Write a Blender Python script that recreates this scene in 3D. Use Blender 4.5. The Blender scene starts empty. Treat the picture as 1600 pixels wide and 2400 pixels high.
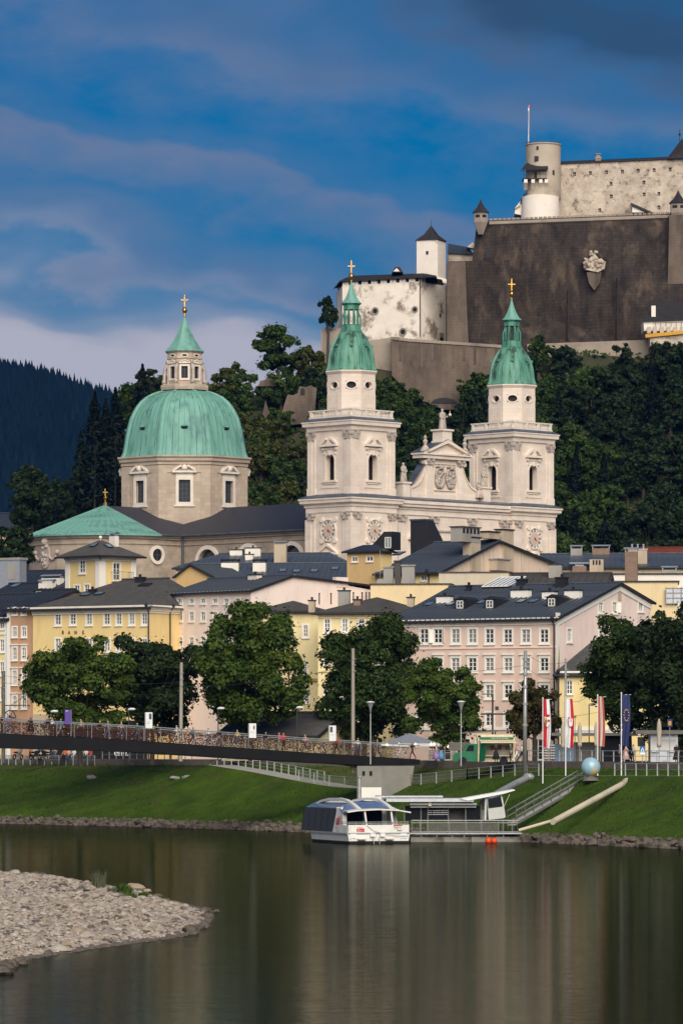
import bpy,math,random
import numpy as np
from mathutils import Vector,Matrix
R=math.radians
scene=bpy.context.scene
col=scene.collection
# ------------------------------------------------------------------ camera
F,CXP,HYP,CAMH=10000.0,800.0,1750.0,8.0
cam_d=bpy.data.cameras.new('camera')
cam_d.sensor_fit='HORIZONTAL';cam_d.sensor_width=24.0;cam_d.lens=150.0
cam_d.shift_y=550.0 / 1600.0
cam_d.clip_start=1.0;cam_d.clip_end=30000.0
cam=bpy.data.objects.new('camera',cam_d);col.objects.link(cam)
cam.location=(0,0,CAMH);cam.rotation_euler=(R(90),0,0)
scene.camera=cam
# ------------------------------------------------------------------ sky
SUN_EL,SUN_AZ=34.0,9.0
world=bpy.data.worlds.new('World');scene.world=world;world.use_nodes=True
wn=world.node_tree.nodes;wl=world.node_tree.links;wn.clear()
def W_(t,**k):
 n=wn.new(t)
 for a,b in k.items(): setattr(n,a,b)
 return n
def wmath(op,a,b=None,c=None):
 n=W_('ShaderNodeMath',operation=op)
 for i,x in enumerate((a,b,c)):
  if x is None: continue
  if isinstance(x,(int,float)): n.inputs[i].default_value=x
  else: wl.new(x,n.inputs[i])
 return n.outputs[0]
w_out=W_('ShaderNodeOutputWorld');w_bg=W_('ShaderNodeBackground')
w_sky=W_('ShaderNodeTexSky',sky_type='NISHITA',sun_disc=False)
w_sky.sun_elevation=R(SUN_EL);w_sky.sun_rotation=R(180 + SUN_AZ);w_sky.ozone_density=6.0;w_sky.air_density=1.2
w_tc=W_('ShaderNodeTexCoord');w_sep=W_('ShaderNodeSeparateXYZ');wl.new(w_tc.outputs['Generated'],w_sep.inputs[0])
def wnoise(scale,loc,nscale,detail,rough=0.55,dist=0.0):
 m=W_('ShaderNodeMapping');m.inputs['Scale'].default_value=scale;m.inputs['Location'].default_value=loc
 wl.new(w_tc.outputs['Generated'],m.inputs[0])
 n=W_('ShaderNodeTexNoise');n.inputs['Scale'].default_value=nscale;n.inputs['Detail'].default_value=detail
 n.inputs['Roughness'].default_value=rough;n.inputs['Distortion'].default_value=dist
 wl.new(m.outputs[0],n.inputs[0]);return n.outputs[0]
n_big=wnoise((1,1,2.2),(0.31,0,0.12),13.0,3.0)
n_fine=wnoise((1,1,2.0),(3.3,1.7,0.4),34.0,7.0,0.62)
# band height: elevation tilted a little across the sky and bent by noise
band=wmath('ADD',w_sep.outputs[2],wmath('MULTIPLY',w_sep.outputs[0],0.24))
band=wmath('ADD',band,wmath('MULTIPLY',wmath('SUBTRACT',n_big,0.5),0.055))
band=wmath('ADD',band,wmath('MULTIPLY',wmath('SUBTRACT',n_fine,0.5),0.014))
w_mr=W_('ShaderNodeMapRange');w_mr.inputs[1].default_value=0.08;w_mr.inputs[2].default_value=0.20
wl.new(band,w_mr.inputs[0])
w_ramp=W_('ShaderNodeValToRGB');wl.new(w_mr.outputs[0],w_ramp.inputs[0]);w_ramp.color_ramp.interpolation='EASE'
CLOUD_STOPS=[(0.0,0.97),(0.05,0.92),(0.09,0.45),(0.13,0.20),(0.165,0.62),(0.21,0.45),(0.26,0.14),(0.32,0.45),(0.385,0.68),
   (0.415,0.16),(0.48,0.0),(0.55,0.10),(0.64,0.52),(0.72,0.34),(0.78,0.62),(0.86,0.80),(0.93,0.75),(1.0,0.5)]
els=w_ramp.color_ramp.elements
for i,(p,c) in enumerate(CLOUD_STOPS):
 e=els[i] if i < 2 else els.new(p)
 e.position=p;e.color=(c,c,c,1)
# above the banded horizon the cloud cover goes on as an even broken layer
n_top=wnoise((1,1,1.6),(5,2,1),3.2,5.0)
w_hi=W_('ShaderNodeMapRange');w_hi.inputs[1].default_value=0.17;w_hi.inputs[2].default_value=0.30;wl.new(w_sep.outputs[2],w_hi.inputs[0])
w_mx=W_('ShaderNodeMix',data_type='FLOAT');wl.new(w_hi.outputs[0],w_mx.inputs[0]);wl.new(w_ramp.outputs[0],w_mx.inputs[2]);wl.new(n_top,w_mx.inputs[3])
cov=wmath('MAXIMUM',wmath('ADD',wmath('ADD',w_mx.outputs[0],0.10),wmath('MULTIPLY',wmath('SUBTRACT',n_fine,0.5),1.0)),0.0)
w_tint=W_('ShaderNodeMix',data_type='RGBA',blend_type='MULTIPLY');w_tint.inputs[0].default_value=1.0
wl.new(w_sky.outputs[0],w_tint.inputs[6]);w_tint.inputs[7].default_value=(0.008,0.36,0.64,1)
w_cl=W_('ShaderNodeMix',data_type='RGBA');wl.new(cov,w_cl.inputs[0])
w_lo=W_('ShaderNodeMapRange');w_lo.inputs[1].default_value=0.083;w_lo.inputs[2].default_value=0.105;wl.new(band,w_lo.inputs[0])
w_cc=W_('ShaderNodeMix',data_type='RGBA');wl.new(w_lo.outputs[0],w_cc.inputs[0]);w_cc.inputs[6].default_value=(5.4,5.5,6.5,1);w_cc.inputs[7].default_value=(1.75,2.5,4.2,1)
w_up=W_('ShaderNodeMapRange');w_up.inputs[1].default_value=0.155;w_up.inputs[2].default_value=0.182;wl.new(band,w_up.inputs[0])
w_c2=W_('ShaderNodeMix',data_type='RGBA');wl.new(w_up.outputs[0],w_c2.inputs[0]);wl.new(w_cc.outputs[2],w_c2.inputs[6]);w_c2.inputs[7].default_value=(0.40,1.0,2.05,1)
wl.new(w_tint.outputs[2],w_cl.inputs[6]);wl.new(w_c2.outputs[2],w_cl.inputs[7])
wl.new(w_cl.outputs[2],w_bg.inputs[0]);w_bg.inputs[1].default_value=0.062
wl.new(w_bg.outputs[0],w_out.inputs[0])
# ------------------------------------------------------------------ sun and exposure
sun_d=bpy.data.lights.new('sun','SUN');sun_d.energy=3.7;sun_d.angle=R(55);sun_d.color=(1.0,0.92,0.80)
sun=bpy.data.objects.new('sun',sun_d);col.objects.link(sun);sun.location=(-60,-120,160)
sun.rotation_euler=(R(90 - SUN_EL),0,R(SUN_AZ))
vs=scene.view_settings
vs.view_transform='Standard';vs.look='None';vs.exposure=0.38;vs.gamma=1.0;vs.use_curve_mapping=False
scene.cycles.use_denoising=True;scene.cycles.max_bounces=6;scene.cycles.transparent_max_bounces=12
scene.cycles.volume_bounces=0;scene.cycles.caustics_reflective=False;scene.cycles.caustics_refractive=False
# ------------------------------------------------------------------ helpers
def P(px,py,Y): return Vector(((px - CXP) / F * Y,Y,CAMH + (HYP - py) / F * Y))
def X(px,Y): return (px - CXP) / F * Y
def Z(py,Y): return CAMH + (HYP - py) / F * Y
WL={}
def setp(o,label=None,cat=None,group=None,kind=None):
 if label: o['label']=label
 if cat: o['category']=cat
 if group: o['group']=group
 if kind: o['kind']=kind
 return o
def thing(name,label,cat,loc,group=None):
 o=bpy.data.objects.new(name,None);col.objects.link(o)
 o.empty_display_size=0.5;o.location=loc;WL[o.name]=Vector(loc)
 return setp(o,label,cat,group)
def place(name,mesh,mats,parent,wloc,rz=0.0,scale=None,rot=None):
 """link one mesh object; wloc is the world place of its origin, parents above it are never turned"""
 o=bpy.data.objects.new(name,mesh);col.objects.link(o)
 wloc=Vector(wloc);WL[o.name]=wloc
 if parent is not None:
  o.parent=parent;o.location=wloc - WL[parent.name]
 else: o.location=wloc
 o.rotation_euler=rot if rot else (0,0,rz)
 if scale: o.scale=scale
 if mats is not None:
  mats=mats if isinstance(mats,(list,tuple)) else [mats]
  if len(mesh.materials) ==0:
   for m in mats: mesh.materials.append(m)
  elif [m for m in mesh.materials] !=list(mats):
   for i,m in enumerate(mats):
    o.material_slots[i].link='OBJECT';o.material_slots[i].material=m
 return o
def child(name,mesh,mats,parent):
 """a sub-part lying in the same local frame as a turned part"""
 o=bpy.data.objects.new(name,mesh);col.objects.link(o);o.parent=parent;WL[o.name]=WL[parent.name]
 mats=mats if isinstance(mats,(list,tuple)) else [mats]
 if len(mesh.materials) ==0:
  for m in mats: mesh.materials.append(m)
 elif [m for m in mesh.materials] !=list(mats):
  for i,m in enumerate(mats):
   o.material_slots[i].link='OBJECT';o.material_slots[i].material=m
 return o
def copy_tree(o,parent=None,wloc=None,rz=None,scale=None):
 c=o.copy();col.objects.link(c);c.parent=parent
 if wloc is not None:
  WL[c.name]=Vector(wloc);c.location=Vector(wloc) - (WL[parent.name] if parent is not None else Vector((0,0,0)))
  if rz is not None: c.rotation_euler=(0,0,rz)
  if scale is not None: c.scale=(scale,) * 3 if isinstance(scale,(int,float)) else scale
 for ch in o.children: copy_tree(ch,c)
 return c
GID=[0]
def tick(it):
 """walk a loop so that what each turn adds can be split off as a piece of its own"""
 for x in it: GID[0] +=1;yield x
class MB:
 """collects faces; build() links them as ONE mesh object with metre-scaled UVs"""
 def __init__(s,M=None): s.v=[];s.f=[];s.m=[];s.M=M;s.sm=[];s.mi=0;s.smooth=False;s.gl=[]
 def add(s,vs_,fs):
  b=len(s.v)
  if s.M is not None: vs_=[s.M @ Vector(p) for p in vs_]
  s.v.extend([tuple(p) for p in vs_])
  for f in fs: s.f.append(tuple(b + i for i in f));s.m.append(s.mi);s.sm.append(s.smooth);s.gl.append(GID[0])
  return s
 def poly(s,pts): return s.add(pts,[tuple(range(len(pts)))])
 def box(s,x0,x1,y0,y1,z0,z1):
  return s.add([(x0,y0,z0),(x1,y0,z0),(x1,y1,z0),(x0,y1,z0),(x0,y0,z1),(x1,y0,z1),(x1,y1,z1),(x0,y1,z1)],
     [(0,3,2,1),(4,5,6,7),(0,1,5,4),(1,2,6,5),(2,3,7,6),(3,0,4,7)])
 def prism(s,pts,ext):
  """closed polygon (3-D points) pushed along vector ext"""
  n=len(pts);e=Vector(ext);q=[Vector(p) + e for p in pts]
  a=Vector((0,0,0))
  for i in range(n): a +=Vector(pts[i]).cross(Vector(pts[(i + 1) % n]))
  fl=a.dot(e) > 0
  fs=[tuple(range(n)) if not fl else tuple(reversed(range(n))),tuple(range(n,2 * n)) if fl else tuple(reversed(range(n,2 * n)))]
  for i in range(n):
   j=(i + 1) % n
   fs.append((i,j,n + j,n + i) if fl else (j,i,n + i,n + j))
  return s.add([Vector(p) for p in pts] + q,fs)
 def lathe(s,prof,n=24,c=(0,0,0),ph=0.0,a0=0.0,a1=None,cap=True,rf=None):
  full=a1 is None
  ang=[a0 + ph + (2 * math.pi * i / n if full else (a1 - a0) * i / n) for i in range(n if full else n + 1)]
  k=len(ang);vs_=[]
  for r,z in prof:
   for a in ang:
    rr=r * (rf(a) if rf else 1.0)
    vs_.append((c[0] + rr * math.cos(a),c[1] + rr * math.sin(a),c[2] + z))
  fs=[]
  for j in range(len(prof) - 1):
   for i in range(k if full else k - 1):
    i2=(i + 1) % k
    fs.append((j * k + i,j * k + i2,(j + 1) * k + i2,(j + 1) * k + i))
  if cap and full:
   fs.append(tuple(reversed(range(k))));fs.append(tuple((len(prof) - 1) * k + i for i in range(k)))
  return s.add(vs_,fs)
 def sq(s,prof,c=(0,0,0),cap=True):
  """mitred square ring: profile of (half side, z)"""
  return s.lathe([(h * math.sqrt(2),z) for h,z in prof],4,c,math.pi / 4,cap=cap)
 def tube(s,pts,r,n=6,r1=None,cap=True):
  pts=[Vector(p) for p in pts];k=len(pts);vs_=[]
  for i,p in enumerate(pts):
   d=(pts[min(i + 1,k - 1)] - pts[max(i - 1,0)])
   if d.length < 1e-9: d=Vector((0,0,1))
   d.normalize()
   ref=Vector((0,0,1)) if abs(d.z) < 0.9 else Vector((1,0,0))
   a=d.cross(ref).normalized();b=d.cross(a)
   rr=r if r1 is None else r + (r1 - r) * i / (k - 1)
   for j in range(n):
    t=2 * math.pi * j / n + math.pi / n
    vs_.append(p + a * (rr * math.cos(t)) + b * (rr * math.sin(t)))
  fs=[]
  for i in range(k - 1):
   for j in range(n):
    j2=(j + 1) % n
    fs.append((i * n + j,(i + 1) * n + j,(i + 1) * n + j2,i * n + j2))
  if cap: fs.append(tuple(range(n)));fs.append(tuple(reversed(range((k - 1) * n,k * n))))
  return s.add(vs_,fs)
 def ball(s,c,r,n=10,m=6,sc=(1,1,1)):
  vs_=[(c[0],c[1],c[2] - r * sc[2])]
  for i in range(1,m):
   t=-math.pi / 2 + math.pi * i / m
   for j in range(n):
    a=2 * math.pi * j / n
    vs_.append((c[0] + r * sc[0] * math.cos(t) * math.cos(a),c[1] + r * sc[1] * math.cos(t) * math.sin(a),c[2] + r * sc[2] * math.sin(t)))
  vs_.append((c[0],c[1],c[2] + r * sc[2]));fs=[]
  for j in range(n):
   j2=(j + 1) % n
   fs.append((0,1 + j2,1 + j));fs.append((len(vs_) - 1,1 + (m - 2) * n + j,1 + (m - 2) * n + j2))
   for i in range(m - 2): fs.append((1 + i * n + j,1 + i * n + j2,1 + (i + 1) * n + j2,1 + (i + 1) * n + j))
  return s.add(vs_,fs)
 def mesh(s,name,origin=None,uv=True):
  o=Vector(origin) if origin is not None else Vector((0,0,0))
  me=bpy.data.meshes.new(name)
  me.from_pydata([(p[0] - o.x,p[1] - o.y,p[2] - o.z) for p in s.v],[],s.f)
  me.polygons.foreach_set('material_index',s.m)
  me.polygons.foreach_set('use_smooth',s.sm)
  if uv and len(s.f) < 30000:
   ul=me.uv_layers.new(name='UVMap');dat=np.zeros(len(me.loops) * 2)
   for p in me.polygons:
    n=p.normal
    if abs(n.z) > 0.97: t=Vector((1,0,0));b=Vector((0,1,0))
    else:
     t=Vector((-n.y,n.x,0)).normalized();b=n.cross(t)
    for li in p.loop_indices:
     q=s.v[me.loops[li].vertex_index]
     dat[2 * li]=q[0] * t.x + q[1] * t.y + q[2] * t.z;dat[2 * li + 1]=q[0] * b.x + q[1] * b.y + q[2] * b.z
   ul.data.foreach_set('uv',dat)
  me.update();return me
 def bounds(s):
  a=np.array(s.v);return a.min(0),a.max(0)
 def pieces(s):
  out=[]
  for g in sorted(set(s.gl)):
   b=MB();mp={}
   for f,m,sm,gg in zip(s.f,s.m,s.sm,s.gl):
    if gg !=g: continue
    for i in f:
     if i not in mp: mp[i]=len(b.v);b.v.append(s.v[i])
    b.f.append(tuple(mp[i] for i in f));b.m.append(m);b.sm.append(sm);b.gl.append(g)
   out.append(b)
  return out
 def each(s,name,mats,parent): return [b.build(name,mats,parent) for b in s.pieces()]
 def build(s,name,mats,parent=None,kind=None,uv=True):
  lo,hi=s.bounds()
  o=Vector(((lo[0] + hi[0]) / 2,(lo[1] + hi[1]) / 2,lo[2]))
  ob=place(name,s.mesh(name,o,uv),mats,parent,o)
  if kind: ob['kind']=kind
  return ob
def np_mesh(name,verts,faces,mi=None,smooth=False):
 """fast mesh from arrays; faces is (n,k)"""
 verts=np.asarray(verts,np.float32);faces=np.asarray(faces,np.int32);n,k=faces.shape
 me=bpy.data.meshes.new(name)
 me.vertices.add(len(verts));me.vertices.foreach_set('co',verts.ravel())
 me.loops.add(n * k);me.loops.foreach_set('vertex_index',faces.ravel())
 me.polygons.add(n);me.polygons.foreach_set('loop_start',np.arange(0,n * k,k,dtype=np.int32))
 me.polygons.foreach_set('loop_total',np.full(n,k,np.int32))
 if mi is not None: me.polygons.foreach_set('material_index',np.asarray(mi,np.int32))
 if smooth: me.polygons.foreach_set('use_smooth',np.ones(n,bool))
 me.update(calc_edges=True);return me
def text_mesh(body,size,depth=0.02,align='CENTER',bold=0.0):
 cu=bpy.data.curves.new('txt','FONT');cu.body=body;cu.size=size;cu.extrude=depth;cu.align_x=align;cu.align_y='CENTER';cu.offset=bold
 o=bpy.data.objects.new('txt',cu);col.objects.link(o)
 me=bpy.data.meshes.new_from_object(o.evaluated_get(bpy.context.evaluated_depsgraph_get()))
 bpy.data.objects.remove(o);bpy.data.curves.remove(cu);return me
# ------------------------------------------------------------------ materials
MT={}
def pm(name,c1,c2=None,scale=1.0,rough=0.8,bump=0.0,bscale=8.0,metal=0.0,c3=None,scale3=0.15,t3=(0.5,0.65),spec=0.3,
 stretch=(1,1,1),brick=None,detail=5.0,coord='Object',trans=0.0,alpha=None,emis=None):
 """procedural principled material: two noise-mixed tones, optional stain tone c3, optional ashlar, optional bump"""
 m=bpy.data.materials.new(name);m.use_nodes=True;nt=m.node_tree;N=nt.nodes;L=nt.links
 b=N['Principled BSDF'];b.inputs['Roughness'].default_value=rough;b.inputs['Metallic'].default_value=metal
 b.inputs['Specular IOR Level'].default_value=spec
 tc=N.new('ShaderNodeTexCoord');mp=N.new('ShaderNodeMapping');mp.inputs['Scale'].default_value=stretch
 L.new(tc.outputs[coord],mp.inputs[0])
 c2=c2 or tuple(x * 0.82 for x in c1)
 n=N.new('ShaderNodeTexNoise');n.inputs['Scale'].default_value=scale;n.inputs['Detail'].default_value=detail;n.inputs['Roughness'].default_value=0.6
 L.new(mp.outputs[0],n.inputs[0])
 rp=N.new('ShaderNodeMapRange');rp.inputs[1].default_value=0.32;rp.inputs[2].default_value=0.68;L.new(n.outputs[0],rp.inputs[0])
 mx=N.new('ShaderNodeMix');mx.data_type='RGBA';L.new(rp.outputs[0],mx.inputs[0])
 mx.inputs[6].default_value=(*c1,1);mx.inputs[7].default_value=(*c2,1);out=mx.outputs[2];hgt=None
 if brick:
  bt=N.new('ShaderNodeTexBrick');bt.inputs['Scale'].default_value=1.0
  bt.inputs['Brick Width'].default_value=brick[0];bt.inputs['Row Height'].default_value=brick[1];bt.inputs['Mortar Size'].default_value=brick[2]
  bt.inputs['Color1'].default_value=(brick[3],) * 3 + (1,);bt.inputs['Color2'].default_value=(1,1,1,1);bt.inputs['Mortar'].default_value=(brick[4],) * 3 + (1,)
  L.new(tc.outputs['UV'],bt.inputs[0])
  m2=N.new('ShaderNodeMix');m2.data_type='RGBA';m2.blend_type='MULTIPLY';m2.inputs[0].default_value=1.0
  L.new(out,m2.inputs[6]);L.new(bt.outputs[0],m2.inputs[7]);out=m2.outputs[2]
 if c3:
  n3=N.new('ShaderNodeTexNoise');n3.inputs['Scale'].default_value=scale3;n3.inputs['Detail'].default_value=7;n3.inputs['Roughness'].default_value=0.68
  L.new(mp.outputs[0],n3.inputs[0])
  r3=N.new('ShaderNodeMapRange');r3.inputs[1].default_value=t3[0];r3.inputs[2].default_value=t3[1];L.new(n3.outputs[0],r3.inputs[0])
  m3=N.new('ShaderNodeMix');m3.data_type='RGBA';L.new(r3.outputs[0],m3.inputs[0]);L.new(out,m3.inputs[6]);m3.inputs[7].default_value=(*c3,1);out=m3.outputs[2]
 L.new(out,b.inputs['Base Color'])
 if bump:
  nb=N.new('ShaderNodeTexNoise');nb.inputs['Scale'].default_value=bscale;nb.inputs['Detail'].default_value=6;L.new(mp.outputs[0],nb.inputs[0])
  bp=N.new('ShaderNodeBump');bp.inputs['Strength'].default_value=0.7;bp.inputs['Distance'].default_value=bump
  L.new(nb.outputs[0],bp.inputs['Height']);L.new(bp.outputs[0],b.inputs['Normal'])
 if trans:
  tr=N.new('ShaderNodeBsdfTranslucent');L.new(out,tr.inputs[0]);ms=N.new('ShaderNodeMixShader');ms.inputs[0].default_value=trans
  L.new(b.outputs[0],ms.inputs[1]);L.new(tr.outputs[0],ms.inputs[2]);L.new(ms.outputs[0],N['Material Output'].inputs[0])
 if alpha is not None: b.inputs['Alpha'].default_value=alpha
 if emis: b.inputs['Emission Color'].default_value=(*emis[0],1);b.inputs['Emission Strength'].default_value=emis[1]
 MT[name]=m;return m
pm('marble',(0.78,0.665,0.565),(0.66,0.545,0.45),0.35,0.75,0.012,3.0,c3=(0.56,0.46,0.385),scale3=0.16,t3=(0.56,0.74),brick=(1.5,0.62,0.012,0.93,0.80))
pm('marble_plain',(0.78,0.67,0.57),(0.66,0.555,0.46),0.6,0.75,0.01,4.0)
pm('marble_worn',(0.50,0.42,0.36),(0.34,0.29,0.25),0.9,0.8,0.03,4.0,c3=(0.16,0.14,0.125),scale3=0.5,t3=(0.55,0.75))
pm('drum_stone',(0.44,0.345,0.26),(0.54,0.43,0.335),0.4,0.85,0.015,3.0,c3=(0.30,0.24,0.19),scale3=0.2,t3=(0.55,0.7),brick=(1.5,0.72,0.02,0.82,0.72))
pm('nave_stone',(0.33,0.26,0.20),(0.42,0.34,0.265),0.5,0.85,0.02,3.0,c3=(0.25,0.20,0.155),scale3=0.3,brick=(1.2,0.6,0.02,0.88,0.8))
pm('trim_pale',(0.74,0.66,0.57),(0.64,0.56,0.48),0.8,0.7,0.01,4)
pm('copper',(0.135,0.315,0.255),(0.185,0.375,0.31),0.5,0.6,0.01,2.0,c3=(0.060,0.150,0.140),scale3=0.55,t3=(0.47,0.70),stretch=(1,1,0.22))
pm('copper_dark',(0.070,0.225,0.155),(0.15,0.33,0.245),0.7,0.6,0.01,2.0,c3=(0.028,0.065,0.05),scale3=0.8,t3=(0.49,0.62),stretch=(1,1,0.16))
pm('copper_lantern',(0.05,0.19,0.135),(0.10,0.28,0.20),1.2,0.6,0.01,3.0,c3=(0.025,0.07,0.055),scale3=0.9,t3=(0.5,0.68),stretch=(1,1,0.3))
pm('gold',(0.66,0.36,0.08),(0.52,0.27,0.06),2,0.3,metal=1.0)
pm('slate',(0.030,0.031,0.042),(0.040,0.041,0.055),1.5,0.55,0.01,8,brick=(0.45,0.3,0.02,0.85,0.6))
pm('lead',(0.085,0.10,0.135),(0.045,0.052,0.07),0.8,0.5,0.01,4)
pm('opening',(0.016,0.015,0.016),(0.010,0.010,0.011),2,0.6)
pm('glass',(0.022,0.024,0.027),(0.05,0.05,0.05),0.7,0.12,spec=0.5)
pm('glass_curtain',(0.30,0.30,0.27),(0.12,0.125,0.12),2.2,0.2,spec=0.5,stretch=(3,3,0.2))
pm('sash',(0.78,0.76,0.71),(0.70,0.68,0.63),3,0.5)
# ================================================================== geometry helpers for buildings
def clip2(poly,hp):
 """polygon [(s,z)] against half planes a*s+b*z<=c"""
 for a,b,c in hp:
  out=[]
  for i in range(len(poly)):
   p,q=poly[i],poly[(i + 1) % len(poly)]
   dp=a * p[0] + b * p[1] - c;dq=a * q[0] + b * q[1] - c
   if dp <=1e-9: out.append(p)
   if (dp < -1e-9 and dq > 1e-9) or (dp > 1e-9 and dq < -1e-9):
    t=dp / (dp - dq);out.append((p[0] + (q[0] - p[0]) * t,p[1] + (q[1] - p[1]) * t))
  poly=out
  if len(poly) < 3: return []
 return poly
def wall_grid(mb,pt,s0,s1,z0,z1,holes=(),depth=0.22,clip=()):
 """wall sheet on pt(s,z,out) with rectangular openings (a,b,c,d) and their reveals"""
 hs=[(max(a,s0),min(b,s1),max(c,z0),min(d,z1)) for a,b,c,d in holes]
 hs=[h for h in hs if h[1] - h[0] > 0.02 and h[3] - h[2] > 0.02]
 ss=sorted({round(x,4) for x in [s0,s1] + [h[0] for h in hs] + [h[1] for h in hs]})
 zz=sorted({round(x,4) for x in [z0,z1] + [h[2] for h in hs] + [h[3] for h in hs]})
 for i in range(len(ss) - 1):
  j=0
  while j < len(zz) - 1:
   def inh(jj):
    cs,cz=(ss[i] + ss[i + 1]) / 2,(zz[jj] + zz[jj + 1]) / 2
    return any(h[0] < cs < h[1] and h[2] < cz < h[3] for h in hs)
   if inh(j): j +=1;continue
   k=j
   while k + 1 < len(zz) - 1 and not inh(k + 1): k +=1
   pl=clip2([(ss[i],zz[j]),(ss[i + 1],zz[j]),(ss[i + 1],zz[k + 1]),(ss[i],zz[k + 1])],clip)
   if pl: mb.poly([pt(a,b,0) for a,b in pl])
   j=k + 1
 for a,b,c,d in hs:
  for (p,q) in (((a,c),(b,c)),((b,c),(b,d)),((b,d),(a,d)),((a,d),(a,c))):
   mb.poly([pt(p[0],p[1],0),pt(q[0],q[1],0),pt(q[0],q[1],-depth),pt(p[0],p[1],-depth)])
def arch_pts(w,h,n=8):
 """outline of an arched opening of width w, total height h, foot at (0,0)"""
 r=w / 2;out=[(-r,0),(r,0)]
 for i in range(n + 1): t=math.pi * i / n;out.append((r * math.cos(t),h - r + r * math.sin(t)))
 return out
def arch_fill(mb,pt,s0,s1,z1,n=8,depth=0.5):
 """spandrels that turn the top of a rectangular opening into a round arch, with its soffit"""
 r=(s1 - s0) / 2;c=(s0 + s1) / 2;zc=z1 - r
 for i in range(n):
  t0,t1=math.pi * i / n,math.pi * (i + 1) / n
  p0=(c + r * math.cos(t0),zc + r * math.sin(t0));p1=(c + r * math.cos(t1),zc + r * math.sin(t1))
  mb.poly([pt(p0[0],p0[1],0),pt(p0[0],z1,0),pt(p1[0],z1,0),pt(p1[0],p1[1],0)])
  mb.poly([pt(p0[0],p0[1],0),pt(p1[0],p1[1],0),pt(p1[0],p1[1],-depth),pt(p0[0],p0[1],-depth)])
def ring(mb,pt,pts_out,pts_in,o0,o1):
 """flat ring between two closed outlines of equal length, from depth o0 out to o1"""
 n=len(pts_out)
 for i in range(n):
  j=(i + 1) % n
  A,B,C,D=pts_out[i],pts_out[j],pts_in[j],pts_in[i]
  mb.poly([pt(*A,o1),pt(*B,o1),pt(*C,o1),pt(*D,o1)])
  mb.poly([pt(*A,o0),pt(*B,o0),pt(*B,o1),pt(*A,o1)])
  mb.poly([pt(*D,o1),pt(*C,o1),pt(*C,o0),pt(*D,o0)])
def sbox(mb,pt,s0,s1,z0,z1,o0,o1):
 """box on a wall frame"""
 c=[pt(s,z,o) for o in (o0,o1) for (s,z) in ((s0,z0),(s1,z0),(s1,z1),(s0,z1))]
 mb.add(c,[(0,3,2,1),(4,5,6,7),(0,1,5,4),(1,2,6,5),(2,3,7,6),(3,0,4,7)])
def sprism(mb,pt,poly,o0,o1):
 n=len(poly);c=[pt(s,z,o0) for s,z in poly] + [pt(s,z,o1) for s,z in poly]
 mb.add(c,[tuple(reversed(range(n))),tuple(range(n,2 * n))] + [(i,(i + 1) % n,n + (i + 1) % n,n + i) for i in range(n)])
def capital(mb,pt,s0,s1,z0,z1,out,seed=0):
 """carved pilaster capital: bell, two scrolls, leaves and a slab"""
 w=s1 - s0;h=z1 - z0;rnd=random.Random(seed)
 sbox(mb,pt,s0,s1,z0,z1,0,out)
 sbox(mb,pt,s0 - 0.12 * w,s1 + 0.12 * w,z1 - 0.16 * h,z1,0,out * 1.7)
 for sx in (s0 + 0.08 * w,s1 - 0.08 * w):
  for r,o in ((0.27 * h,out * 1.9),(0.12 * h,out * 2.3)):
   sprism(mb,pt,[(sx + r * math.cos(2 * math.pi * k / 8),z1 - 0.38 * h + r * math.sin(2 * math.pi * k / 8)) for k in range(8)],0,o)
 for k in range(4):
  c=s0 + w * (k + 0.5) / 4;hh=h * (0.42 + 0.1 * rnd.random())
  sprism(mb,pt,[(c - w * 0.1,z0),(c + w * 0.1,z0),(c + w * 0.12,z0 + hh * 0.7),(c,z0 + hh),(c - w * 0.12,z0 + hh * 0.7)],0,out * (1.4 + 0.3 * (k % 2)))
def pediment(mb,pt,c,w,z0,h,out,curved=False,broken=False):
 """window pediment: sill moulding and two raking (or curved) mouldings"""
 t=h * 0.24
 sbox(mb,pt,c - w / 2,c + w / 2,z0,z0 + t,0,out)
 if curved:
  n=8;pin=[];pout=[]
  for i in range(n + 1):
   x=-1 + 2 * i / n;y=(1 - x * x)
   pout.append((c + x * w / 2,z0 + t + y * (h - t) + 0.001));pin.append((c + x * w / 2 * 0.86,z0 + t + max(0.0,y * (h - t) - t * 0.9)))
  for i in range(n):
   if broken and i in (3,4): continue
   sprism(mb,pt,[pin[i],pin[i + 1],pout[i + 1],pout[i]],0,out)
 else:
  for sgn in (-1,1):
   top=0.22 if broken else 0.0
   sprism(mb,pt,[(c + sgn * w / 2,z0 + t),(c + sgn * w / 2 * (1 - 0.16),z0 + t),(c + sgn * w / 2 * top,z0 + h - t - (h - 2 * t) * top),(c + sgn * w / 2 * top,z0 + h - (h - t) * top)][::sgn],0,out)
  if not broken: sprism(mb,pt,[(c - w * 0.42,z0 + t),(c + w * 0.42,z0 + t),(c,z0 + h - t * 0.6)],0,out * 0.35)
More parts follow.
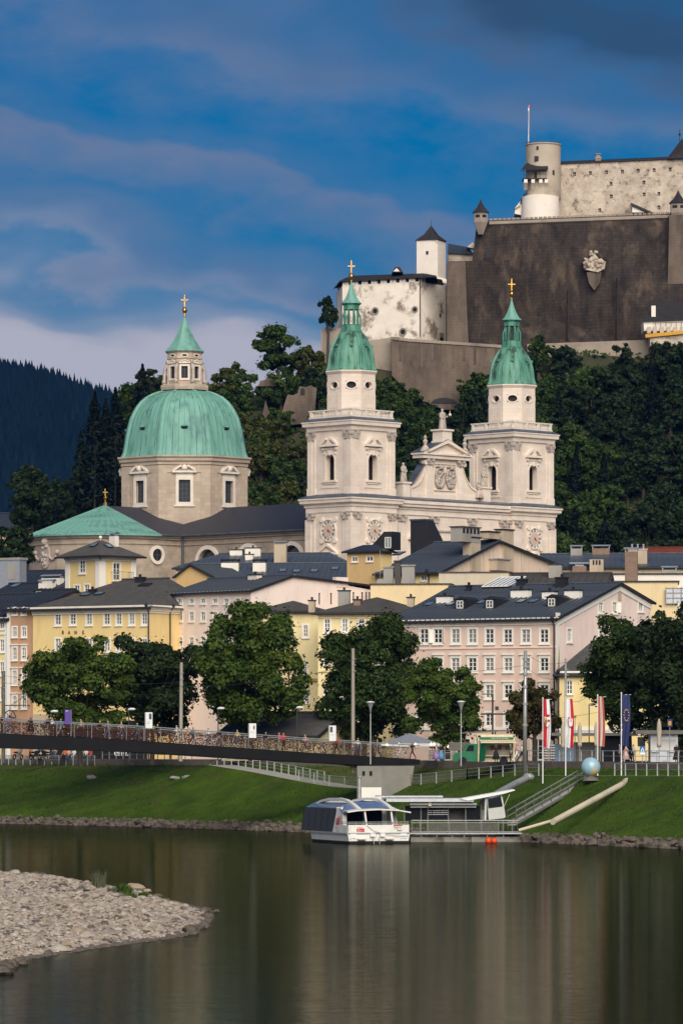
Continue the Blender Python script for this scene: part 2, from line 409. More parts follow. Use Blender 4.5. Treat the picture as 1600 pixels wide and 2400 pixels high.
# ================================================================== cathedral
CA=thing('cathedral','pale marble cathedral with green copper dome and twin bell towers','cathedral',(1.6,735.0,6.4))
S2=math.sqrt(0.5)
C1=Vector((1.62,705.0,0));DF=Vector((S2,S2,0));NB=Vector((-S2,S2,0))
C2=C1 + DF * 39.0;CM=(C1 + C2) / 2
def frame(o): return Matrix(((DF.x,NB.x,0,o.x),(DF.y,NB.y,0,o.y),(0,0,1,0),(0,0,0,1)))
ROT45=math.pi / 4
A_LO,A_UP=5.38,5.15
def tower_faces(a):
 """two visible faces of a tower as wall frames (s runs left to right seen from outside, centred)"""
 return [lambda s,z,o,a=a: (s,-a - o,z),lambda s,z,o,a=a: (-a - o,-s,z),
   lambda s,z,o,a=a: (-s,a + o,z),lambda s,z,o,a=a: (a + o,s,z)]
pm('belfry_shade',(0.045,0.035,0.03),(0.03,0.024,0.02),1,0.9)  # dark brown standing in for the shade inside the belfry
SPL={'pilaster','plinth','capital','window_surround','window_pediment','oval_surround','louvre','wall_panel','cupola_rib','roof_hatch','lantern_column'}
def build_tower():
 mb=MB()
 WIN=(-1.07,1.07,51.8,56.15)
 for i,pt in tick(enumerate(tower_faces(A_UP))):
  wall_grid(mb,pt,-A_UP,A_UP,49.0,61.0,[WIN],1.1)
  arch_fill(mb,pt,WIN[0],WIN[1],WIN[3],10,1.1)
 for pt in tick(tower_faces(A_LO)): wall_grid(mb,pt,-A_LO,A_LO,6.4,48.6)
 tw=place('bell_tower',mb.mesh('bell_tower'),MT['marble'],CA,C1,ROT45,(0.96,0.96,1));TSC=(1,1,1)
 def sub(name,b,mat):
  for p in (b.pieces() if name in SPL else [b]): child(name,p.mesh(name),MT[mat],tw).scale=TSC
 b=MB();b.box(-4.0,4.0,-4.0,4.0,49.0,49.2);b.box(-3.3,3.3,-3.3,3.3,49.2,60.5);sub('belfry_shade_box',b,'belfry_shade')  # box added behind the openings, its dark colour replaces interior shade
 b=MB();pl=MB()
 for pt in tick(tower_faces(A_UP)):
  for sg in tick((-1,1)):
   for (w0,w1,o) in ((3.55,5.02,0.14),(4.25,5.29,0.24)):
    s0,s1=sorted((sg * w0,sg * w1));sbox(b,pt,s0,s1,50.3,58.6,0,o)
    sbox(pl,pt,min(s0,s1) - 0.1,max(s0,s1) + 0.1,49.0,50.55,0,o + 0.09)
  sbox(pl,pt,-3.4,3.4,49.0,49.9,0,0.08)
  sbox(b,pt,-2.1,2.1,50.5,50.72,0,0.1)
 for pt in tick(tower_faces(A_LO)):
  for sg in tick((-1,1)):
   for (w0,w1,o) in ((3.4,4.7,0.16),(4.2,5.58,0.3)):
    s0,s1=sorted((sg * w0,sg * w1));sbox(b,pt,s0,s1,6.4,45.4,0,o)
 sub('pilaster',b,'marble');sub('plinth',pl,'marble_plain')
 b=MB()
 for fi,pt in tick(enumerate(tower_faces(A_UP))):
  for sg in tick((-1,1)):
   s0,s1=sorted((sg * 3.6,sg * 5.3));capital(b,pt,s0,s1,58.5,60.0,0.22,fi)
 for fi,pt in tick(enumerate(tower_faces(A_LO))):
  for sg in tick((-1,1)):
   s0,s1=sorted((sg * 3.45,sg * 5.0));capital(b,pt,s0,s1,45.3,46.5,0.3,fi + 9)
 sub('capital',b,'marble_worn')
 def corn(prof): b=MB();b.sq(prof);return b
 sub('cornice',corn([(5.2,59.9),(5.45,60.0),(5.5,60.55),(5.95,60.75),(6.0,61.25),(6.12,61.35),(6.12,61.55),(5.0,61.56)]),'marble_plain')
 sub('cornice_cover',corn([(6.16,61.56),(6.16,61.62),(5.2,62.1),(4.0,62.12)]),'lead')
 sub('cornice',corn([(5.4,46.45),(5.55,46.55),(5.55,47.3),(5.75,47.4),(5.75,47.75),(6.3,48.05),(6.35,48.5),(6.5,48.6),(6.5,48.85),(5.0,48.86)]),'marble_plain')
 sub('cornice_cover',corn([(6.54,48.86),(6.54,48.92),(5.2,49.55),(4.8,49.56)]),'lead')
 sur=MB();ped=MB()
 for pt in tick(tower_faces(A_UP)):
  for sg in (-1,1):
   s0,s1=sorted((sg * 1.07,sg * 1.32));sbox(sur,pt,s0,s1,51.8,55.2,0,0.1)
  sbox(sur,pt,-1.7,1.7,51.45,51.8,0,0.3);sbox(sur,pt,-1.4,1.4,51.15,51.45,0,0.14)
  n=8
  ao=[(1.32 * math.cos(math.pi * k / n),55.08 + 1.32 * math.sin(math.pi * k / n)) for k in range(n + 1)]
  ai=[(1.07 * math.cos(math.pi * k / n),55.08 + 1.07 * math.sin(math.pi * k / n)) for k in range(n + 1)]
  for k in range(n): sprism(sur,pt,[ai[k],ao[k],ao[k + 1],ai[k + 1]],0,0.12)
  sprism(sur,pt,[(-0.2,55.9),(0.2,55.9),(0.3,56.75),(-0.3,56.75)],0,0.3)
  for sg in (-1,1):
   sprism(sur,pt,[(sg * 1.55 + 0.28 * math.cos(k * math.pi / 4),57.0 + 0.28 * math.sin(k * math.pi / 4)) for k in range(8)],0,0.3)
   sprism(sur,pt,[(sg * 1.3 + 0.18 * math.cos(k * math.pi / 4),56.2 + 0.18 * math.sin(k * math.pi / 4)) for k in range(8)],0,0.2)
  sbox(sur,pt,-1.3,1.3,56.85,57.1,0,0.16)
  pediment(ped,pt,0,4.1,57.35,1.55,0.62,True,True)
  sprism(ped,pt,[(-0.55,57.75),(0.55,57.75),(0.35,58.75),(0,58.95),(-0.35,58.75)],0,0.4)
 for pt in tick(tower_faces(A_LO)): pediment(ped,pt,0,4.6,39.5,1.9,0.7);sbox(ped,pt,-1.5,1.5,38.9,39.2,0,0.3)
 sub('window_surround',sur,'marble_plain');sub('window_pediment',ped,'marble_plain')
 for fi,pt in enumerate(tower_faces(A_LO)[:2]):
  c=MB();zc=43.55
  sprism(c,pt,[(-1.85,zc - 1.95),(1.85,zc - 1.95),(1.85,zc + 1.95),(-1.85,zc + 1.95)],0,0.12)
  for sx in (-1,1):
   for sz in (-1,1):
    sprism(c,pt,[(sx * 1.6 + 0.42 * math.cos(k * math.pi / 5),zc + sz * 1.75 + 0.42 * math.sin(k * math.pi / 5)) for k in range(10)],0,0.34)
  n=28;ro=[(1.86 * math.cos(2 * math.pi * k / n),zc + 1.86 * math.sin(2 * math.pi * k / n)) for k in range(n)]
  ri=[(1.72 * math.cos(2 * math.pi * k / n),zc + 1.72 * math.sin(2 * math.pi * k / n)) for k in range(n)]
  ring(c,pt,ro,ri,0.1,0.32)
  sub('clock_frame',c,'marble_plain')
  c=MB();sprism(c,pt,[(p[0] * 0.98,zc + (p[1] - zc) * 0.98) for p in ri],0.1,0.2);sub('clock_dial',c,'trim_pale')
  c=MB();sprism(c,pt,[(1.02 * math.cos(2 * math.pi * k / 20),zc + 1.02 * math.sin(2 * math.pi * k / 20)) for k in range(20)],0.18,0.235);sub('clock_center',c,'dial_red')
  c=MB()
  NUM=['XII','I','II','III','IIII','V','VI','VII','VIII','IX','X','XI']
  for k in range(12):
   th=math.pi / 2 - k * math.pi / 6;ux=(math.cos(th),math.sin(th));tx=(math.sin(th),-math.cos(th));st=NUM[k];wch=0.15
   wt=sum(0.13 if ch =='I' else 0.24 for ch in st);x=-wt / 2
   def L_(a0,r0,a1,r1,w=0.075):
    p=(ux[0] * r0 + tx[0] * a0,zc + ux[1] * r0 + tx[1] * a0);q=(ux[0] * r1 + tx[0] * a1,zc + ux[1] * r1 + tx[1] * a1)
    sprism(c,pt,[(p[0] - tx[0] * w / 2,p[1] - tx[1] * w / 2),(p[0] + tx[0] * w / 2,p[1] + tx[1] * w / 2),(q[0] + tx[0] * w / 2,q[1] + tx[1] * w / 2),(q[0] - tx[0] * w / 2,q[1] - tx[1] * w / 2)],0.2,0.23)
   for ch in st:
    w=0.13 if ch =='I' else 0.24
    if ch =='I': L_(x + w / 2,1.1,x + w / 2,1.62)
    elif ch =='V': L_(x + w / 2,1.1,x + 0.02,1.62,0.09);L_(x + w / 2,1.1,x + w - 0.02,1.62,0.05)
    else: L_(x + 0.02,1.1,x + w - 0.02,1.62,0.05);L_(x + w - 0.02,1.1,x + 0.02,1.62,0.09)
    x +=w
  sub('clock_numerals',c,'numeral')
  c=MB();sprism(c,pt,[(-0.1,zc - 0.3),(0.08,zc - 0.3),(0.05,zc + 0.2),(-0.05,zc + 0.2)],0.24,0.27)
  sprism(c,pt,[(0.0,zc - 0.06),(0.45,zc - 0.5),(0.5,zc - 0.42),(0.06,zc + 0.06)],0.24,0.27);sprism(c,pt,[(0.14 * math.cos(k),zc + 0.14 * math.sin(k)) for k in range(6)],0.24,0.3)
  sub('clock_hand',c,'dial_red_dark')
 b=MB();H=5.0
 b.sq([(H + 0.18,62.1),(H + 0.18,62.32),(H - 0.18,62.32),(H - 0.18,62.1)]);b.sq([(H + 0.2,63.25),(H + 0.2,63.45),(H - 0.2,63.45),(H - 0.2,63.25),(H + 0.2,63.25)],cap=False)
 for pt in tick(tower_faces(H)):
  for k in range(28):
   s=-H + 0.3 + (2 * H - 0.6) * k / 27
   if k in (0,9,18,27): sbox(b,pt,s - 0.25,s + 0.25,62.3,63.3,-0.2,0.2)
   else: b.lathe([(0.05,62.3),(0.105,62.45),(0.115,62.62),(0.05,62.95),(0.07,63.25)],5,pt(s,0,0)[:2] + (0,),cap=False)
 sub('balustrade',b,'trim_pale')
 AP=3.95;K8=1 / math.cos(math.pi / 8);TSC=(1 / 0.96,1 / 0.96,1)
 b=MB();pn=MB();ov=MB();hl=MB()
 for k in tick(range(8)):
  a=k * math.pi / 4;n_=(math.cos(a),math.sin(a));t_=(-math.sin(a),math.cos(a));hw=AP * math.tan(math.pi / 8)
  pt=lambda s,z,o,n_=n_,t_=t_: (n_[0] * (AP + o) + t_[0] * s,n_[1] * (AP + o) + t_[1] * s,z)
  wall_grid(b,pt,-hw,hw,62.0,69.5,[(-0.95,0.95,66.85,68.15)],0.6)
  n=20;el=[(0.8 * math.cos(2 * math.pi * q / n),67.5 + 0.56 * math.sin(2 * math.pi * q / n)) for q in range(n)]
  def sqp(x,y):
   m=max(abs(x) / 0.95,abs(y) / 0.65);return (x / m,67.5 + y / m)
  so=[sqp(p[0],p[1] - 67.5) for p in el]
  for q in range(n):
   r_=(q + 1) % n
   b.poly([pt(*so[q],0),pt(*so[r_],0),pt(*el[r_],0),pt(*el[q],0)])
   b.poly([pt(*el[q],0),pt(*el[r_],0),pt(*el[r_],-0.6),pt(*el[q],-0.6)])
  eo=[(1.0 * math.cos(2 * math.pi * q / n),67.5 + 0.74 * math.sin(2 * math.pi * q / n)) for q in range(n)]
  ring(ov,pt,eo,el,0,0.09)
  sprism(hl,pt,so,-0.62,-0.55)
  sprism(pn,pt,[(-1.15,63.7),(1.15,63.7),(1.15,66.1),(-1.15,66.1)],0,0.05)
  sbox(pn,pt,-1.2,1.2,63.5,63.62,0,0.1)
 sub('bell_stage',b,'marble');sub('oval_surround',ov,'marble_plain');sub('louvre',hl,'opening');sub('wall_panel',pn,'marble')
 b=MB();b.lathe([(AP * K8,69.3),((AP + 0.1) * K8,69.45),((AP + 0.3) * K8,69.75),((AP + 0.3) * K8,69.95),(3 * K8,69.96)],8,ph=math.pi / 8);sub('cornice',b,'marble_plain')
 def octf(mixv): return lambda a: (1 - mixv) + mixv * (math.cos(math.pi / 8) / math.cos(((a + math.pi / 8) % (math.pi / 4)) - math.pi / 8)) * 1.04
 prof=[(4.35,69.96),(4.28,70.1),(4.05,70.5),(3.93,71.1),(3.86,71.9),(3.72,72.8),(3.50,73.6),(3.18,74.4),(2.75,75.2),(2.25,75.9),(1.75,76.5),(1.5,76.7)]
 b=MB();b.smooth=True;b.lathe(prof,64,rf=octf(0.8));sub('cupola',b,'copper_dark')
 b=MB()
 for k in tick(range(8)):
  for off,w in ((0,0.24),(math.pi / 12,0.1),(-math.pi / 12,0.1)):
   a=math.pi / 8 + k * math.pi / 4 + off
   for j in range(1,len(prof) - 1):
    (r0,z0),(r1,z1)=prof[j],prof[j + 1];f=octf(0.8)(a);r0 *=f;r1 *=f;e=0.1
    ca,sa=math.cos(a),math.sin(a);ww=w * (0.45 + 0.55 * r0 / 4)
    q=lambda r,z,s,e: (ca * (r + e) - sa * s,sa * (r + e) + ca * s,z + e * 0.3)
    b.add([q(r0,z0,-ww,-0.05),q(r0,z0,-ww * 0.6,e),q(r0,z0,ww * 0.6,e),q(r0,z0,ww,-0.05),q(r1,z1,-ww,-0.05),q(r1,z1,-ww * 0.6,e),q(r1,z1,ww * 0.6,e),q(r1,z1,ww,-0.05)],
     [(0,1,5,4),(1,2,6,5),(2,3,7,6)])
 sub('cupola_rib',b,'copper_dark')
 b=MB()
 for k in tick(range(8)):
  a=k * math.pi / 4;M=Matrix.Rotation(a,4,'Z');b.M=M
  b.add([(3.35,-0.22,74.0),(3.35,0.22,74.0),(3.62,0.22,73.95),(3.62,-0.22,73.95),(3.1,-0.22,74.35),(3.1,0.22,74.35),(3.66,0.26,74.3),(3.66,-0.26,74.3)],
   [(0,3,2,1),(4,5,6,7),(0,1,5,4),(1,2,6,5),(2,3,7,6),(3,0,4,7)])
 sub('roof_hatch',b,'copper_lantern')
 b=MB();b.lathe([(1.75 * K8,76.55),(1.75 * K8,76.75),(1.62 * K8,76.8),(1.55 * K8,77.6),(1.62 * K8,77.7),(1.2 * K8,77.75)],8,ph=math.pi / 8);sub('lantern_base',b,'copper_lantern')
 b=MB()
 for k in tick(range(8)):
  a=math.pi / 8 + k * math.pi / 4;b.M=Matrix.Rotation(a,4,'Z')
  b.box(1.0,1.3,-0.15,0.15,77.6,80.35)
  b.box(1.52,1.72,-0.1,0.1,77.5,79.0);b.prism([(1.5,-0.09,79.0),(1.72,-0.09,79.0),(1.3,-0.09,79.9),(1.2,-0.09,79.6)],(0,0.18,0))
 sub('lantern_column',b,'copper_lantern')
 b=MB();b.lathe([(1.3 * K8,80.2),(1.3 * K8,80.9),(1.5 * K8,81.1),(1.5 * K8,81.25),(0.8,81.26)],8,ph=math.pi / 8);sub('lantern_cornice',b,'copper_lantern')
 b=MB();b.lathe([(1.68 * K8,81.2),(1.66 * K8,81.28),(1.2 * K8,81.75),(0.8 * K8,82.5),(0.48 * K8,83.4),(0.2,84.4),(0.12,84.9)],8,ph=math.pi / 8);sub('spire_roof',b,'copper')
 b=MB();b.smooth=True;b.lathe([(0.1,84.8),(0.2,84.95),(0.08,85.1),(0.08,85.3)],10);b.ball((0,0,85.75),0.46,14,10);b.lathe([(0.08,86.15),(0.14,86.3),(0.05,86.4)],8);sub('gilded_ball',b,'gold')
 b=MB();b.M=Matrix.Rotation(-ROT45,4,'Z');b.box(-0.075,0.075,-0.06,0.06,86.3,88.3);b.box(-0.52,0.52,-0.06,0.06,87.35,87.5)
 for (x,z) in ((-0.55,87.42),(0.55,87.42),(0,88.32)): b.ball((x,0,z),0.12,6,4)
 sub('gilded_cross',b,'gold')
 return tw
pm('dial_red',(0.52,0.34,0.26),(0.60,0.44,0.35),1.5,0.8)
pm('dial_red_dark',(0.10,0.03,0.02),None,1.5,0.8)
pm('numeral',(0.10,0.10,0.12),None,2,0.8)
TW1=build_tower()
TW2=copy_tree(TW1,CA,C2,ROT45)
# ---- front between the towers
MF=frame(CM);
def mfpt(y0): return lambda s,z,o: MF @ Vector((s,y0 - o,z))
HALF=19.5 - A_LO * 0.96
class FWall:
 """vertical plane at local y, reads photo pixels"""
 def __init__(s,y0): s.o=MF @ Vector((0,y0,0));s.d=DF
 def s_(s,px): k=(px - CXP) / F;return (k * s.o.y - s.o.x) / (s.d.x - k * s.d.y)
 def z_(s,px,py): return CAMH + (HYP - py) / F * (s.o.y + s.s_(px) * s.d.y)
b=MB();pt=mfpt(-4.4)
wall_grid(b,pt,-HALF,HALF,6.4,49.3,[(-9.3,-6.7,38.5,41.0),(6.7,9.3,38.5,41.0)],0.5)
fc=b.build('front_wall',MT['marble'],CA)
b=MB()
for (h0,z0,z1,o) in ((0,46.5,47.3,0.2),(0,47.35,47.8,0.35),(0,47.8,48.3,0.8),(0,48.3,48.86,1.05)): sbox(b,pt,-HALF,HALF,z0,z1,0,o)
b.build('entablature',MT['marble_plain'],fc)
b=MB();b.add([pt(-HALF,48.86,1.1),pt(HALF,48.86,1.1),pt(HALF,49.5,-0.6),pt(-HALF,49.5,-0.6)],[(0,1,2,3)]);b.build('cornice_cover',MT['lead'],fc)
for k,s in enumerate((-12.4,-4.6,4.6,12.4)):
 b=MB();sbox(b,pt,s - 0.8,s + 0.8,6.4,45.4,0,0.3);b.build('pilaster',MT['marble'],fc)
 b=MB();capital(b,pt,s - 0.85,s + 0.85,45.3,46.5,0.36,k + 30);b.build('capital',MT['marble_worn'],fc)
for s in (-8.4,8.4):
 b=MB();pediment(b,pt,s,4.6,42.4,1.7,0.8,True);b.build('window_pediment',MT['marble_plain'],fc)
 b=MB();sbox(b,pt,s - 1.5,s + 1.5,38.2,42.3,0,0.16);sbox(b,pt,s - 1.9,s + 1.9,38.0,38.3,0,0.4)
 for q in range(5): sbox(b,pt,s - 1.1 + q * 0.5,s - 0.8 + q * 0.5,40.2 - 0.35 * math.sin(q * 0.8),40.6 - 0.35 * math.sin(q * 0.8),0.1,0.3)
 b.build('relief_panel',MT['marble_plain'],fc)
b=MB();sbox(b,pt,-3.6,3.6,43.9,44.2,0,0.25)
for sg in (-1,1):
 b.ball(pt(sg * 2.6,41.4,0.5),0.45,8,6);b.lathe([(0.75,38.6),(0.6,39.8),(0.35,41.0)],8,Vector(pt(sg * 2.6,0,0.5)),cap=False);b.tube([pt(sg * 2.4,40.7,0.6),pt(sg * 1.4,41.3,0.8)],0.2,6)
 sprism(b,pt,[(sg * 2.9,40.2),(sg * 4.0,42.2),(sg * 3.3,42.0),(sg * 2.7,41.0)][::sg],0.2,0.35)
b.build('angel_relief',MT['marble_worn'],fc)
b=MB();sprism(b,pt,[(-1.4,41.8),(-1.5,40.2),(-0.9,39.0),(0,38.5),(0.9,39.0),(1.5,40.2),(1.4,41.8),(0,42.3)],0,0.6);b.build('heraldic_shield',MT['ochre_stone'] if 'ochre_stone' in MT else pm('ochre_stone',(0.42,0.30,0.14),(0.55,0.45,0.33),1.0,0.8),fc)
# upper gable with volutes
gy=-2.6;gz=lambda z: 49.6 + (z - 49.6) * 0.757;gp=lambda s,z,o: MF @ Vector((s * 0.76,gy - o,gz(z)))
zb=49.6
left=[(-10.6,zb),(-10.6,52.0)];curve=[(-10.2,52.1),(-8.8,52.6),(-7.6,53.6),(-6.7,54.9),(-6.15,56.2),(-5.9,57.4)]
out_l=left + curve + [(-5.7,57.4),(-5.7,58.4)]
poly=out_l + [(-p[0],p[1]) for p in reversed(out_l)]
b=MB();sprism(b,gp,[(p[0],p[1]) for p in reversed(poly)],-1.6,0);gb=b.build('gable',MT['marble'],CA)
b=MB();sbox(b,gp,-10.9,10.9,49.4,50.6,0,0.18)
for s in (-4.9,4.9):
 sbox(b,gp,s - 0.85,s + 0.85,49.4,58.4,0,0.26);sbox(b,gp,s - 1.0,s + 1.0,49.4,51.2,0,0.36)
sbox(b,gp,-3.4,3.4,51.4,51.6,0,0.2);sbox(b,gp,-3.4,3.4,57.3,57.5,0,0.2)
for sg in (-1,1):
 for k in range(len(curve) - 1):
  p,q=curve[k],curve[k + 1];sprism(b,gp,[(sg * p[0],p[1] - 0.45),(sg * q[0],q[1] - 0.45),(sg * q[0],q[1] + 0.02),(sg * p[0],p[1] + 0.02)][::-sg],0,0.22)
 sprism(b,gp,[(sg * 6.2 + 0.55 * math.cos(k * math.pi / 6),57.5 + 0.55 * math.sin(k * math.pi / 6)) for k in range(12)],-0.4,0.35)
b.build('gable_moulding',MT['marble_plain'],gb)
for k,s in enumerate((-4.9,4.9)):
 b=MB();capital(b,gp,s - 0.9,s + 0.9,57.0,58.5,0.34,k + 50);b.build('capital',MT['marble_worn'],gb)
b=MB();sbox(b,gp,-7.6,7.6,58.4,59.2,-1.8,0.7);sbox(b,gp,-7.9,7.9,59.2,59.6,-2.0,1.0)
for sg in (-1,1): sprism(b,gp,[(sg * 7.9,59.6),(sg * 6.6,59.6),(0,62.0),(0,62.75)][::sg],-2.0,1.0)
sprism(b,gp,[(-6.4,59.6),(6.4,59.6),(0,62.0)],-1.8,0.35);b.build('gable_pediment',MT['marble_plain'],gb)
b=MB()
for sg in (-1,1): b.poly([gp(sg * 8.0,59.66,1.05),gp(0,62.82,1.05),gp(0,62.82,-2.1),gp(sg * 8.0,59.66,-2.1)])
b.poly([gp(-5.9,57.45,-1.7),gp(-5.9,57.45,0.0),gp(-10.4,52.15,0.0),gp(-10.4,52.15,-1.7)]);b.build('gable_cover',MT['lead'],gb)
# two carved coats of arms
rnd=random.Random(4)
for s in (-1.75,1.75):
 b=MB()
 sprism(b,gp,[(s - 1.05,56.0),(s - 1.25,54.6),(s - 0.85,52.9),(s,52.1),(s + 0.85,52.9),(s + 1.25,54.6),(s + 1.05,56.0),(s,56.3)],0,0.35)
 for k in range(26):
  a=2 * math.pi * k / 26;b.ball(gp(s + 1.3 * math.cos(a),54.3 + 2.1 * math.sin(a),0.3),0.2 + 0.16 * rnd.random(),6,4)
 for k in tick(range(8)): b.ball(gp(s + rnd.uniform(-0.7,0.7),54.3 + rnd.uniform(-1.2,1.3),0.42),0.2 + 0.16 * rnd.random(),6,4)
 sbox(b,gp,s - 1.1,s + 1.1,56.6,56.8,0,0.8);q=gp(s,56.2,0.4);b.lathe([(0.5,0),(0.55,0.25),(0.35,0.6),(0.1,0.75)],10,q,cap=False)
 b.build('coat_of_arms',MT['marble_worn'],gb)
# statues
def statue(c,zf,h,orb=False,seed=0):
 """robed stone figure on a pedestal, one continuous body"""
 rnd=random.Random(seed);b=MB();k=h / 3.6;b.smooth=True
 prof=[(0.62,0),(0.66,0.25),(0.6,0.8),(0.55,1.5),(0.5,1.95),(0.55,2.4),(0.58,2.75),(0.36,3.02),(0.16,3.1),(0.17,3.18),(0.24,3.3),(0.25,3.45),(0.17,3.6),(0.03,3.66)]
 b.lathe([(r * k,zf + z * k) for r,z in prof],16,c,rf=lambda a: 1 + 0.16 * math.sin(3 * a + seed) + 0.07 * math.sin(7 * a + 2 * seed))
 c=Vector(c)
 e=DF * k;f=-NB * k
 b.tube([c + e * 0.5 + Vector((0,0,zf + 2.7 * k)),c + e * 0.75 + f * 0.2 + Vector((0,0,zf + 2.15 * k)),c + e * (0.85 if orb else 0.35) + f * 0.55 + Vector((0,0,zf + (2.35 if orb else 1.9) * k))],0.17 * k,7)
 b.tube([c - e * 0.5 + Vector((0,0,zf + 2.7 * k)),c - e * 0.7 + f * 0.25 + Vector((0,0,zf + 2.1 * k)),c - e * 0.2 + f * 0.6 + Vector((0,0,zf + 1.9 * k))],0.17 * k,7)
 b.tube([c - e * 0.55 + f * 0.3 + Vector((0,0,zf + 2.0 * k)),c - e * 0.25 + f * 0.45 + Vector((0,0,zf + 1.0 * k)),c + e * 0.2 + f * 0.5 + Vector((0,0,zf + 0.1 * k))],0.16 * k,6)
 o=b.build('statue',MT['marble_worn'],gb);return o
gs=MF @ Vector((0,gy + 0.5,0))
b=MB(MF);b.box(-1.15,1.15,gy - 0.7,gy + 1.6,gz(62.0),gz(64.7));b.box(-1.4,1.4,gy - 0.95,gy + 1.85,gz(64.7),gz(65.1));b.box(-1.3,1.3,gy - 0.85,gy + 1.75,gz(61.8),gz(62.5));b.build('pedestal',MT['marble_plain'],gb)
statue(gs,gz(65.1),3.45,True,1)
b=MB();b.ball(gs + DF * 1.15 - NB * 0.75 + Vector((0,0,gz(68.4))),0.26,8,6);b.tube([gs + DF * 1.15 - NB * 0.75 + Vector((0,0,gz(68.5))),gs + DF * 1.15 - NB * 0.75 + Vector((0,0,gz(69.3)))],0.05,4);b.build('orb',MT['trim_pale'],gb)
for s,sd in ((-10.2,2),(9.4,3)):
 c=MF @ Vector((s,gy - 0.3,0));b=MB(MF);b.box(s - 0.85,s + 0.85,gy - 1.1,gy + 0.6,49.3,gz(52.4));b.box(s - 1.05,s + 1.05,gy - 1.3,gy + 0.8,gz(52.4),gz(52.8));b.build('pedestal',MT['marble_plain'],gb)
 statue(c,gz(52.8),3.2,False,sd)
for s,zz in ((-4.8,59.6),(4.8,59.6),(8.3,50.3)):
 b=MB();c=MF @ Vector((s,gy - 0.2,0));zz=gz(zz);b.lathe([(1.0,zz),(0.8,zz + 0.5),(0.5,zz + 1.0),(0.25,zz + 1.3),(0.45,zz + 1.9),(0.2,zz + 2.3),(0.32,zz + 2.5),(0.05,zz + 3.0)],10,c);b.build('obelisk',MT['marble_worn'],gb)
# ---- nave, transept and apse
DC=CM + NB * 61.4
TR=-DF
def loc(t,w): return CM + NB * t - DF * w
ZE,ZR=44.6,50.3
NW,TWd,Q=13.0,13.5,18.8
t0=61.4 - TWd
b=MB()
pn_=lambda s,z,o: tuple(loc(t0 - s,NW + o) + Vector((0,0,z)))
ln=t0 - 4.0
lun=[]
class NWl:
 o=loc(t0,NW);d=-NB
def nav_s(px): k=(px - CXP) / F;return (k * NWl.o.y - NWl.o.x) / (NWl.d.x - k * NWl.d.y)
hol=[(nav_s(px) - 2.4,nav_s(px) + 2.4,33.0,42.2) for px in (487,583,684)]
wall_grid(b,pn_,0,ln,6.4,ZE,hol,0.8)
for h in tick(hol): arch_fill(b,pn_,h[0],h[1],h[3],12,0.8)
ptt=lambda s,z,o: tuple(loc(t0 - o,NW + s) + Vector((0,0,z)))
fl=Q - NW
wall_grid(b,ptt,0,fl + NW - NW,6.4,ZE)
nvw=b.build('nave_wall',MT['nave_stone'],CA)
b=MB()
for h in tick(hol):
 c=(h[0] + h[1]) / 2;r=(h[1] - h[0]) / 2;n=12;zc=h[3] - r
 ao=[(c + (r + 0.7) * math.cos(math.pi * k / n),zc + (r + 0.7) * math.sin(math.pi * k / n)) for k in range(n + 1)]
 ai=[(c + r * math.cos(math.pi * k / n),zc + r * math.sin(math.pi * k / n)) for k in range(n + 1)]
 for k in range(n): sprism(b,pn_,[ai[k],ao[k],ao[k + 1],ai[k + 1]],0,0.25)
b.each('lunette_surround',MT['trim_pale'],nvw)
b=MB()
for h in tick(hol): sprism(b,pn_,[(h[0],h[2]),(h[1],h[2]),(h[1],h[3]),(h[0],h[3])],-0.85,-0.75)
b.each('lunette_glass',MT['glass'],nvw)
b=MB()
for (z0,z1,o) in ((ZE - 1.6,ZE - 1.3,0.2),(ZE - 0.7,ZE - 0.35,0.3),(ZE - 0.35,ZE,0.6)):
 sbox(b,pn_,0.02,ln,z0,z1,0,o);sbox(b,ptt,0.02,fl,z0,z1,0,o)
b.build('cornice',MT['nave_stone'],nvw)
# apse wall
AC=DC + TR * Q
aa0=math.atan2(-NB.y,-NB.x);aa1=aa0 - math.pi
b=MB();prof=[(TWd,6.4),(TWd,ZE - 1.6),(TWd + 0.2,ZE - 1.6),(TWd + 0.2,ZE - 1.3),(TWd + 0.02,ZE - 1.28),(TWd + 0.02,ZE - 0.7),(TWd + 0.3,ZE - 0.68),(TWd + 0.6,ZE - 0.3),(TWd + 0.6,ZE)]
b.lathe([(r,z) for r,z in prof],40,AC,a0=aa1,a1=aa0,cap=False)
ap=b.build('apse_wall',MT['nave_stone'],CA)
def app(th): return lambda s,z,o: (AC.x + (TWd + o) * math.cos(th + s / TWd),AC.y + (TWd + o) * math.sin(th + s / TWd),z)
def th_of(px):
 best=None
 for i in range(400):
  th=aa1 + math.pi * i / 400;x,y=AC.x + TWd * math.cos(th),AC.y + TWd * math.sin(th)
  if (x - AC.x) * x + (y - AC.y) * y < 0:
   e=abs(x / y * F + CXP - px)
   if best is None or e < best[0]: best=(e,th)
 return best[1]
for px,py in ((367,1300),):
 th=th_of(px);pt=app(th);zc=Z(py,AC.y - 11);n=20
 eo=[(1.65 * math.cos(2 * math.pi * k / n),zc + 1.65 * math.sin(2 * math.pi * k / n)) for k in range(n)];ei=[(1.08 * math.cos(2 * math.pi * k / n),zc + 1.08 * math.sin(2 * math.pi * k / n)) for k in range(n)]
 b=MB();ring(b,pt,eo,ei,0,0.3);b.build('round_surround',MT['trim_pale'],ap)
 b=MB();sprism(b,pt,ei,0.0,0.06);rw=b.build('round_window',MT['opening'],ap)
 b=MB();sbox(b,pt,-0.05,0.05,zc - 1.08,zc + 1.08,0.06,0.12);sbox(b,pt,-1.08,1.08,zc - 0.05,zc + 0.05,0.06,0.12);b.build('glazing_bar',MT['lead'],ap)
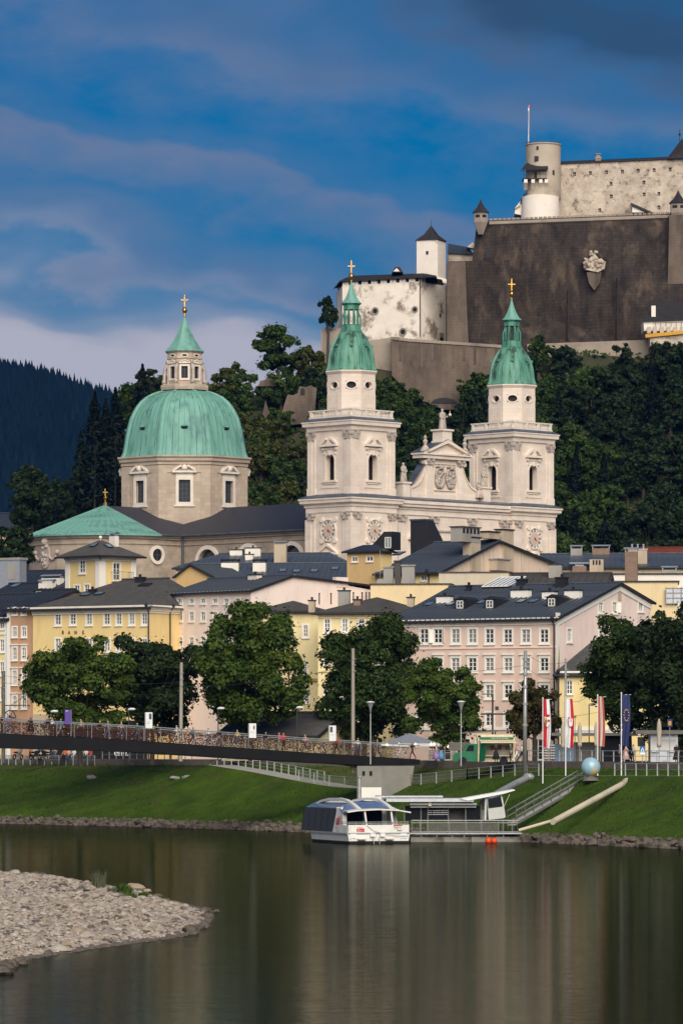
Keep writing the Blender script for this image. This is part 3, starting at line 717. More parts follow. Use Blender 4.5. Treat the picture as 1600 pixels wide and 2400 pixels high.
# carved cartouche on the apse
th=th_of(109);pt=app(th);zc=Z(1302,AC.y - 9);b=MB()
sprism(b,pt,[(1.1 * math.cos(2 * math.pi * k / 16),zc + 2.3 * math.sin(2 * math.pi * k / 16)) for k in range(16)],0,0.4)
for k in range(12): b.ball(pt(random.Random(k).uniform(-0.7,0.7),zc + random.Random(k + 50).uniform(-1.7,1.6),0.45),0.33,6,4)
b.ball(pt(0,zc + 2.3,0.3),0.7,8,6)
for sg in (-1,1):
 b.tube([pt(sg * 1.0,zc - 0.2,0.3),pt(sg * 1.8,zc - 0.75,0.3),pt(sg * 2.6,zc - 0.3,0.3),pt(sg * 2.9,zc + 0.4,0.3)],0.24,6);b.ball(pt(sg * 2.9,zc + 0.5,0.3),0.42,7,5)
 b.tube([pt(sg * 0.3,zc - 3.6,0.3),pt(sg * 1.5,zc - 4.0,0.4),pt(sg * 2.6,zc - 4.6,0.3)],0.3,6)
b.ball(pt(0,zc - 3.4,0.3),0.55,7,5);b.build('cartouche',MT['marble_worn'],ap)
# roofs
b=MB()
def rz(v): return ZR - (ZR - ZE) * v
o_=0.9
for w in (NW + o_,-(NW + o_)):
 q=[loc(3.0,w) + Vector((0,0,ZE)),loc(61.4 + TWd,w) + Vector((0,0,ZE)),loc(61.4 + TWd,0) + Vector((0,0,ZR)),loc(3.0,0) + Vector((0,0,ZR))]
 b.poly(q)
for t in (61.4 - TWd - o_,61.4 + TWd + o_):
 b.poly([loc(t,0) + Vector((0,0,ZE)),loc(t,Q + 0.3) + Vector((0,0,ZE)),loc(61.4,Q + 0.3) + Vector((0,0,ZR)),loc(61.4,0) + Vector((0,0,ZR))])
b.poly([loc(61.4 + TWd,NW + o_) + Vector((0,0,ZE)),loc(61.4 + TWd,-NW - o_) + Vector((0,0,ZE)),loc(61.4 + TWd,0) + Vector((0,0,ZR))])
rf_=b.build('roof',MT['slate'],CA)
b=MB();b.tube([loc(3.0,NW + o_ + 0.12) + Vector((0,0,ZE + 0.05)),loc(t0 - o_,NW + o_ + 0.12) + Vector((0,0,ZE + 0.05)),loc(t0 - o_,Q) + Vector((0,0,ZE + 0.05))],0.16,6)
b.tube([loc(t0 - 0.35,NW + 0.35) + Vector((0,0,ZE)),loc(t0 - 0.35,NW + 0.35) + Vector((0,0,20))],0.2,6);b.ball(loc(t0 - 0.4,NW + 0.5) + Vector((0,0,ZE - 0.2)),0.42,8,6);b.build('gutter',MT['lead'],rf_)
# copper half cone over the apse: one sheet per seam
pk=DC + TR * (Q + 0.2)
n=26
for k in range(n):
 a,a2=aa1 + math.pi * k / n,aa1 + math.pi * (k + 1) / n
 rr=TWd + 1.0
 p0=AC + Vector((rr * math.cos(a),rr * math.sin(a),ZE + 0.1));p1=AC + Vector((rr * math.cos(a2),rr * math.sin(a2),ZE + 0.1));tp=Vector((pk.x,pk.y,ZR + 0.15))
 b=MB();b.poly([p0,p1,tp]);b.poly([p1,p0,p0 + Vector((0,0,-0.28)),p1 + Vector((0,0,-0.28))])
 up=Vector((0,0,0.09));pe=(p1 - p0).normalized() * 0.07;b.add([p0,p0 + up + pe * 0.5,tp + up * 0.3,tp,p0 + pe * 2],[(0,1,2,3),(1,4,3,2)])
 b.build('copper_sheet',MT['copper'],ap)
b=MB();b.lathe([(0.35,ZR),(0.3,ZR + 0.5),(0.12,ZR + 0.8),(0.1,ZR + 1.2)],8,Vector((pk.x,pk.y,0)));b.ball(Vector((pk.x,pk.y,ZR + 1.4)),0.3,8,6);b.box(pk.x - 0.06,pk.x + 0.06,pk.y - 0.05,pk.y + 0.05,ZR + 1.6,ZR + 3.0);b.box(pk.x - 0.4,pk.x + 0.4,pk.y - 0.05,pk.y + 0.05,ZR + 2.3,ZR + 2.42);b.build('small_cross',MT['gold'],ap)
b=MB()
wall_grid(b,lambda s,z,o: tuple(loc(3 + s,-NW - o) + Vector((0,0,z))),0,61.4 + TWd - 3,6.4,ZE)
wall_grid(b,lambda s,z,o: tuple(loc(61.4 + TWd + o,-NW + s) + Vector((0,0,z))),0,NW + Q,6.4,ZE)
b.build('rear_wall',MT['nave_stone'],CA)
# ---- drum and dome
K8=1 / math.cos(math.pi / 8);DA=11.05;YD=DC.y
def zd(py): return Z(py,YD - 9)
zt=zd(1080);zb_=40.0
hw=DA * math.tan(math.pi / 8)
b=MB();sur=MB();ped=MB();gl=MB();bars=MB();fr=MB();slit=MB()
wz0,wz1=zd(1178),zd(1126)
for k in tick(range(8)):
 a=-math.pi / 2 + 0.035 + k * math.pi / 4;n_=Vector((math.cos(a),math.sin(a),0));t_=Vector((-math.sin(a),math.cos(a),0))
 pt=lambda s,z,o,n_=n_,t_=t_: tuple(DC + n_ * (DA + o) + t_ * s + Vector((0,0,z)))
 hl=[(-1.02,1.02,wz0,wz1)]
 wall_grid(b,pt,-hw,hw,zb_,zt,hl,0.55)
 gl_=sprism(gl,pt,[(-1.02,wz0),(1.02,wz0),(1.02,wz1),(-1.02,wz1)],-0.6,-0.5)
 for q in (-0.34,0.34): sbox(bars,pt,q - 0.04,q + 0.04,wz0,wz1,-0.5,-0.44)
 for q in range(1,5): z=wz0 + (wz1 - wz0) * q / 5;sbox(bars,pt,-1.02,1.02,z - 0.03,z + 0.03,-0.5,-0.45)
 ro=[(-1.55,wz0 - 0.55),(1.55,wz0 - 0.55),(1.55,wz1 + 0.55),(-1.55,wz1 + 0.55)];ri=[(-1.02,wz0),(1.02,wz0),(1.02,wz1),(-1.02,wz1)]
 ring(sur,pt,ro,ri,-0.2,0.18);sbox(sur,pt,-1.5,1.5,wz1 + 0.55,wz1 + 1.2,0,0.1);sbox(sur,pt,-1.85,1.85,wz0 - 0.8,wz0 - 0.55,0,0.25)
 pediment(ped,pt,0,4.3,wz1 + 1.25,1.5,0.55,True,True);ped.ball(pt(0,wz1 + 2.1,0.2),0.6,10,6)
 for sg in (-1,1):
  s0,s1=sorted((sg * 2.98,sg * hw));sbox(fr,pt,s0,s1,zb_,zt - 0.9,0,0.14)
  sbox(fr,pt,min(sg * 2.2,sg * 2.98),max(sg * 2.2,sg * 2.98),wz1 + 1.3,zt - 0.9,0,0.14)
 if k ==1 or k ==0:
  for z in (zd(1090),zd(1130),zd(1156),zd(1190)): sbox(slit,pt,(hw - 1.55 if k ==0 else 9),(hw - 1.35 if k ==0 else 9.1),z - 0.3,z + 0.3,0.12,0.16)
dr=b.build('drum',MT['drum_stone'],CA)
sur.each('window_surround',MT['trim_pale'],dr);ped.each('window_pediment',MT['trim_pale'],dr);gl.each('window_glass',MT['glass'],dr);bars.each('glazing_bar',MT['lead'],dr)
fr.each('pilaster',MT['drum_stone'],dr)
b=MB();DCz=lambda z: (DC.x,DC.y,z)
PH=-math.pi / 2 + 0.035 + math.pi / 8
b.lathe([(DA * K8,zt - 0.9),((DA + 0.25) * K8,zt - 0.75),((DA + 0.25) * K8,zt - 0.3),((DA + 0.55) * K8,zt - 0.1),((DA + 0.6) * K8,zt + 0.35),((DA + 0.85) * K8,zt + 0.6),((DA + 0.85) * K8,zt + 0.85),(DA,zt + 0.86)],8,(DC.x,DC.y,0),ph=PH);b.build('cornice',MT['drum_stone'],dr)
oc=lambda mixv: (lambda a: (1 - mixv) + mixv * (1 / math.cos(((a - PH) % (math.pi / 4)) - math.pi / 8)) * 0.975)
prow=[(1070,155),(1066,152.5),(1058,149),(1040,145.5),(1020,142.5),(1001,138.5),(982,132),(966,124.5),(954,117),(942,107.5),(930,93),(922,78),(917,65),(914,54)]
dprof=[(hw_ * YD / F * 0.985,Z(py,YD - (9 if py > 1000 else 4))) for py,hw_ in prow]
b=MB();b.smooth=True;b.lathe(dprof,96,(DC.x,DC.y,0),rf=oc(0.55));dm=b.build('dome',MT['copper'],CA)
def meridian(b,a,w,e,prof,f):
 for j in range(len(prof) - 1):
  (r0,z0),(r1,z1)=prof[j],prof[j + 1];r0 *=f;r1 *=f;ca,sa=math.cos(a),math.sin(a);w0=w * (0.3 + 0.7 * r0 / prof[0][0]);w1=w * (0.3 + 0.7 * r1 / prof[0][0])
  q=lambda r,z,s,e: (DC.x + ca * (r + e) - sa * s,DC.y + sa * (r + e) + ca * s,z + e * 0.5)
  b.add([q(r0,z0,-w0,-0.1),q(r0,z0,-w0 * 0.75,e),q(r0,z0,w0 * 0.75,e),q(r0,z0,w0,-0.1),q(r1,z1,-w1,-0.1),q(r1,z1,-w1 * 0.75,e),q(r1,z1,w1 * 0.75,e),q(r1,z1,w1,-0.1)],
   [(0,1,5,4),(1,2,6,5),(2,3,7,6)])
for k in tick(range(8)):
 a=PH + k * math.pi / 4;b=MB();b.smooth=True;meridian(b,a,0.62,0.22,dprof,oc(0.55)(a));b.build('dome_rib',MT['copper'],dm)
b=MB()
for k in range(64):
 if k % 8 ==0: continue
 a=PH + k * math.pi / 32;meridian(b,a,0.06,0.05,dprof,oc(0.55)(a))
b.build('sheet_seam',MT['copper_dark'],dm)
for k in tick(range(8)):
 a=PH + math.pi / 8 + k * math.pi / 4;f=oc(0.55)(a);r=dprof[5][0] * f;z=dprof[5][1]
 M=Matrix.Translation((DC.x,DC.y,0)) @ Matrix.Rotation(a,4,'Z');b=MB(M)
 b.add([(r - 0.3,-0.42,z - 0.5),(r - 0.3,0.42,z - 0.5),(r + 0.35,0.5,z - 0.12),(r + 0.35,-0.5,z - 0.12),(r - 1.0,-0.42,z + 0.9),(r - 1.0,0.42,z + 0.9),(r + 0.42,0.65,z + 0.1),(r + 0.42,-0.65,z + 0.1)],[(0,3,2,1),(4,5,6,7),(1,2,6,5),(3,0,4,7)])
 b.mi=1;b.add([(r + 0.33,-0.5,z - 0.12),(r + 0.33,0.5,z - 0.12),(r + 0.4,0.62,z + 0.08),(r + 0.4,-0.62,z + 0.08),(r + 0.1,-0.4,z - 0.4),(r + 0.1,0.4,z - 0.4)],[(0,1,2,3),(0,4,5,1)])
 b.build('dome_hatch',[MT['copper'],MT['opening']],dm)
# lantern
zl=lambda py: Z(py,YD);LA=2.95
b=MB();b.lathe([(4.15 * K8,zl(916)),(4.25 * K8,zl(910)),(4.2 * K8,zl(905)),(3.9 * K8,zl(903)),(3.0 * K8,zl(902))],8,(DC.x,DC.y,0),ph=PH);lt=b.build('lantern_base',MT['drum_stone'],CA)
b=MB();sr=MB();g=MB();bt=MB();hw=LA * math.tan(math.pi / 8)
for k in tick(range(8)):
 a=PH + math.pi / 8 + k * math.pi / 4;n_=Vector((math.cos(a),math.sin(a),0));t_=Vector((-math.sin(a),math.cos(a),0))
 pt=lambda s,z,o,n_=n_,t_=t_: tuple(DC + n_ * (LA + o) + t_ * s + Vector((0,0,z)))
 w0,w1=zl(889),zl(861)
 wall_grid(b,pt,-hw,hw,zl(903),zl(826),[(-0.58,0.58,w0,w1)],0.3)
 ring(sr,pt,[(-0.92,w0 - 0.35),(0.92,w0 - 0.35),(0.92,w1 + 0.35),(-0.92,w1 + 0.35)],[(-0.58,w0),(0.58,w0),(0.58,w1),(-0.58,w1)],-0.1,0.14)
 pediment(sr,pt,0,2.1,w1 + 0.5,0.75,0.3)
 n=14;zc=zl(835.5);eo=[(0.66 * math.copysign(abs(math.cos(2 * math.pi * q / n)) ** 0.7,math.cos(2 * math.pi * q / n)),zc + 0.36 * math.sin(2 * math.pi * q / n)) for q in range(n)];ei=[(p[0] * 0.68,zc + (p[1] - zc) * 0.55) for p in eo]
 ring(sr,pt,eo,ei,0,0.1);sprism(g,pt,ei,0.0,0.04)
 sprism(g,pt,[(-0.58,w0),(0.58,w0),(0.58,w1),(-0.58,w1)],-0.34,-0.28)
 sbox(bt,pt,-0.03,0.03,w0,w1,-0.28,-0.22)
 for q in (1,2,3): sbox(bt,pt,-0.58,0.58,w0 + (w1 - w0) * q / 4 - 0.03,w0 + (w1 - w0) * q / 4 + 0.03,-0.28,-0.23)
b.build('lantern_wall',MT['drum_stone'],lt);sr.each('window_surround',MT['trim_pale'],lt);g.each('window_glass',MT['opening'],lt);bt.each('glazing_bar',MT['lead'],lt)
b=MB()
for k in tick(range(8)):
 a=PH + k * math.pi / 4;b.M=Matrix.Translation((DC.x,DC.y,0)) @ Matrix.Rotation(a,4,'Z')
 b.box(3.05,3.4,-0.2,0.2,zl(903),zl(845));b.box(3.75,4.15,-0.22,0.22,zl(903),zl(880))
 b.prism([(3.75,-0.2,zl(880)),(4.15,-0.2,zl(880)),(4.0,-0.2,zl(868)),(3.5,-0.2,zl(855)),(3.3,-0.2,zl(850)),(3.3,-0.2,zl(858)),(3.7,-0.2,zl(870))],(0,0.4,0));b.ball((3.35,0,zl(850)),0.35,7,5);b.ball((3.98,0,zl(897)),0.4,7,5)
b.each('scroll_buttress',MT['marble_worn'],lt)
b=MB();b.lathe([(LA * K8,zl(844)),(3.1 * K8,zl(843)),(3.1 * K8,zl(842)),(LA * K8,zl(841.5))],8,(DC.x,DC.y,0),ph=PH,cap=False);b.lathe([(LA * K8,zl(829)),(3.2 * K8,zl(827)),(3.3 * K8,zl(825)),(3.3 * K8,zl(824)),(1,zl(823.9))],8,(DC.x,DC.y,0),ph=PH);b.build('lantern_cornice',MT['drum_stone'],lt)
b=MB();b.lathe([(3.42 * K8,zl(825)),(3.4 * K8,zl(823.5)),(2.6 * K8,zl(812)),(1.85 * K8,zl(796)),(1.2 * K8,zl(777)),(0.65 * K8,zl(759)),(0.22,zl(745)),(0.14,zl(742))],8,(DC.x,DC.y,0),ph=PH);sp=b.build('spire_roof',MT['copper'],lt)
b=MB();b.smooth=True;c0=(DC.x,DC.y,0);b.lathe([(0.12,zl(744)),(0.22,zl(741.5)),(0.09,zl(739)),(0.2,zl(736)),(0.09,zl(733))],10,c0);b.ball((DC.x,DC.y,zl(727)),0.46,14,10,(1,1,1.12));b.lathe([(0.1,zl(721)),(0.18,zl(719)),(0.06,zl(717))],8,c0);b.build('gilded_ball',MT['gold'],lt)
b=MB();x,y=DC.x,DC.y;b.box(x - 0.09,x + 0.09,y - 0.06,y + 0.06,zl(719),zl(693));b.box(x - 0.55,x + 0.55,y - 0.06,y + 0.06,zl(704),zl(701.6))
for q in ((x - 0.58,zl(702.8)),(x + 0.58,zl(702.8)),(x,zl(692.5))): b.ball((q[0],y,q[1]),0.14,6,4)
b.build('gilded_cross',MT['gold'],lt)
# ================================================================== land and water
pm('grass',(0.058,0.098,0.008),(0.024,0.050,0.006),0.35,0.9,0.06,9.0,c3=(0.070,0.066,0.018),scale3=0.3,t3=(0.54,0.70),spec=0.1)
pm('grass_dry',(0.085,0.080,0.024),(0.045,0.070,0.014),0.5,0.9,0.05,9.0,spec=0.1)
pm('blade',(0.078,0.135,0.012),(0.022,0.052,0.006),0.6,0.8,c3=(0.10,0.092,0.026),scale3=0.35,t3=(0.55,0.68),spec=0.15,trans=0.25)
pm('rock',(0.15,0.12,0.095),(0.065,0.053,0.042),1.2,0.85,0.05,3.0,c3=(0.045,0.042,0.030),scale3=0.7,t3=(0.5,0.66))
pm('paving',(0.17,0.155,0.14),(0.13,0.12,0.11),0.6,0.85,0.01,6.0)
pm('path_gravel',(0.36,0.34,0.31),(0.28,0.265,0.245),1.0,0.9,0.02,8.0)
pm('earth',(0.030,0.032,0.014),(0.055,0.050,0.026),0.15,0.95,0.4,0.8)
pm('concrete',(0.36,0.335,0.30),(0.27,0.25,0.225),0.7,0.85,0.01,6,c3=(0.19,0.17,0.15),scale3=0.5,t3=(0.55,0.75))
pm('concrete_brown',(0.19,0.155,0.125),(0.13,0.11,0.09),0.7,0.85,0.01,6,c3=(0.085,0.075,0.06),scale3=0.5,t3=(0.5,0.7))
pm('mountain',(0.004,0.011,0.016),(0.006,0.015,0.020),0.02,1.0,spec=0.0)  # bluish tone carries the distance haze in the forest colour itself
def river_mat():
 m=bpy.data.materials.new('river_water');m.use_nodes=True;nt=m.node_tree;N=nt.nodes;L=nt.links;b=N['Principled BSDF']
 N.remove(b);b=N.new('ShaderNodeBsdfGlossy');b.inputs['Roughness'].default_value=0.06;b.inputs['Color'].default_value=(0.93,0.92,0.80,1)
 df=N.new('ShaderNodeBsdfDiffuse');df.inputs['Color'].default_value=(0.007,0.009,0.003,1);ms=N.new('ShaderNodeMixShader');ms.inputs[0].default_value=0.35
 L.new(df.outputs[0],ms.inputs[1]);L.new(b.outputs[0],ms.inputs[2]);L.new(ms.outputs[0],N['Material Output'].inputs[0])
 tc=N.new('ShaderNodeTexCoord');last=None
 for sc,st,dist,dt in ((1.0,(0.30,1.0,1),0.012,3.0),(1.0,(0.8,3.2,1),0.012,5.0),(1.0,(0.035,0.11,1),0.025,2.0)):
  mp=N.new('ShaderNodeMapping');mp.inputs['Scale'].default_value=st;mp.inputs['Rotation'].default_value=(0,0,R(12));L.new(tc.outputs['Object'],mp.inputs[0])
  n=N.new('ShaderNodeTexNoise');n.inputs['Scale'].default_value=sc;n.inputs['Detail'].default_value=dt;L.new(mp.outputs[0],n.inputs[0])
  bp=N.new('ShaderNodeBump');bp.inputs['Strength'].default_value=1.0;bp.inputs['Distance'].default_value=dist;L.new(n.outputs[0],bp.inputs['Height'])
  if last: L.new(last.outputs[0],bp.inputs['Normal'])
  last=bp
 L.new(last.outputs[0],b.inputs['Normal']);return m
MT['water']=river_mat()
# waterline of the far bank (world x, y), left to right, and the level direction away from the river
WATER=[(-330,860),(-160,612),(-90,513),(-62,475),(-35.5,444),(-22,427.5),(-10.7,412),(0,392),(7,376),(16.4,356),(26.6,333),(40,303),(70,240),(130,120),(190,0),(240,-120)]
ND=Vector((0.85,0.527,0)).normalized()
def resample(pl,step):
 out=[]
 for i in range(len(pl) - 1):
  a,b=Vector(pl[i]),Vector(pl[i + 1]);n=max(1,int((b - a).length / step))
  for k in range(n): out.append(a + (b - a) * k / n)
 out.append(Vector(pl[-1]));return out
WLN=[Vector((p.x,p.y,0)) for p in resample([Vector((*p,0)) for p in WATER],2.0)]
# path height on the slope, by photo column of the path
def path_z(px):
 kx=[-9999,430,500,600,700,790,850,1000,1120,1230,1600,99999];kz=[6.2,6.2,6.15,5.5,4.7,4.05,3.9,4.3,4.9,5.35,5.5,5.5]
 return float(np.interp(px,kx,kz))
def path_on(px): return float(np.interp(px,[440,500],[0,1]))
STREET=6.5
def bank_z(pw,d):
 p=pw + ND * 14.0;px=p.x / max(p.y,50) * F + CXP;pz=path_z(px);k=path_on(px)
 if d < 0: return max(-1.5,d * 0.6)
 if d < 2: return 0.9 * d / 2
 if d < 13:
  plain=0.9 + (6.0 - 0.9) * (d - 2) / 18.0;withp=0.9 + (pz - 0.9) * (d - 2) / 11.0;sag=-0.25 * math.sin(math.pi * (d - 2) / 11)
  return plain * (1 - k) + withp * k + sag * k
 if d < 16: return (0.9 + 5.1 * (d - 2) / 18) * (1 - k) + pz * k
 return (0.9 + 5.1 * (min(d,20) - 2) / 18) * (1 - k) + (pz + (max(pz,6.0) - pz) * (d - 16) / 4.5) * k
ds=[-3,-0.3,0.5,1.2,2,3.5,5,6.5,8,9.5,11,12,13,14,15,16,17,18.2,19.4,20.5]
rnd=random.Random(11)
vs_,fs_,mi_=[],[],[]
for i,p in enumerate(WLN):
 for j,d in enumerate(ds):
  q=p + ND * d;z=bank_z(p,d)
  px=(p + ND * 14).x / max((p + ND * 14).y,50) * F + CXP
  if 2.5 < d < 12.5 or (path_on(px) < 0.5 and 12 < d < 19): z +=rnd.uniform(-0.07,0.07)
  if d < 0.3: pass
  vs_.append((q.x,q.y,z))
nd=len(ds)
for i in range(len(WLN) - 1):
 pw=WLN[i] + ND * 14;px=pw.x / max(pw.y,50) * F + CXP
 for j in range(nd - 1):
  d=(ds[j] + ds[j + 1]) / 2
  fs_.append((i * nd + j,i * nd + j + 1,(i + 1) * nd + j + 1,(i + 1) * nd + j))
  m=0
  if d < 1.2: m=1
  elif 13 < d < 16 and path_on(px) > 0.5: m=3
  elif d > 16 and path_on(px) > 0.5 and 640 < px < 1150: m=2
  elif path_on(px) < 0.5 and d > 18: m=2
  mi_.append(m)
me=np_mesh('river_bank',vs_,[f[::-1] for f in fs_],mi_,True)
BANK=place('river_bank',me,[MT['grass'],MT['rock'],MT['grass_dry'],MT['path_gravel']],None,(0,0,0));setp(BANK,kind='structure')
# low wall along the street edge
b=MB()
for i in range(len(WLN) - 1):
 a,c=WLN[i],WLN[i + 1]
 if a.y < 150 or a.y > 620: continue
 za,zc=bank_z(a,20.5) - 0.4,bank_z(c,20.5) - 0.4
 A0,A1,B0,B1=a + ND * 20.3,a + ND * 20.8,c + ND * 20.3,c + ND * 20.8
 b.add([(A0.x,A0.y,za),(A1.x,A1.y,za),(B1.x,B1.y,zc),(B0.x,B0.y,zc),(A0.x,A0.y,STREET + 0.12),(A1.x,A1.y,STREET + 0.12),(B1.x,B1.y,STREET + 0.12),(B0.x,B0.y,STREET + 0.12)],
  [(4,5,6,7)[::-1],(0,1,5,4)[::-1],(3,0,4,7)[::-1],(1,2,6,5)[::-1],(2,3,7,6)[::-1]])
qw=b.build('quay_wall',MT['concrete_brown'],None);setp(qw,'low brown concrete retaining wall along the edge of the riverside street','wall')
# street sheet
vs_,fs_=[],[]
for p in WLN:
 for d in (20.7,60,140,320,700,1500): q=p + ND * d;vs_.append((q.x,q.y,STREET - (0.0 if d < 300 else 0.3)))
for i in range(len(WLN) - 1):
 for j in range(5): fs_.append((i * 6 + j,(i + 1) * 6 + j,(i + 1) * 6 + j + 1,i * 6 + j + 1))
setp(place('street',np_mesh('street',vs_,fs_),MT['paving'],None,(0,0,0)),kind='structure')
# river
b=MB();b.poly([(-900,-300,0),(300,-300,0),(300,900,0),(-900,900,0)])
setp(b.build('river',MT['water'],None),kind='structure')
b=MB();b.poly([(-900,-300,-1.6),(300,-300,-1.6),(300,900,-1.6),(-900,900,-1.6)]);setp(b.build('river_bed',MT['earth'],None),kind='structure')
# ---- stones: shared rock meshes
def rock_mesh(seed,n=9,m=6):
 rnd=random.Random(seed);b=MB();b.ball((0,0,0),1.0,n,m);pl=[(Vector((rnd.gauss(0,1),rnd.gauss(0,1),rnd.gauss(0,1))).normalized(),rnd.uniform(0.55,0.85)) for _ in range(7)]
 out=[]
 for v in b.v:
  v=Vector(v) * rnd.uniform(0.92,1.08)
  for n_,d in pl:
   e=v.dot(n_) - d
   if e > 0: v -=n_ * e * 0.9
  out.append(tuple(v))
 b.v=out;return b.mesh('stone',uv=False)
BASE=np.array([(1,0,0),(0.3,0.95,0),(-0.8,0.6,0),(-0.8,-0.6,0),(0.3,-0.95,0),(0.45,0.3,0.7),(-0.4,0.35,0.75),(-0.1,-0.5,0.7)])
BFACE=np.array([(0,1,5),(1,6,5),(1,2,6),(2,3,6),(3,7,6),(3,4,7),(4,0,7),(0,5,7),(5,6,7)])
ROCKS=[rock_mesh(s) for s in range(9)]
for me in ROCKS: me.materials.append(MT['rock'])
rnd=random.Random(5);cnt=0
for i,p in enumerate(WLN):
 if not (325 < p.y < 460): continue
 px=p.x / p.y * F + CXP
 if px < -30 or px > 1640: continue
 for k in range(5):
  d=rnd.choice((-0.4,-0.1,0.2,0.5,0.9,1.3)) + rnd.uniform(-0.2,0.2)
  if 690 < px < 1235 and rnd.random() < 0.55: continue
  s=rnd.uniform(0.2,0.5) * (1.15 if d < 0.6 else 0.85);q=p + ND * d + Vector((rnd.uniform(-0.9,0.9),rnd.uniform(-0.9,0.9),0));cnt +=1
  if cnt > 295: break
  o=place('stone',ROCKS[rnd.randrange(9)],None,BANK,(q.x,q.y,max(0.0,bank_z(p,d)) + s * 0.22),scale=(s * rnd.uniform(0.9,1.5),s * rnd.uniform(0.8,1.2),s * rnd.uniform(0.6,0.95)))
  o.rotation_euler=(rnd.uniform(-0.4,0.4),rnd.uniform(-0.4,0.4),rnd.uniform(0,6.28))
rs=np.random.RandomState(31);vv=[];ff=[];k=0
for i in range(len(WLN) - 1):
 p=WLN[i]
 if not (325 < p.y < 462): continue
 for _ in range(46):
  d=rs.uniform(-0.5,1.5);w=p + (WLN[i + 1] - p) * rs.rand();q=w + ND * d;s_=rs.uniform(0.1,0.3);bv=BASE * (1 + rs.normal(0,0.18,(8,3))) * np.array([s_ * 1.2,s_,s_ * 0.85]);a=rs.rand() * 6.28;ca,sa=math.cos(a),math.sin(a)
  vv.append(np.stack([bv[:,0] * ca - bv[:,1] * sa + q.x,bv[:,0] * sa + bv[:,1] * ca + q.y,bv[:,2] + max(0.0,bank_z(w,d)) - 0.02],1));ff.append(BFACE + 8 * k);k +=1
o=place('riprap',np_mesh('riprap',np.concatenate(vv),np.concatenate(ff)),MT['rock'],BANK,(0,0,0));o['kind']='stuff'
# three pale boulders on the slope and one by the wall
for px,py,Y,s in ((419,1802,437,0.42),(428,1803,437,0.36),(442,1799,438,0.5),(218,1800,449,0.5)):
 q=P(px,py,Y);best=min(WLN,key=lambda w: abs((w + ND * 15).x / (w + ND * 15).y - q.x / q.y));
 dd=15.0;p=best + ND * dd
 o=place('boulder',ROCKS[(px * 7) % 9],None,None,(p.x,p.y,bank_z(best,dd) + s * 0.25),scale=(s * 1.4,s,s * 0.7))
 for sl in o.material_slots: sl.link='OBJECT';sl.material=MT['concrete']
 setp(o,{419: 'pale boulder at the left end of three on the grass slope',428: 'pale boulder in the middle of three on the grass slope',442: 'pale boulder at the right end of three by the ramp',218: 'lone pale boulder in the grass below the street railing'}[px],'boulder')
# ---- grass blades on the slope (stuff)
rs=np.random.RandomState(3);vv=[];
pts=[]
for i in range(len(WLN) - 1):
 p,p2=WLN[i],WLN[i + 1]
 if not (325 < p.y < 470): continue
 L=(p2 - p).length
 for _ in range(int(420 * L / 2)):
  d=rs.uniform(0.7,20.3);w=p + (p2 - p) * rs.rand()
  px=(w + ND * 14).x / (w + ND * 14).y * F + CXP
  if path_on(px) > 0.3 and 12.7 < d < 16.2: continue
  q=w + ND * d;pts.append((q.x,q.y,bank_z(w,d)))
pts=np.array(pts);n=len(pts);a=rs.rand(n) * 6.28;h=rs.uniform(0.07,0.20,n) * (1 + 1.2 * (rs.rand(n) < 0.03));w=rs.uniform(0.03,0.07,n)
dx=np.stack([np.cos(a) * w,np.sin(a) * w,np.zeros(n)],1);ln=np.stack([rs.uniform(-.08,.08,n),rs.uniform(-.08,.08,n),h],1)
vv=np.concatenate([pts - dx,pts + dx,pts + ln],0);ff=np.stack([np.arange(n),np.arange(n) + n,np.arange(n) + 2 * n],1)
setp(place('grass',np_mesh('grass',vv,ff),MT['blade'],None,(0,0,0.0)),'short green grass growing on the sloping river bank','grass',kind='stuff')
# ---- gravel bar
bar_px=[(-120,2040),(0,2050),(70,2057),(190,2069),(330,2093),(400,2113),(455,2127),(488,2142),(478,2165),(440,2190),(380,2202),(300,2212),(200,2226),(90,2243),(0,2260),(-80,2276),(-300,2310),(-500,2310),(-500,2045)]
bar=[(X(px,CAMH * F / (py - HYP)),CAMH * F / (py - HYP)) for px,py in bar_px]
def in_poly(x,y,pl):
 c=False;j=len(pl) - 1
 for i in range(len(pl)):
  if (pl[i][1] > y) !=(pl[j][1] > y) and x < (pl[j][0] - pl[i][0]) * (y - pl[i][1]) / (pl[j][1] - pl[i][1] + 1e-12) + pl[i][0]: c=not c
  j=i
 return c
def edge_d(x,y,pl):
 m=1e9
 for i in range(len(pl)):
  ax,ay=pl[i];bx,by=pl[(i + 1) % len(pl)];dx,dy=bx - ax,by - ay;t=max(0,min(1,((x - ax) * dx + (y - ay) * dy) / (dx * dx + dy * dy + 1e-9)))
  m=min(m,math.hypot(x - ax - t * dx,y - ay - t * dy))
 return m
def bar_z(x,y):
 d=edge_d(x,y,bar);d=d if in_poly(x,y,bar) else -d
 return max(-0.6,min(0.55,d * 0.16)) + 0.06 * math.sin(x * 1.7 + y * 0.4) * (1 if d > 1 else 0)
pm('gravel',(0.40,0.345,0.30),(0.25,0.215,0.19),7.0,0.9,0.03,14,c3=(0.16,0.135,0.11),scale3=0.5,t3=(0.5,0.7))
gx=np.arange(-40,-4,0.6);gy=np.arange(135,300,1.5);vs_=[(x,y,bar_z(x,y) - 0.03) for y in gy for x in gx];nx=len(gx)
fs_=[(j * nx + i,j * nx + i + 1,(j + 1) * nx + i + 1,(j + 1) * nx + i) for j in range(len(gy) - 1) for i in range(nx - 1)]
BAR=setp(place('gravel_bar',np_mesh('gravel_bar',vs_,fs_,None,True),MT['gravel'],None,(0,0,0)),kind='structure')
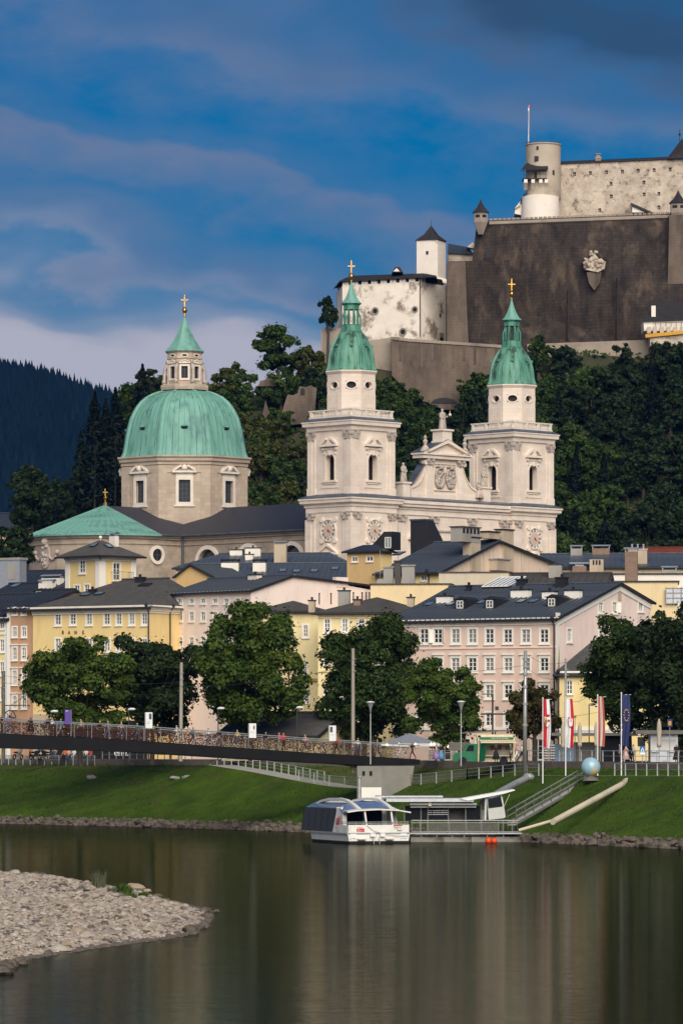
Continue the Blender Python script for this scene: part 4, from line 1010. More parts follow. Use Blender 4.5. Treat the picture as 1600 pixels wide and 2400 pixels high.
for i,(c1,c2) in enumerate((((0.40,0.335,0.275),(0.30,0.25,0.205)),((0.30,0.25,0.205),(0.22,0.18,0.15)),((0.46,0.405,0.345),(0.36,0.31,0.26)),((0.14,0.118,0.098),(0.085,0.07,0.06)),((0.38,0.29,0.20),(0.29,0.22,0.155)))): pm('pebble%d' % i,c1,c2,3.0,0.8,spec=0.25)
rs=np.random.RandomState(8);cand=[]
while len(cand) < 30000:
 y=8e4 / rs.uniform(280,570);x=X(rs.uniform(-40,540),y)
 z=bar_z(x,y)
 if z > -0.05: cand.append((x,y,z))
cand=np.array(cand);n=len(cand)
base,bf=BASE,BFACE
sz=np.exp(rs.normal(-2.75,0.5,n));a=rs.rand(n) * 6.28;ca,sa=np.cos(a),np.sin(a)
bv=base[None] * (1 + rs.normal(0,0.16,(n,8,3))) * np.stack([sz * 1.25,sz * 0.9,sz * 0.75],1)[:,None,:]
vv=np.stack([bv[...,0] * ca[:,None] - bv[...,1] * sa[:,None],bv[...,0] * sa[:,None] + bv[...,1] * ca[:,None],bv[...,2]],2) + cand[:,None,:]
ff=(bf[None] + (np.arange(n) * 8)[:,None,None]).reshape(-1,3);pick=rs.choice(5,n,p=[.30,.24,.2,.14,.12])
wet=cand[:,2] < 0.03;pick[wet]=3
setp(place('gravel',np_mesh('gravel',vv.reshape(-1,3),ff,np.repeat(pick,len(bf))),[MT['pebble%d' % i] for i in range(5)],None,(0,0,0)),'pale rounded river pebbles covering the gravel bar','gravel',kind='stuff')
def wpt(px,py): Y=CAMH * F / (py - HYP);return Vector((X(px,Y),Y,0))
rnd=random.Random(2)
for px,py,s in ((33,2054,0.42),(78,2058,0.5),(100,2060,0.4),(315,2086,0.42),(345,2092,0.2),(446,2188,0.4),(495,2140,0.16),(484,2134,0.2),(476,2142,0.3),(480,2152,0.25),(470,2176,0.2),(12,2272,0.32),(28,2266,0.28),(4,2284,0.36),(45,2258,0.25),(55,2262,0.2),(508,2138,0.13),(140,2064,0.3),(118,2062,0.25),(370,2108,0.25)):
 q=wpt(px,py);o=place('boulder',ROCKS[rnd.randrange(9)],None,BAR,(q.x,q.y,max(0.0,bar_z(q.x,q.y)) + s * 0.2),scale=(s * 1.5,s * 1.1,s * 0.75),rz=rnd.uniform(0,6))
 if s > 0.55 or px in (315,33,345):
  for sl in o.material_slots: sl.link='OBJECT';sl.material=MT['pebble4']
# tufts of grass on the bar
def tuft(name,label,px,py,h,n,rad,mat,seed):
 rs=np.random.RandomState(seed);q=wpt(px,py);q.z=bar_z(q.x,q.y);vv=[];ff=[]
 for i in range(n):
  a=rs.rand() * 6.28;r=rad * math.sqrt(rs.rand());b0=np.array([r * math.cos(a),r * math.sin(a) * 2.0,-0.03]);le=h * rs.uniform(0.5,1.1);t=rs.rand() * 6.28;s=rs.uniform(0.2,0.8)
  w=np.array([math.cos(t + 1.57),math.sin(t + 1.57),0]) * 0.018;mid=b0 + np.array([math.cos(t) * s * le * 0.3,math.sin(t) * s * le * 0.3,le * 0.6]);tip=b0 + np.array([math.cos(t) * s * le,math.sin(t) * s * le,le * (1.05 - 0.45 * s)])
  k=len(vv);vv +=[b0 - w,b0 + w,mid + w,mid - w,tip];ff +=[(k,k + 1,k + 2,k + 3),(k + 3,k + 2,k + 4,k + 4)]
 me=bpy.data.meshes.new(name);me.from_pydata([tuple(v) for v in vv],[],[f if f[2] !=f[3] else f[:3] for f in ff])
 setp(place(name,me,mat,None,q),label,'plant')
pm('tuft_green',(0.05,0.11,0.012),(0.09,0.13,0.03),3,0.7,trans=0.3,spec=0.2)
pm('tuft_grey',(0.10,0.12,0.07),(0.16,0.16,0.10),3,0.7,trans=0.2,spec=0.2)
for a in (('grass_tuft','tall grey-green grass tuft with spreading blades on the gravel bar',232,2103,1.1,160,0.35,MT['tuft_grey'],1),('grass_tuft','large bright green clump on the gravel bar beside the tall tuft',288,2116,0.7,420,0.45,MT['tuft_green'],2),
  ('grass_tuft','green clump furthest right on the gravel bar',336,2119,0.38,170,0.25,MT['tuft_green'],3),('grass_tuft','low green clump nearest the water at the front of the gravel bar clumps',306,2132,0.36,200,0.3,MT['tuft_green'],4),
  ('grass_tuft','brown-green clump between the tall tuft and the large green clump',262,2118,0.42,170,0.25,MT['tuft_grey'],5),('grass_tuft','tiny green clump left of the larger clumps on the gravel',202,2120,0.22,80,0.15,MT['tuft_green'],6),
  ('grass_tuft','sparse low tuft on the pale gravel above the tiny green clump',147,2106,0.3,90,0.25,MT['tuft_grey'],7)): tuft(*a)
# ---- castle hill and far mountain
SKP=[-600,-100,0,120,200,260,330,420,520,620,740,860,920,1150,1230,1320,1500,1700,2200]
SKY_=[1400,1330,1290,1240,1140,1060,975,940,925,905,850,850,950,955,870,850,845,840,850]
def hill_z(x,y):
 px=x / 900.0 * F + CXP;py=float(np.interp(px,SKP,SKY_));zt=Z(py if y < 908 else min(py,825 if px > 780 else py),900.0);t=min(1.0,max(0.0,(y - 775.0) / 135.0));s=t * t * (3 - 2 * t) * 0.45 + t * 0.55
 base=8.0;z=base + (zt - base) * s
 return z + (1.5 * math.sin(x * 0.13 + y * 0.07) + 1.0 * math.sin(x * 0.31 - y * 0.21)) * min(1,s * 3) * (1 - 0.8 * t)
gx=np.arange(-140,240,4.0);gy=np.concatenate([np.arange(770,906,4.0),[907,909],np.arange(912,925,4.0),np.arange(940,1300,40)]);nx=len(gx)
vs_=[(x,y,hill_z(x,y)) for y in gy for x in gx]
fs_=[(j * nx + i,j * nx + i + 1,(j + 1) * nx + i + 1,(j + 1) * nx + i) for j in range(len(gy) - 1) for i in range(nx - 1)]
setp(place('hill',np_mesh('hill',vs_,fs_,None,True),MT['earth'],None,(0,0,0)),kind='structure')
MY=3000.0
def mtn_z(x,y):
 px=x / MY * F + CXP;top=float(np.interp(px,[-2500,-800,0,80,160,230,310,420,700,1200,2600],[1000,900,868,872,880,890,904,925,985,1150,1500]))
 zt=Z(top,MY);t=max(0.0,1 - abs(y - MY) / 1100.0);return 5 + (zt - 12) * (t * t * (3 - 2 * t)) + 9 * math.sin(x * 0.011) * t + 5 * math.sin(x * 0.04 + y * 0.01) * t
gx=np.arange(-1500,900,25.0);gy=np.arange(1900,4000,50.0);nx=len(gx)
vs_=[(x,y,mtn_z(x,y)) for y in gy for x in gx];fs_=[(j * nx + i,j * nx + i + 1,(j + 1) * nx + i + 1,(j + 1) * nx + i) for j in range(len(gy) - 1) for i in range(nx - 1)]
setp(place('mountain',np_mesh('mountain',vs_,fs_,None,True),MT['mountain'],None,(0,0,0)),kind='structure')
# the wood on the mountain: conifers too far to pick apart
rs=np.random.RandomState(21);n=9000;x=rs.uniform(-420,20,n);y=MY + np.where(rs.rand(n) < 0.30,rs.normal(0,12,n),-rs.uniform(0,900,n));x=x * y / MY
z=np.array([mtn_z(a,b) for a,b in zip(x,y)]);h=rs.uniform(7,15,n);r=h * rs.uniform(0.2,0.34,n)
vv=[];ff=[]
for k in range(5):
 a=k * 2 * math.pi / 5;vv.append(np.stack([x + r * math.cos(a),y + r * math.sin(a),z - 3],1))
vv.append(np.stack([x,y,z + h],1));ids=np.arange(n)
for k in range(5): ff.append(np.stack([ids + k * n,ids + ((k + 1) % 5) * n,ids + 5 * n],1))
setp(place('conifer_wood',np_mesh('conifer_wood',np.concatenate(vv),np.concatenate(ff)),MT['mountain'],None,(0,0,0)),'dark conifer forest covering the distant blue mountain','forest',kind='stuff')
# ================================================================== fortress
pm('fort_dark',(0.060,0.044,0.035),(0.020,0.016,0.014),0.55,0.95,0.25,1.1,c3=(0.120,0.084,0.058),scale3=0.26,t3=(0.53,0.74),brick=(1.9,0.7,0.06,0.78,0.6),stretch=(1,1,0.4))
pm('fort_brown',(0.175,0.13,0.098),(0.085,0.064,0.05),0.3,0.95,0.08,0.9,c3=(0.055,0.043,0.036),scale3=0.25,t3=(0.54,0.72),brick=(1.5,0.6,0.04,0.92,0.86),stretch=(1,1,0.4))
pm('fort_plaster',(0.58,0.49,0.39),(0.36,0.29,0.23),0.5,0.9,0.16,1.6,c3=(0.17,0.13,0.10),scale3=0.75,t3=(0.53,0.66))
pm('fort_grey',(0.33,0.27,0.215),(0.24,0.195,0.155),0.2,0.9,0.05,1.4,c3=(0.15,0.12,0.095),scale3=0.25,t3=(0.55,0.72))
pm('fort_white',(0.82,0.73,0.64),(0.74,0.65,0.56),0.35,0.85,0.03,1.4,c3=(0.34,0.27,0.21),scale3=0.22,t3=(0.60,0.69))
pm('fort_white_worn',(0.84,0.75,0.65),(0.72,0.62,0.52),0.4,0.9,0.06,1.2,c3=(0.27,0.215,0.165),scale3=0.20,t3=(0.53,0.62))
pm('fort_roof',(0.020,0.017,0.018),(0.030,0.026,0.026),0.8,0.7,0.02,5)
pm('fort_blue_roof',(0.035,0.045,0.065),(0.025,0.032,0.045),0.8,0.6,0.02,5)
pm('crane_yellow',(0.62,0.31,0.03),(0.5,0.24,0.02),2,0.6)
pm('fort_tower',(0.50,0.42,0.33),(0.38,0.31,0.24),0.18,0.9,0.03,1.4,c3=(0.24,0.19,0.15),scale3=0.2,t3=(0.56,0.74))
FY=930.0
def pxprism(mb,pts,Y,depth,batter=0.0):
 """solid with a front outline read at depth Y, pushed back by depth"""
 mb.prism([P(px,py,Y) for px,py in pts],(0,depth,0))
def fpt(Y): return lambda s,z,o: (s,Y - o,z)
def front_wall(mb,Y,pts_px,wins,depth=0.6):
 """frontal wall polygon (convex, photo px) with small window openings (px,py,w,h)"""
 poly=[(X(px,Y),Z(py,Y)) for px,py in pts_px];hp=[]
 cx=sum(p[0] for p in poly) / len(poly);cz=sum(p[1] for p in poly) / len(poly)
 for i in range(len(poly)):
  p,q=poly[i],poly[(i + 1) % len(poly)];a,b_=q[1] - p[1],-(q[0] - p[0]);c=a * p[0] + b_ * p[1]
  if a * cx + b_ * cz > c: a,b_,c=-a,-b_,-c
  hp.append((a,b_,c))
 holes=[(X(px - w / 2,Y),X(px + w / 2,Y),Z(py + h / 2,Y),Z(py - h / 2,Y)) for px,py,w,h in wins]
 xs=[p[0] for p in poly];zs=[p[1] for p in poly]
 wall_grid(mb,fpt(Y),min(xs),max(xs),min(zs),max(zs),holes,depth,hp)
 return holes
def small_window(parent,hole,Y,depth=0.55,mat='opening',frame=True):
 a,b_,c,d=hole;m=MB();sprism(m,fpt(Y),[(a,c),(b_,c),(b_,d),(a,d)],-depth - 0.05,-depth);o=m.build('window',MT[mat],parent)
 if frame:
  m=MB();sbox(m,fpt(Y),(a + b_) / 2 - 0.05,(a + b_) / 2 + 0.05,c,d,-depth,-depth + 0.08);sbox(m,fpt(Y),a,b_,(c + d) / 2 - 0.05,(c + d) / 2 + 0.05,-depth,-depth + 0.07);m.build('window_bar',MT['marble_worn'],o)
# great dark bastion
t=thing('fortress_bastion','huge dark brown stone bastion wall below the castle, with carved crest','wall',(X(1350,FY),FY,Z(800,FY)))
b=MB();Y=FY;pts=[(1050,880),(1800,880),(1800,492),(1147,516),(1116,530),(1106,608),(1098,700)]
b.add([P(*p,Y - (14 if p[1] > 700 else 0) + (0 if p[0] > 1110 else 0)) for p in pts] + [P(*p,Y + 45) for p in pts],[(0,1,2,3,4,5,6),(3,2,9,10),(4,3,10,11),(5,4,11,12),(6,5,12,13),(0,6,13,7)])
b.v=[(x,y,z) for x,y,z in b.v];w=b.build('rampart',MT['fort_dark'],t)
b=MB()
p0,p1=P(1146,523,Y - 0.4),P(1800,499,Y - 0.4);b.tube([p0,p1],0.45,6);b.build('string_course',MT['fort_grey'],t)
b=MB()
for k in range(44):
 px=1150 + k * 10.6;py=516 + (492 - 516) * (px - 1147) / (1800 - 1147);q=P(px,py,Y);b.box(q.x - 0.38,q.x + 0.38,Y + 0.1,Y + 1.0,q.z - 0.3,q.z + 0.42)
b.build('parapet',MT['fort_grey'],t,'stuff')
b=MB();pxprism(b,[(1050,900),(1203,900),(1198,700),(1193,609),(1051,612)],Y - 16,16);b.build('lower_bastion',MT['fort_dark'],t)
b=MB();pxprism(b,[(1047,900),(1102,900),(1094,730),(1090,612),(1047,614)],Y - 16.6,3);b.build('weathered_pier',MT['fort_brown'],t)
b=MB();sprism(b,fpt(Y - 3.0),[(X(1136,Y) ,Z(608,Y)),(X(1149,Y),Z(608,Y)),(X(1149,Y),Z(592,Y)),(X(1146,Y),Z(587,Y)),(X(1139,Y),Z(587,Y)),(X(1136,Y),Z(592,Y))],0,0.12);b.build('doorway',MT['opening'],t)
for px,y0,y1,w_ in ((1330,680,800,6),(1445,650,800,5)): b=MB();b.add([P(px - w_,y1,Y - 13.9),P(px + w_,y1,Y - 13.9),P(px + w_ * .5,y0,Y - 14 * (y0 - 516) / 290 - .5),P(px - w_ * .5,y0,Y - 14 * (y0 - 516) / 290 - .5),P(px,y1,Y - 15.2),P(px,y0,Y - 14 * (y0 - 516) / 290 - 1.0)],[(0,4,5,3),(4,1,2,5)]);b.build('repair_rib',MT['fort_dark'],t)
# carved crest
Yc=Y - 6.5;b=MB();cq=lambda px,py: (X(px,Yc),Z(py,Yc));fp=fpt(Yc)
sprism(b,fp,[cq(1364,612),cq(1372,632),cq(1400,638),cq(1416,630),cq(1420,610),cq(1404,606),cq(1398,594),cq(1384,592),cq(1378,606)],-4,0.5)
rnd=random.Random(7)
for k in range(22): b.ball((X(rnd.uniform(1368,1416),Yc),Yc - 0.5,Z(rnd.uniform(606,630),Yc)),rnd.uniform(0.3,0.6),7,5)
for k in range(8): b.ball((X(rnd.uniform(1382,1400),Yc),Yc - 0.5,Z(rnd.uniform(590,606),Yc)),rnd.uniform(0.25,0.45),7,5)
cr=b.build('crest',MT['fort_plaster'],t)
b=MB();sprism(b,fp,[cq(1374,638),cq(1380,664),cq(1392,680),cq(1404,664),cq(1410,636),cq(1392,634)],-5,0.1);b.build('crest_base',MT['fort_brown'],t)
b=MB();b.tube([(X(1362,Yc),Yc - 0.4,Z(612,Yc)),(X(1378,Yc),Yc - 0.4,Z(605,Yc)),(X(1391,Yc),Yc - 0.4,Z(588,Yc)),(X(1405,Yc),Yc - 0.4,Z(605,Yc)),(X(1421,Yc),Yc - 0.4,Z(610,Yc))],0.35,6);b.build('crest_hood',MT['fort_dark'],t)
# watch turrets
def turret(px,py_tip,py_eave,py_bot,hw,Y,parent):
 q=P(px,0,Y);zt,ze,zb=Z(py_tip,Y),Z(py_eave,Y),Z(py_bot,Y);r=hw * Y / F;c=(q.x,Y - 0.6,0)
 b=MB();b.lathe([(r * 0.35,zb - 2.6),(r * 0.9,zb - 0.4),(r,zb),(r,ze)],6,c,ph=math.pi / 6);o=b.build('turret',MT['fort_grey'],parent)
 b=MB();b.lathe([(r * 1.22,ze - 0.1),(r * 1.15,ze + 0.1),(r * 0.62,ze + (zt - ze) * 0.35),(r * 0.25,ze + (zt - ze) * 0.7),(0.06,zt)],6,c,ph=math.pi / 6);b.build('turret_roof',MT['fort_roof'],o)
 b=MB()
 for k in range(6):
  a=k * math.pi / 3;b.M=Matrix.Translation((c[0],c[1],0)) @ Matrix.Rotation(a,4,'Z');rr=r * math.cos(math.pi / 6);b.box(rr - 0.1,rr + 0.04,-r * 0.3,r * 0.3,zb + (ze - zb) * 0.45,zb + (ze - zb) * 0.72)
 b.build('loophole',MT['opening'],o)
turret(1126,467,498,522,18,Y - 0.5,t);turret(1588,446,476,500,20,Y - 0.5,t)
b=MB();pxprism(b,[(1560,812),(1800,812),(1800,500),(1568,503),(1566,600)],Y - 6,6);b.build('buttress',MT['fort_brown'],t)
# weathered lower curtain wall
t=thing('curtain_wall','weathered brown curtain wall on the hillside below the white bastion','wall',(X(1040,905),905,Z(930,905)))
b=MB();Yw=905.0;ptw=[(918,792),(960,797),(1180,812),(1200,860),(1180,960),(1040,960),(968,930),(918,880)]
pxprism(b,ptw,Yw,3.0);b.build('curtain',MT['fort_brown'],t)
b=MB()
for k in range(26):
 px=920 + k * 10;py=float(np.interp(px,[918,960,1180],[792,797,812]));q=P(px,py,Yw);b.box(q.x - 0.5,q.x + 0.42,Yw - 0.25,Yw + 1.2,q.z - 0.3,q.z + 0.3)
b.build('coping',MT['fort_grey'],t,'stuff')
b=MB();
for k in range(10): px=935 + k * 25;b.box(X(px,Yw),X(px + 5,Yw),Yw - 0.12,Yw + 0.1,Z(845 + (k % 3) * 8,Yw),Z(806,Yw))
b.build('drip_pilaster',MT['fort_brown'],t,'stuff')
b=MB();pts_=[(X(1040 + 31 * math.cos(math.pi * k / 8),Yw),Z(946 - 14 * math.sin(math.pi * k / 8),Yw)) for k in range(9)];sprism(b,fpt(Yw),pts_,0,0.1);b.build('culvert_arch',MT['opening'],t)
t=thing('curtain_wall','pale stretch of curtain wall half hidden by trees right of the green tower tops','wall',(X(1340,915),915,Z(880,915)))
b=MB();pxprism(b,[(1235,806),(1520,796),(1520,900),(1235,900)],911,3.0);b.build('curtain',MT['fort_grey'],t)
t=thing('rubble_wall','grey rubble wall piece at the foot of the white round bastion','wall',(X(880,908),908,Z(850,908)))
b=MB();pxprism(b,[(850,800),(920,790),(920,870),(860,860)],908,4.0);b.build('rubble',MT['fort_grey'],t)
t=thing('wall_stub','short battlemented wall left of the white bastion','wall',(X(772,926),926,Z(820,926)))
b=MB();pxprism(b,[(752,772),(800,768),(800,850),(752,850)],926,6.0);b.build('wall_block',MT['fort_grey'],t)
b=MB()
for k in range(5): b.box(X(753 + k * 8,926),X(757 + k * 8,926),925.9,927,Z(773,926),Z(767,926))
b.build('merlon',MT['fort_grey'],t)
# white round bastion with dark roof
YB=935.0;cx=X(914,YB);rB=126 * YB / F;zc=lambda py: Z(py,YB - 8)
t=thing('white_bastion','whitewashed flat-sided bastion with dark roof and gun ports','bastion',(cx,YB,zc(800)))
BPL=[(788,940.0),(802,925.0),(982,917.0),(1045,926.0),(1050,945.0)];BP3=[Vector((X(px,y),y,0)) for px,y in BPL];zc=lambda py: Z(py,921.0)
b=MB()
for i in range(4):
 p,q=BP3[i],BP3[i + 1];b.poly([p + Vector((0,0,zc(880))),q + Vector((0,0,zc(880))),q + Vector((0,0,zc(664))),p + Vector((0,0,zc(664)))])
b.build('bastion_wall',MT['fort_white_worn'],t)
def bpt(px):
 for i in range(4):
  if BPL[i][0] <=px <=BPL[i + 1][0] or i ==3: break
 p,q=BP3[i],BP3[i + 1];d=(q - p).normalized();k=(px - CXP) / F;s0=(k * p.y - p.x) / (d.x - k * d.y);n_=Vector((d.y,-d.x,0));n_=n_ if n_.y < 0 else -n_
 return lambda s,z,o: tuple(p + d * (s0 + s) + n_ * o + Vector((0,0,z)))
for k in range(29):
 if k % 3 ==1: continue
 p_=bpt(791 + k * 7.4 + (4 if k > 25 else 0));b=MB();sbox(b,p_,-0.33,0.33,zc(664),zc(652),-0.6,0.02);b.build('merlon',MT['fort_white'],t)
b=MB();ctr=Vector((X(914,934),934,0))
for i in range(4): p,q=ctr + (BP3[i] - ctr) * 0.93,ctr + (BP3[i + 1] - ctr) * 0.93;b.poly([p + Vector((0,0,zc(668))),q + Vector((0,0,zc(668))),q + Vector((0,0,zc(648))),p + Vector((0,0,zc(648)))])
b.build('parapet_back',MT['fort_roof'],t)
b=MB();ev=[ctr + (p - ctr) * 1.05 for p in BP3];ev[3]=Vector((X(1022,915),915,0));ev[4]=Vector((X(1030,940),940,0));pk=[Vector((X(822,934),934,zc(630))),Vector((X(992,930),930,zc(629)))]
eb=[p + Vector((0,0,zc(656))) for p in ev];et=[p + Vector((0,0,zc(652.5))) for p in ev]
b.add(eb + et + pk,[(i,i + 1,6 + i,5 + i) for i in range(4)] + [(5,6,10),(6,7,11,10),(7,8,11),(8,9,11),(9,5,10,11)]);b.build('roof',MT['fort_roof'],t)
b=MB();b.prism([(X(918,926),924,zc(634)),(X(944,926),924,zc(634)),(X(936,926),924,zc(621)),(X(926,926),924,zc(621))],(0,6,0));b.build('dormer',MT['fort_roof'],t);b=MB();b.prism([(X(921,926),923.9,zc(632)),(X(936,926),923.9,zc(632)),(X(929,926),923.9,zc(624))],(0,0.05,0));b.build('dormer_gable',MT['fort_white'],t)
for px,py,r in ((879,728,0.72),(972,729,0.62),(944,780,0.75),(864,730,0.22),(1031,735,0.4),(794,732,0.5)):
 p_=bpt(px);z0=zc(py);n=14;eo=[(1.25 * r * math.cos(2 * math.pi * k / n),z0 + 1.25 * r * math.sin(2 * math.pi * k / n)) for k in range(n)];ei=[(0.75 * r * math.cos(2 * math.pi * k / n),z0 + 0.75 * r * math.sin(2 * math.pi * k / n)) for k in range(n)]
 b=MB();ring(b,p_,eo,ei,-0.1,0.1);o=b.build('gun_port',MT['fort_grey'],t);b=MB();sprism(b,p_,ei,-0.05,0.03);b.build('port_opening',MT['opening'],o)
b=MB();p_=bpt(982.5);b.tube([p_(0,zc(655),0.15),p_(0,zc(793),0.25)],0.09,5);b.build('downpipe',MT['fort_roof'],t)
b=MB();p_=bpt(1033);sprism(b,p_,[(-0.9,zc(800)),(0.9,zc(800)),(0.9,zc(776)),(-0.9,zc(776))],0,0.15);o=b.build('door_frame',MT['fort_grey'],t);b=MB();sprism(b,p_,[(-0.6,zc(802)),(0.6,zc(802)),(0.6,zc(790)),(0.3,zc(787)),(-0.3,zc(787)),(-0.6,zc(790))],0.1,0.2);b.build('door',MT['opening'],o)
# square white tower
YT=938.0;a_=0.42;e1=Vector((math.cos(a_),-math.sin(a_),0));e2=Vector((math.sin(a_),math.cos(a_),0))
t=thing('gate_tower','small white square tower with black pyramid roof beside the dark bastion','tower',(X(1024,YT),YT,Z(655,YT)))
cor=Vector((X(1025,YT),YT - 2,0));wL,wR=49 * YT / F / math.cos(a_),26 * YT / F / math.sin(a_) * 0.75
zt0,zt1=Z(660,YT),Z(562,YT)
b=MB();A=cor - e1 * wL;B_=cor + e2 * wR;C_=A + e2 * wR
b.add([A + Vector((0,0,zt0 - 14)),cor + Vector((0,0,zt0 - 14)),B_ + Vector((0,0,zt0 - 14)),C_ + Vector((0,0,zt0 - 14)),A + Vector((0,0,zt1)),cor + Vector((0,0,zt1)),B_ + Vector((0,0,zt1)),C_ + Vector((0,0,zt1))],[(0,1,5,4),(1,2,6,5),(2,3,7,6),(3,0,4,7)])
b.build('tower_wall',MT['fort_white'],t)
cen=(A + B_) / 2;ap_=cen + Vector((0,0,Z(526,YT)));ev=[cen + (q - cen) * 1.12 + Vector((0,0,zt1 - 0.1)) for q in (A,cor,B_,C_)];md=[cen + (q - cen) * 0.5 + Vector((0,0,zt1 + 1.3)) for q in (A,cor,B_,C_)]
b=MB();b.add(ev + md + [ap_],[(0,1,5,4),(1,2,6,5),(2,3,7,6),(3,0,4,7),(4,5,8),(5,6,8),(6,7,8),(7,4,8)]);b.tube([ap_,ap_ + Vector((0,0,1.1))],0.07,4);b.build('tower_roof',MT['fort_roof'],t)
q=A + e1 * (wL * 0.45);b=MB();n_=-e2;b.prism([q + n_ * 0.04 + Vector((0,0,Z(597,YT))),q + n_ * 0.04 + e1 * 0.55 + Vector((0,0,Z(597,YT))),q + n_ * 0.04 + e1 * 0.55 + Vector((0,0,Z(589,YT))),q + n_ * 0.04 + Vector((0,0,Z(589,YT)))],n_ * 0.05);b.build('window',MT['opening'],t)
b=MB()
for k in range(5): q=cor + e2 * (wR * (k + 0.5) / 5) + e1 * 0.02;b.box(q.x - 0.2,q.x + 0.35,q.y - 0.3,q.y + 0.3,Z(662,YT),Z(652,YT))
b.build('corbel',MT['fort_white'],t)
t=thing('guard_house','low plastered guard house with blue-grey roof behind the white square tower','house',(X(1080,945),945,Z(612,945)))
b=MB();pxprism(b,[(1050,625),(1112,625),(1112,594),(1050,592)],944,6);b.build('wall',MT['fort_plaster'],t)
b=MB();b.add([P(1048,593,943.5),P(1110,596,943.5),P(1098,579,947),P(1050,570,947),P(1048,593,951),P(1110,596,951)],[(0,1,2,3),(3,2,5,4),(1,5,2)]);b.build('roof',MT['fort_blue_roof'],t)
b=MB();b.prism([P(1094,578,944),P(1112,582,944),P(1112,570,944),P(1106,568,944)],(0,3,0));b.build('gable_dormer',MT['fort_white'],t)
# upper keep
YK=955.0
t=thing('castle_keep','long pale castle block with rows of small windows on the summit','castle',(X(1450,YK),YK,Z(510,YK)))
wins=[(x,y,6.5,9) for x,y in ((1346,407),(1383,405),(1421,403),(1458,401.5),(1495,399.5),(1532.5,398),(1570,396.5),(1508.5,427),(1431.5,430),(1432,459.5),(1509,455),(1543.5,453.5),(1543.5,485),(1405,492))]
b=MB();hl=front_wall(b,YK,[(1300,530),(1720,530),(1720,362),(1566,370),(1309,381)],wins)
pxs=[(1300,530),(1720,530),(1720,362),(1566,370),(1309,381)];fr_=[P(*p,YK) for p in pxs];bk=[p + Vector((0,14,0)) for p in fr_]
b.add(fr_ + bk,[(2,3,8,7),(3,4,9,8),(4,0,5,9)]);kw=b.build('keep_wall',MT['fort_plaster'],t)
for h in hl: small_window(t,h,YK)
b=MB();b.add([P(1308,381,YK - 0.5),P(1566,370,YK - 0.5),P(1566,366.5,YK + 6),P(1308,377.5,YK + 6),P(1308,383,YK - 0.5),P(1566,372,YK - 0.5)],[(0,1,2,3),(4,5,1,0)]);b.build('roof_edge',MT['fort_roof'],t)
b=MB();q=P(1401,377,YK + 3);b.box(q.x - 0.65,q.x + 0.65,q.y - 0.6,q.y + 0.6,q.z - 1.0,q.z + 0.9);b.box(q.x - 0.8,q.x + 0.8,q.y - 0.75,q.y + 0.75,q.z + 0.5,q.z + 0.7);b.box(q.x - 0.45,q.x + 0.45,q.y - 0.4,q.y + 0.4,q.z + 0.9,q.z + 1.5);b.box(q.x - 0.65,q.x + 0.65,q.y - 0.6,q.y + 0.6,q.z + 1.5,q.z + 1.65);b.build('chimney',MT['fort_grey'],t)
b=MB();b.add([P(1562,371,YK - 1),P(1760,366,YK - 1),P(1700,300,YK + 6),P(1596,326,YK + 6),P(1562,371,YK + 13),P(1760,366,YK + 13)],[(0,1,2,3),(0,3,4),(4,3,2,5)]);b.tube([P(1592,330,YK + 6),P(1592,303,YK + 6)],0.1,4);b.ball(P(1592,314,YK + 6),0.3,7,5);b.build('tall_roof',MT['fort_roof'],t)
b=MB();b.add([P(1481,497,YK - 6),P(1512,497,YK - 6),P(1481,478,YK - 6),P(1481,497,YK),P(1525,497,YK),P(1481,476,YK)],[(0,1,2),(0,2,5,3)]);b.build('shed_wall',MT['fort_white'],t)
b=MB();b.add([P(1478,477,YK - 6.5),P(1530,499,YK - 6.5),P(1530,497,YK),P(1478,474,YK),P(1478,480,YK - 6.5),P(1522,499,YK - 6.5)],[(0,1,2,3),(4,5,1,0)]);b.build('shed_roof',MT['fort_roof'],t)
# round keep tower
t=thing('round_tower','pale round tower with wooden balcony and flagpole at the castle corner','tower',(X(1270,YK),YK - 3,Z(510,YK)))
ct=(X(1272,YK),YK - 1,0);rT=41.0 * YK / F;zk=lambda py: Z(py,YK - 4)
b=MB();b.smooth=True;b.lathe([(rT,zk(462)),(rT,zk(336))],40,ct,cap=False);b.smooth=False;b.lathe([(rT,zk(338)),(rT * 1.05,zk(336)),(rT * 1.05,zk(334)),(rT * 0.9,zk(333.5))],40,ct);b.build('upper_shaft',MT['fort_tower'],t)
b=MB();b.smooth=True;c2_=(X(1265,YK),YK - 2,0);b.lathe([(rT * 1.12,zk(520)),(rT * 1.06,zk(459))],40,c2_,cap=False);b.smooth=False;b.lathe([(rT * 1.06,zk(459)),(rT * 0.7,zk(455))],40,c2_);b.build('lower_shaft',MT['fort_white'],t)
b=MB();ra=rT * 0.97
b.lathe([(ra,zk(333.5)),(ra,zk(328)),(ra - 0.08,zk(328)),(ra - 0.08,zk(333))],30,ct,cap=False);b.M=None
rl=MB()
for k in range(24): a=2 * math.pi * k / 24;x,y=ct[0] + ra * math.cos(a),ct[1] + ra * math.sin(a);rl.tube([(x,y,zk(334)),(x,y,zk(329))],0.05,4)
for z in (zk(329),zk(331.5)): rl.tube([(ct[0] + ra * math.cos(2 * math.pi * k / 30),ct[1] + ra * math.sin(2 * math.pi * k / 30),z) for k in range(31)],0.05,4,cap=False)
rl.build('roof_railing',MT['lead'],t)
xb0,xb1,yb=X(1222,YK),X(1278,YK),ct[1] - rT - 0.9
b=MB();b.box(xb0,xb1,yb,ct[1],zk(421.5),zk(419));b.build('balcony_floor',MT['fort_roof'],t)
b=MB()
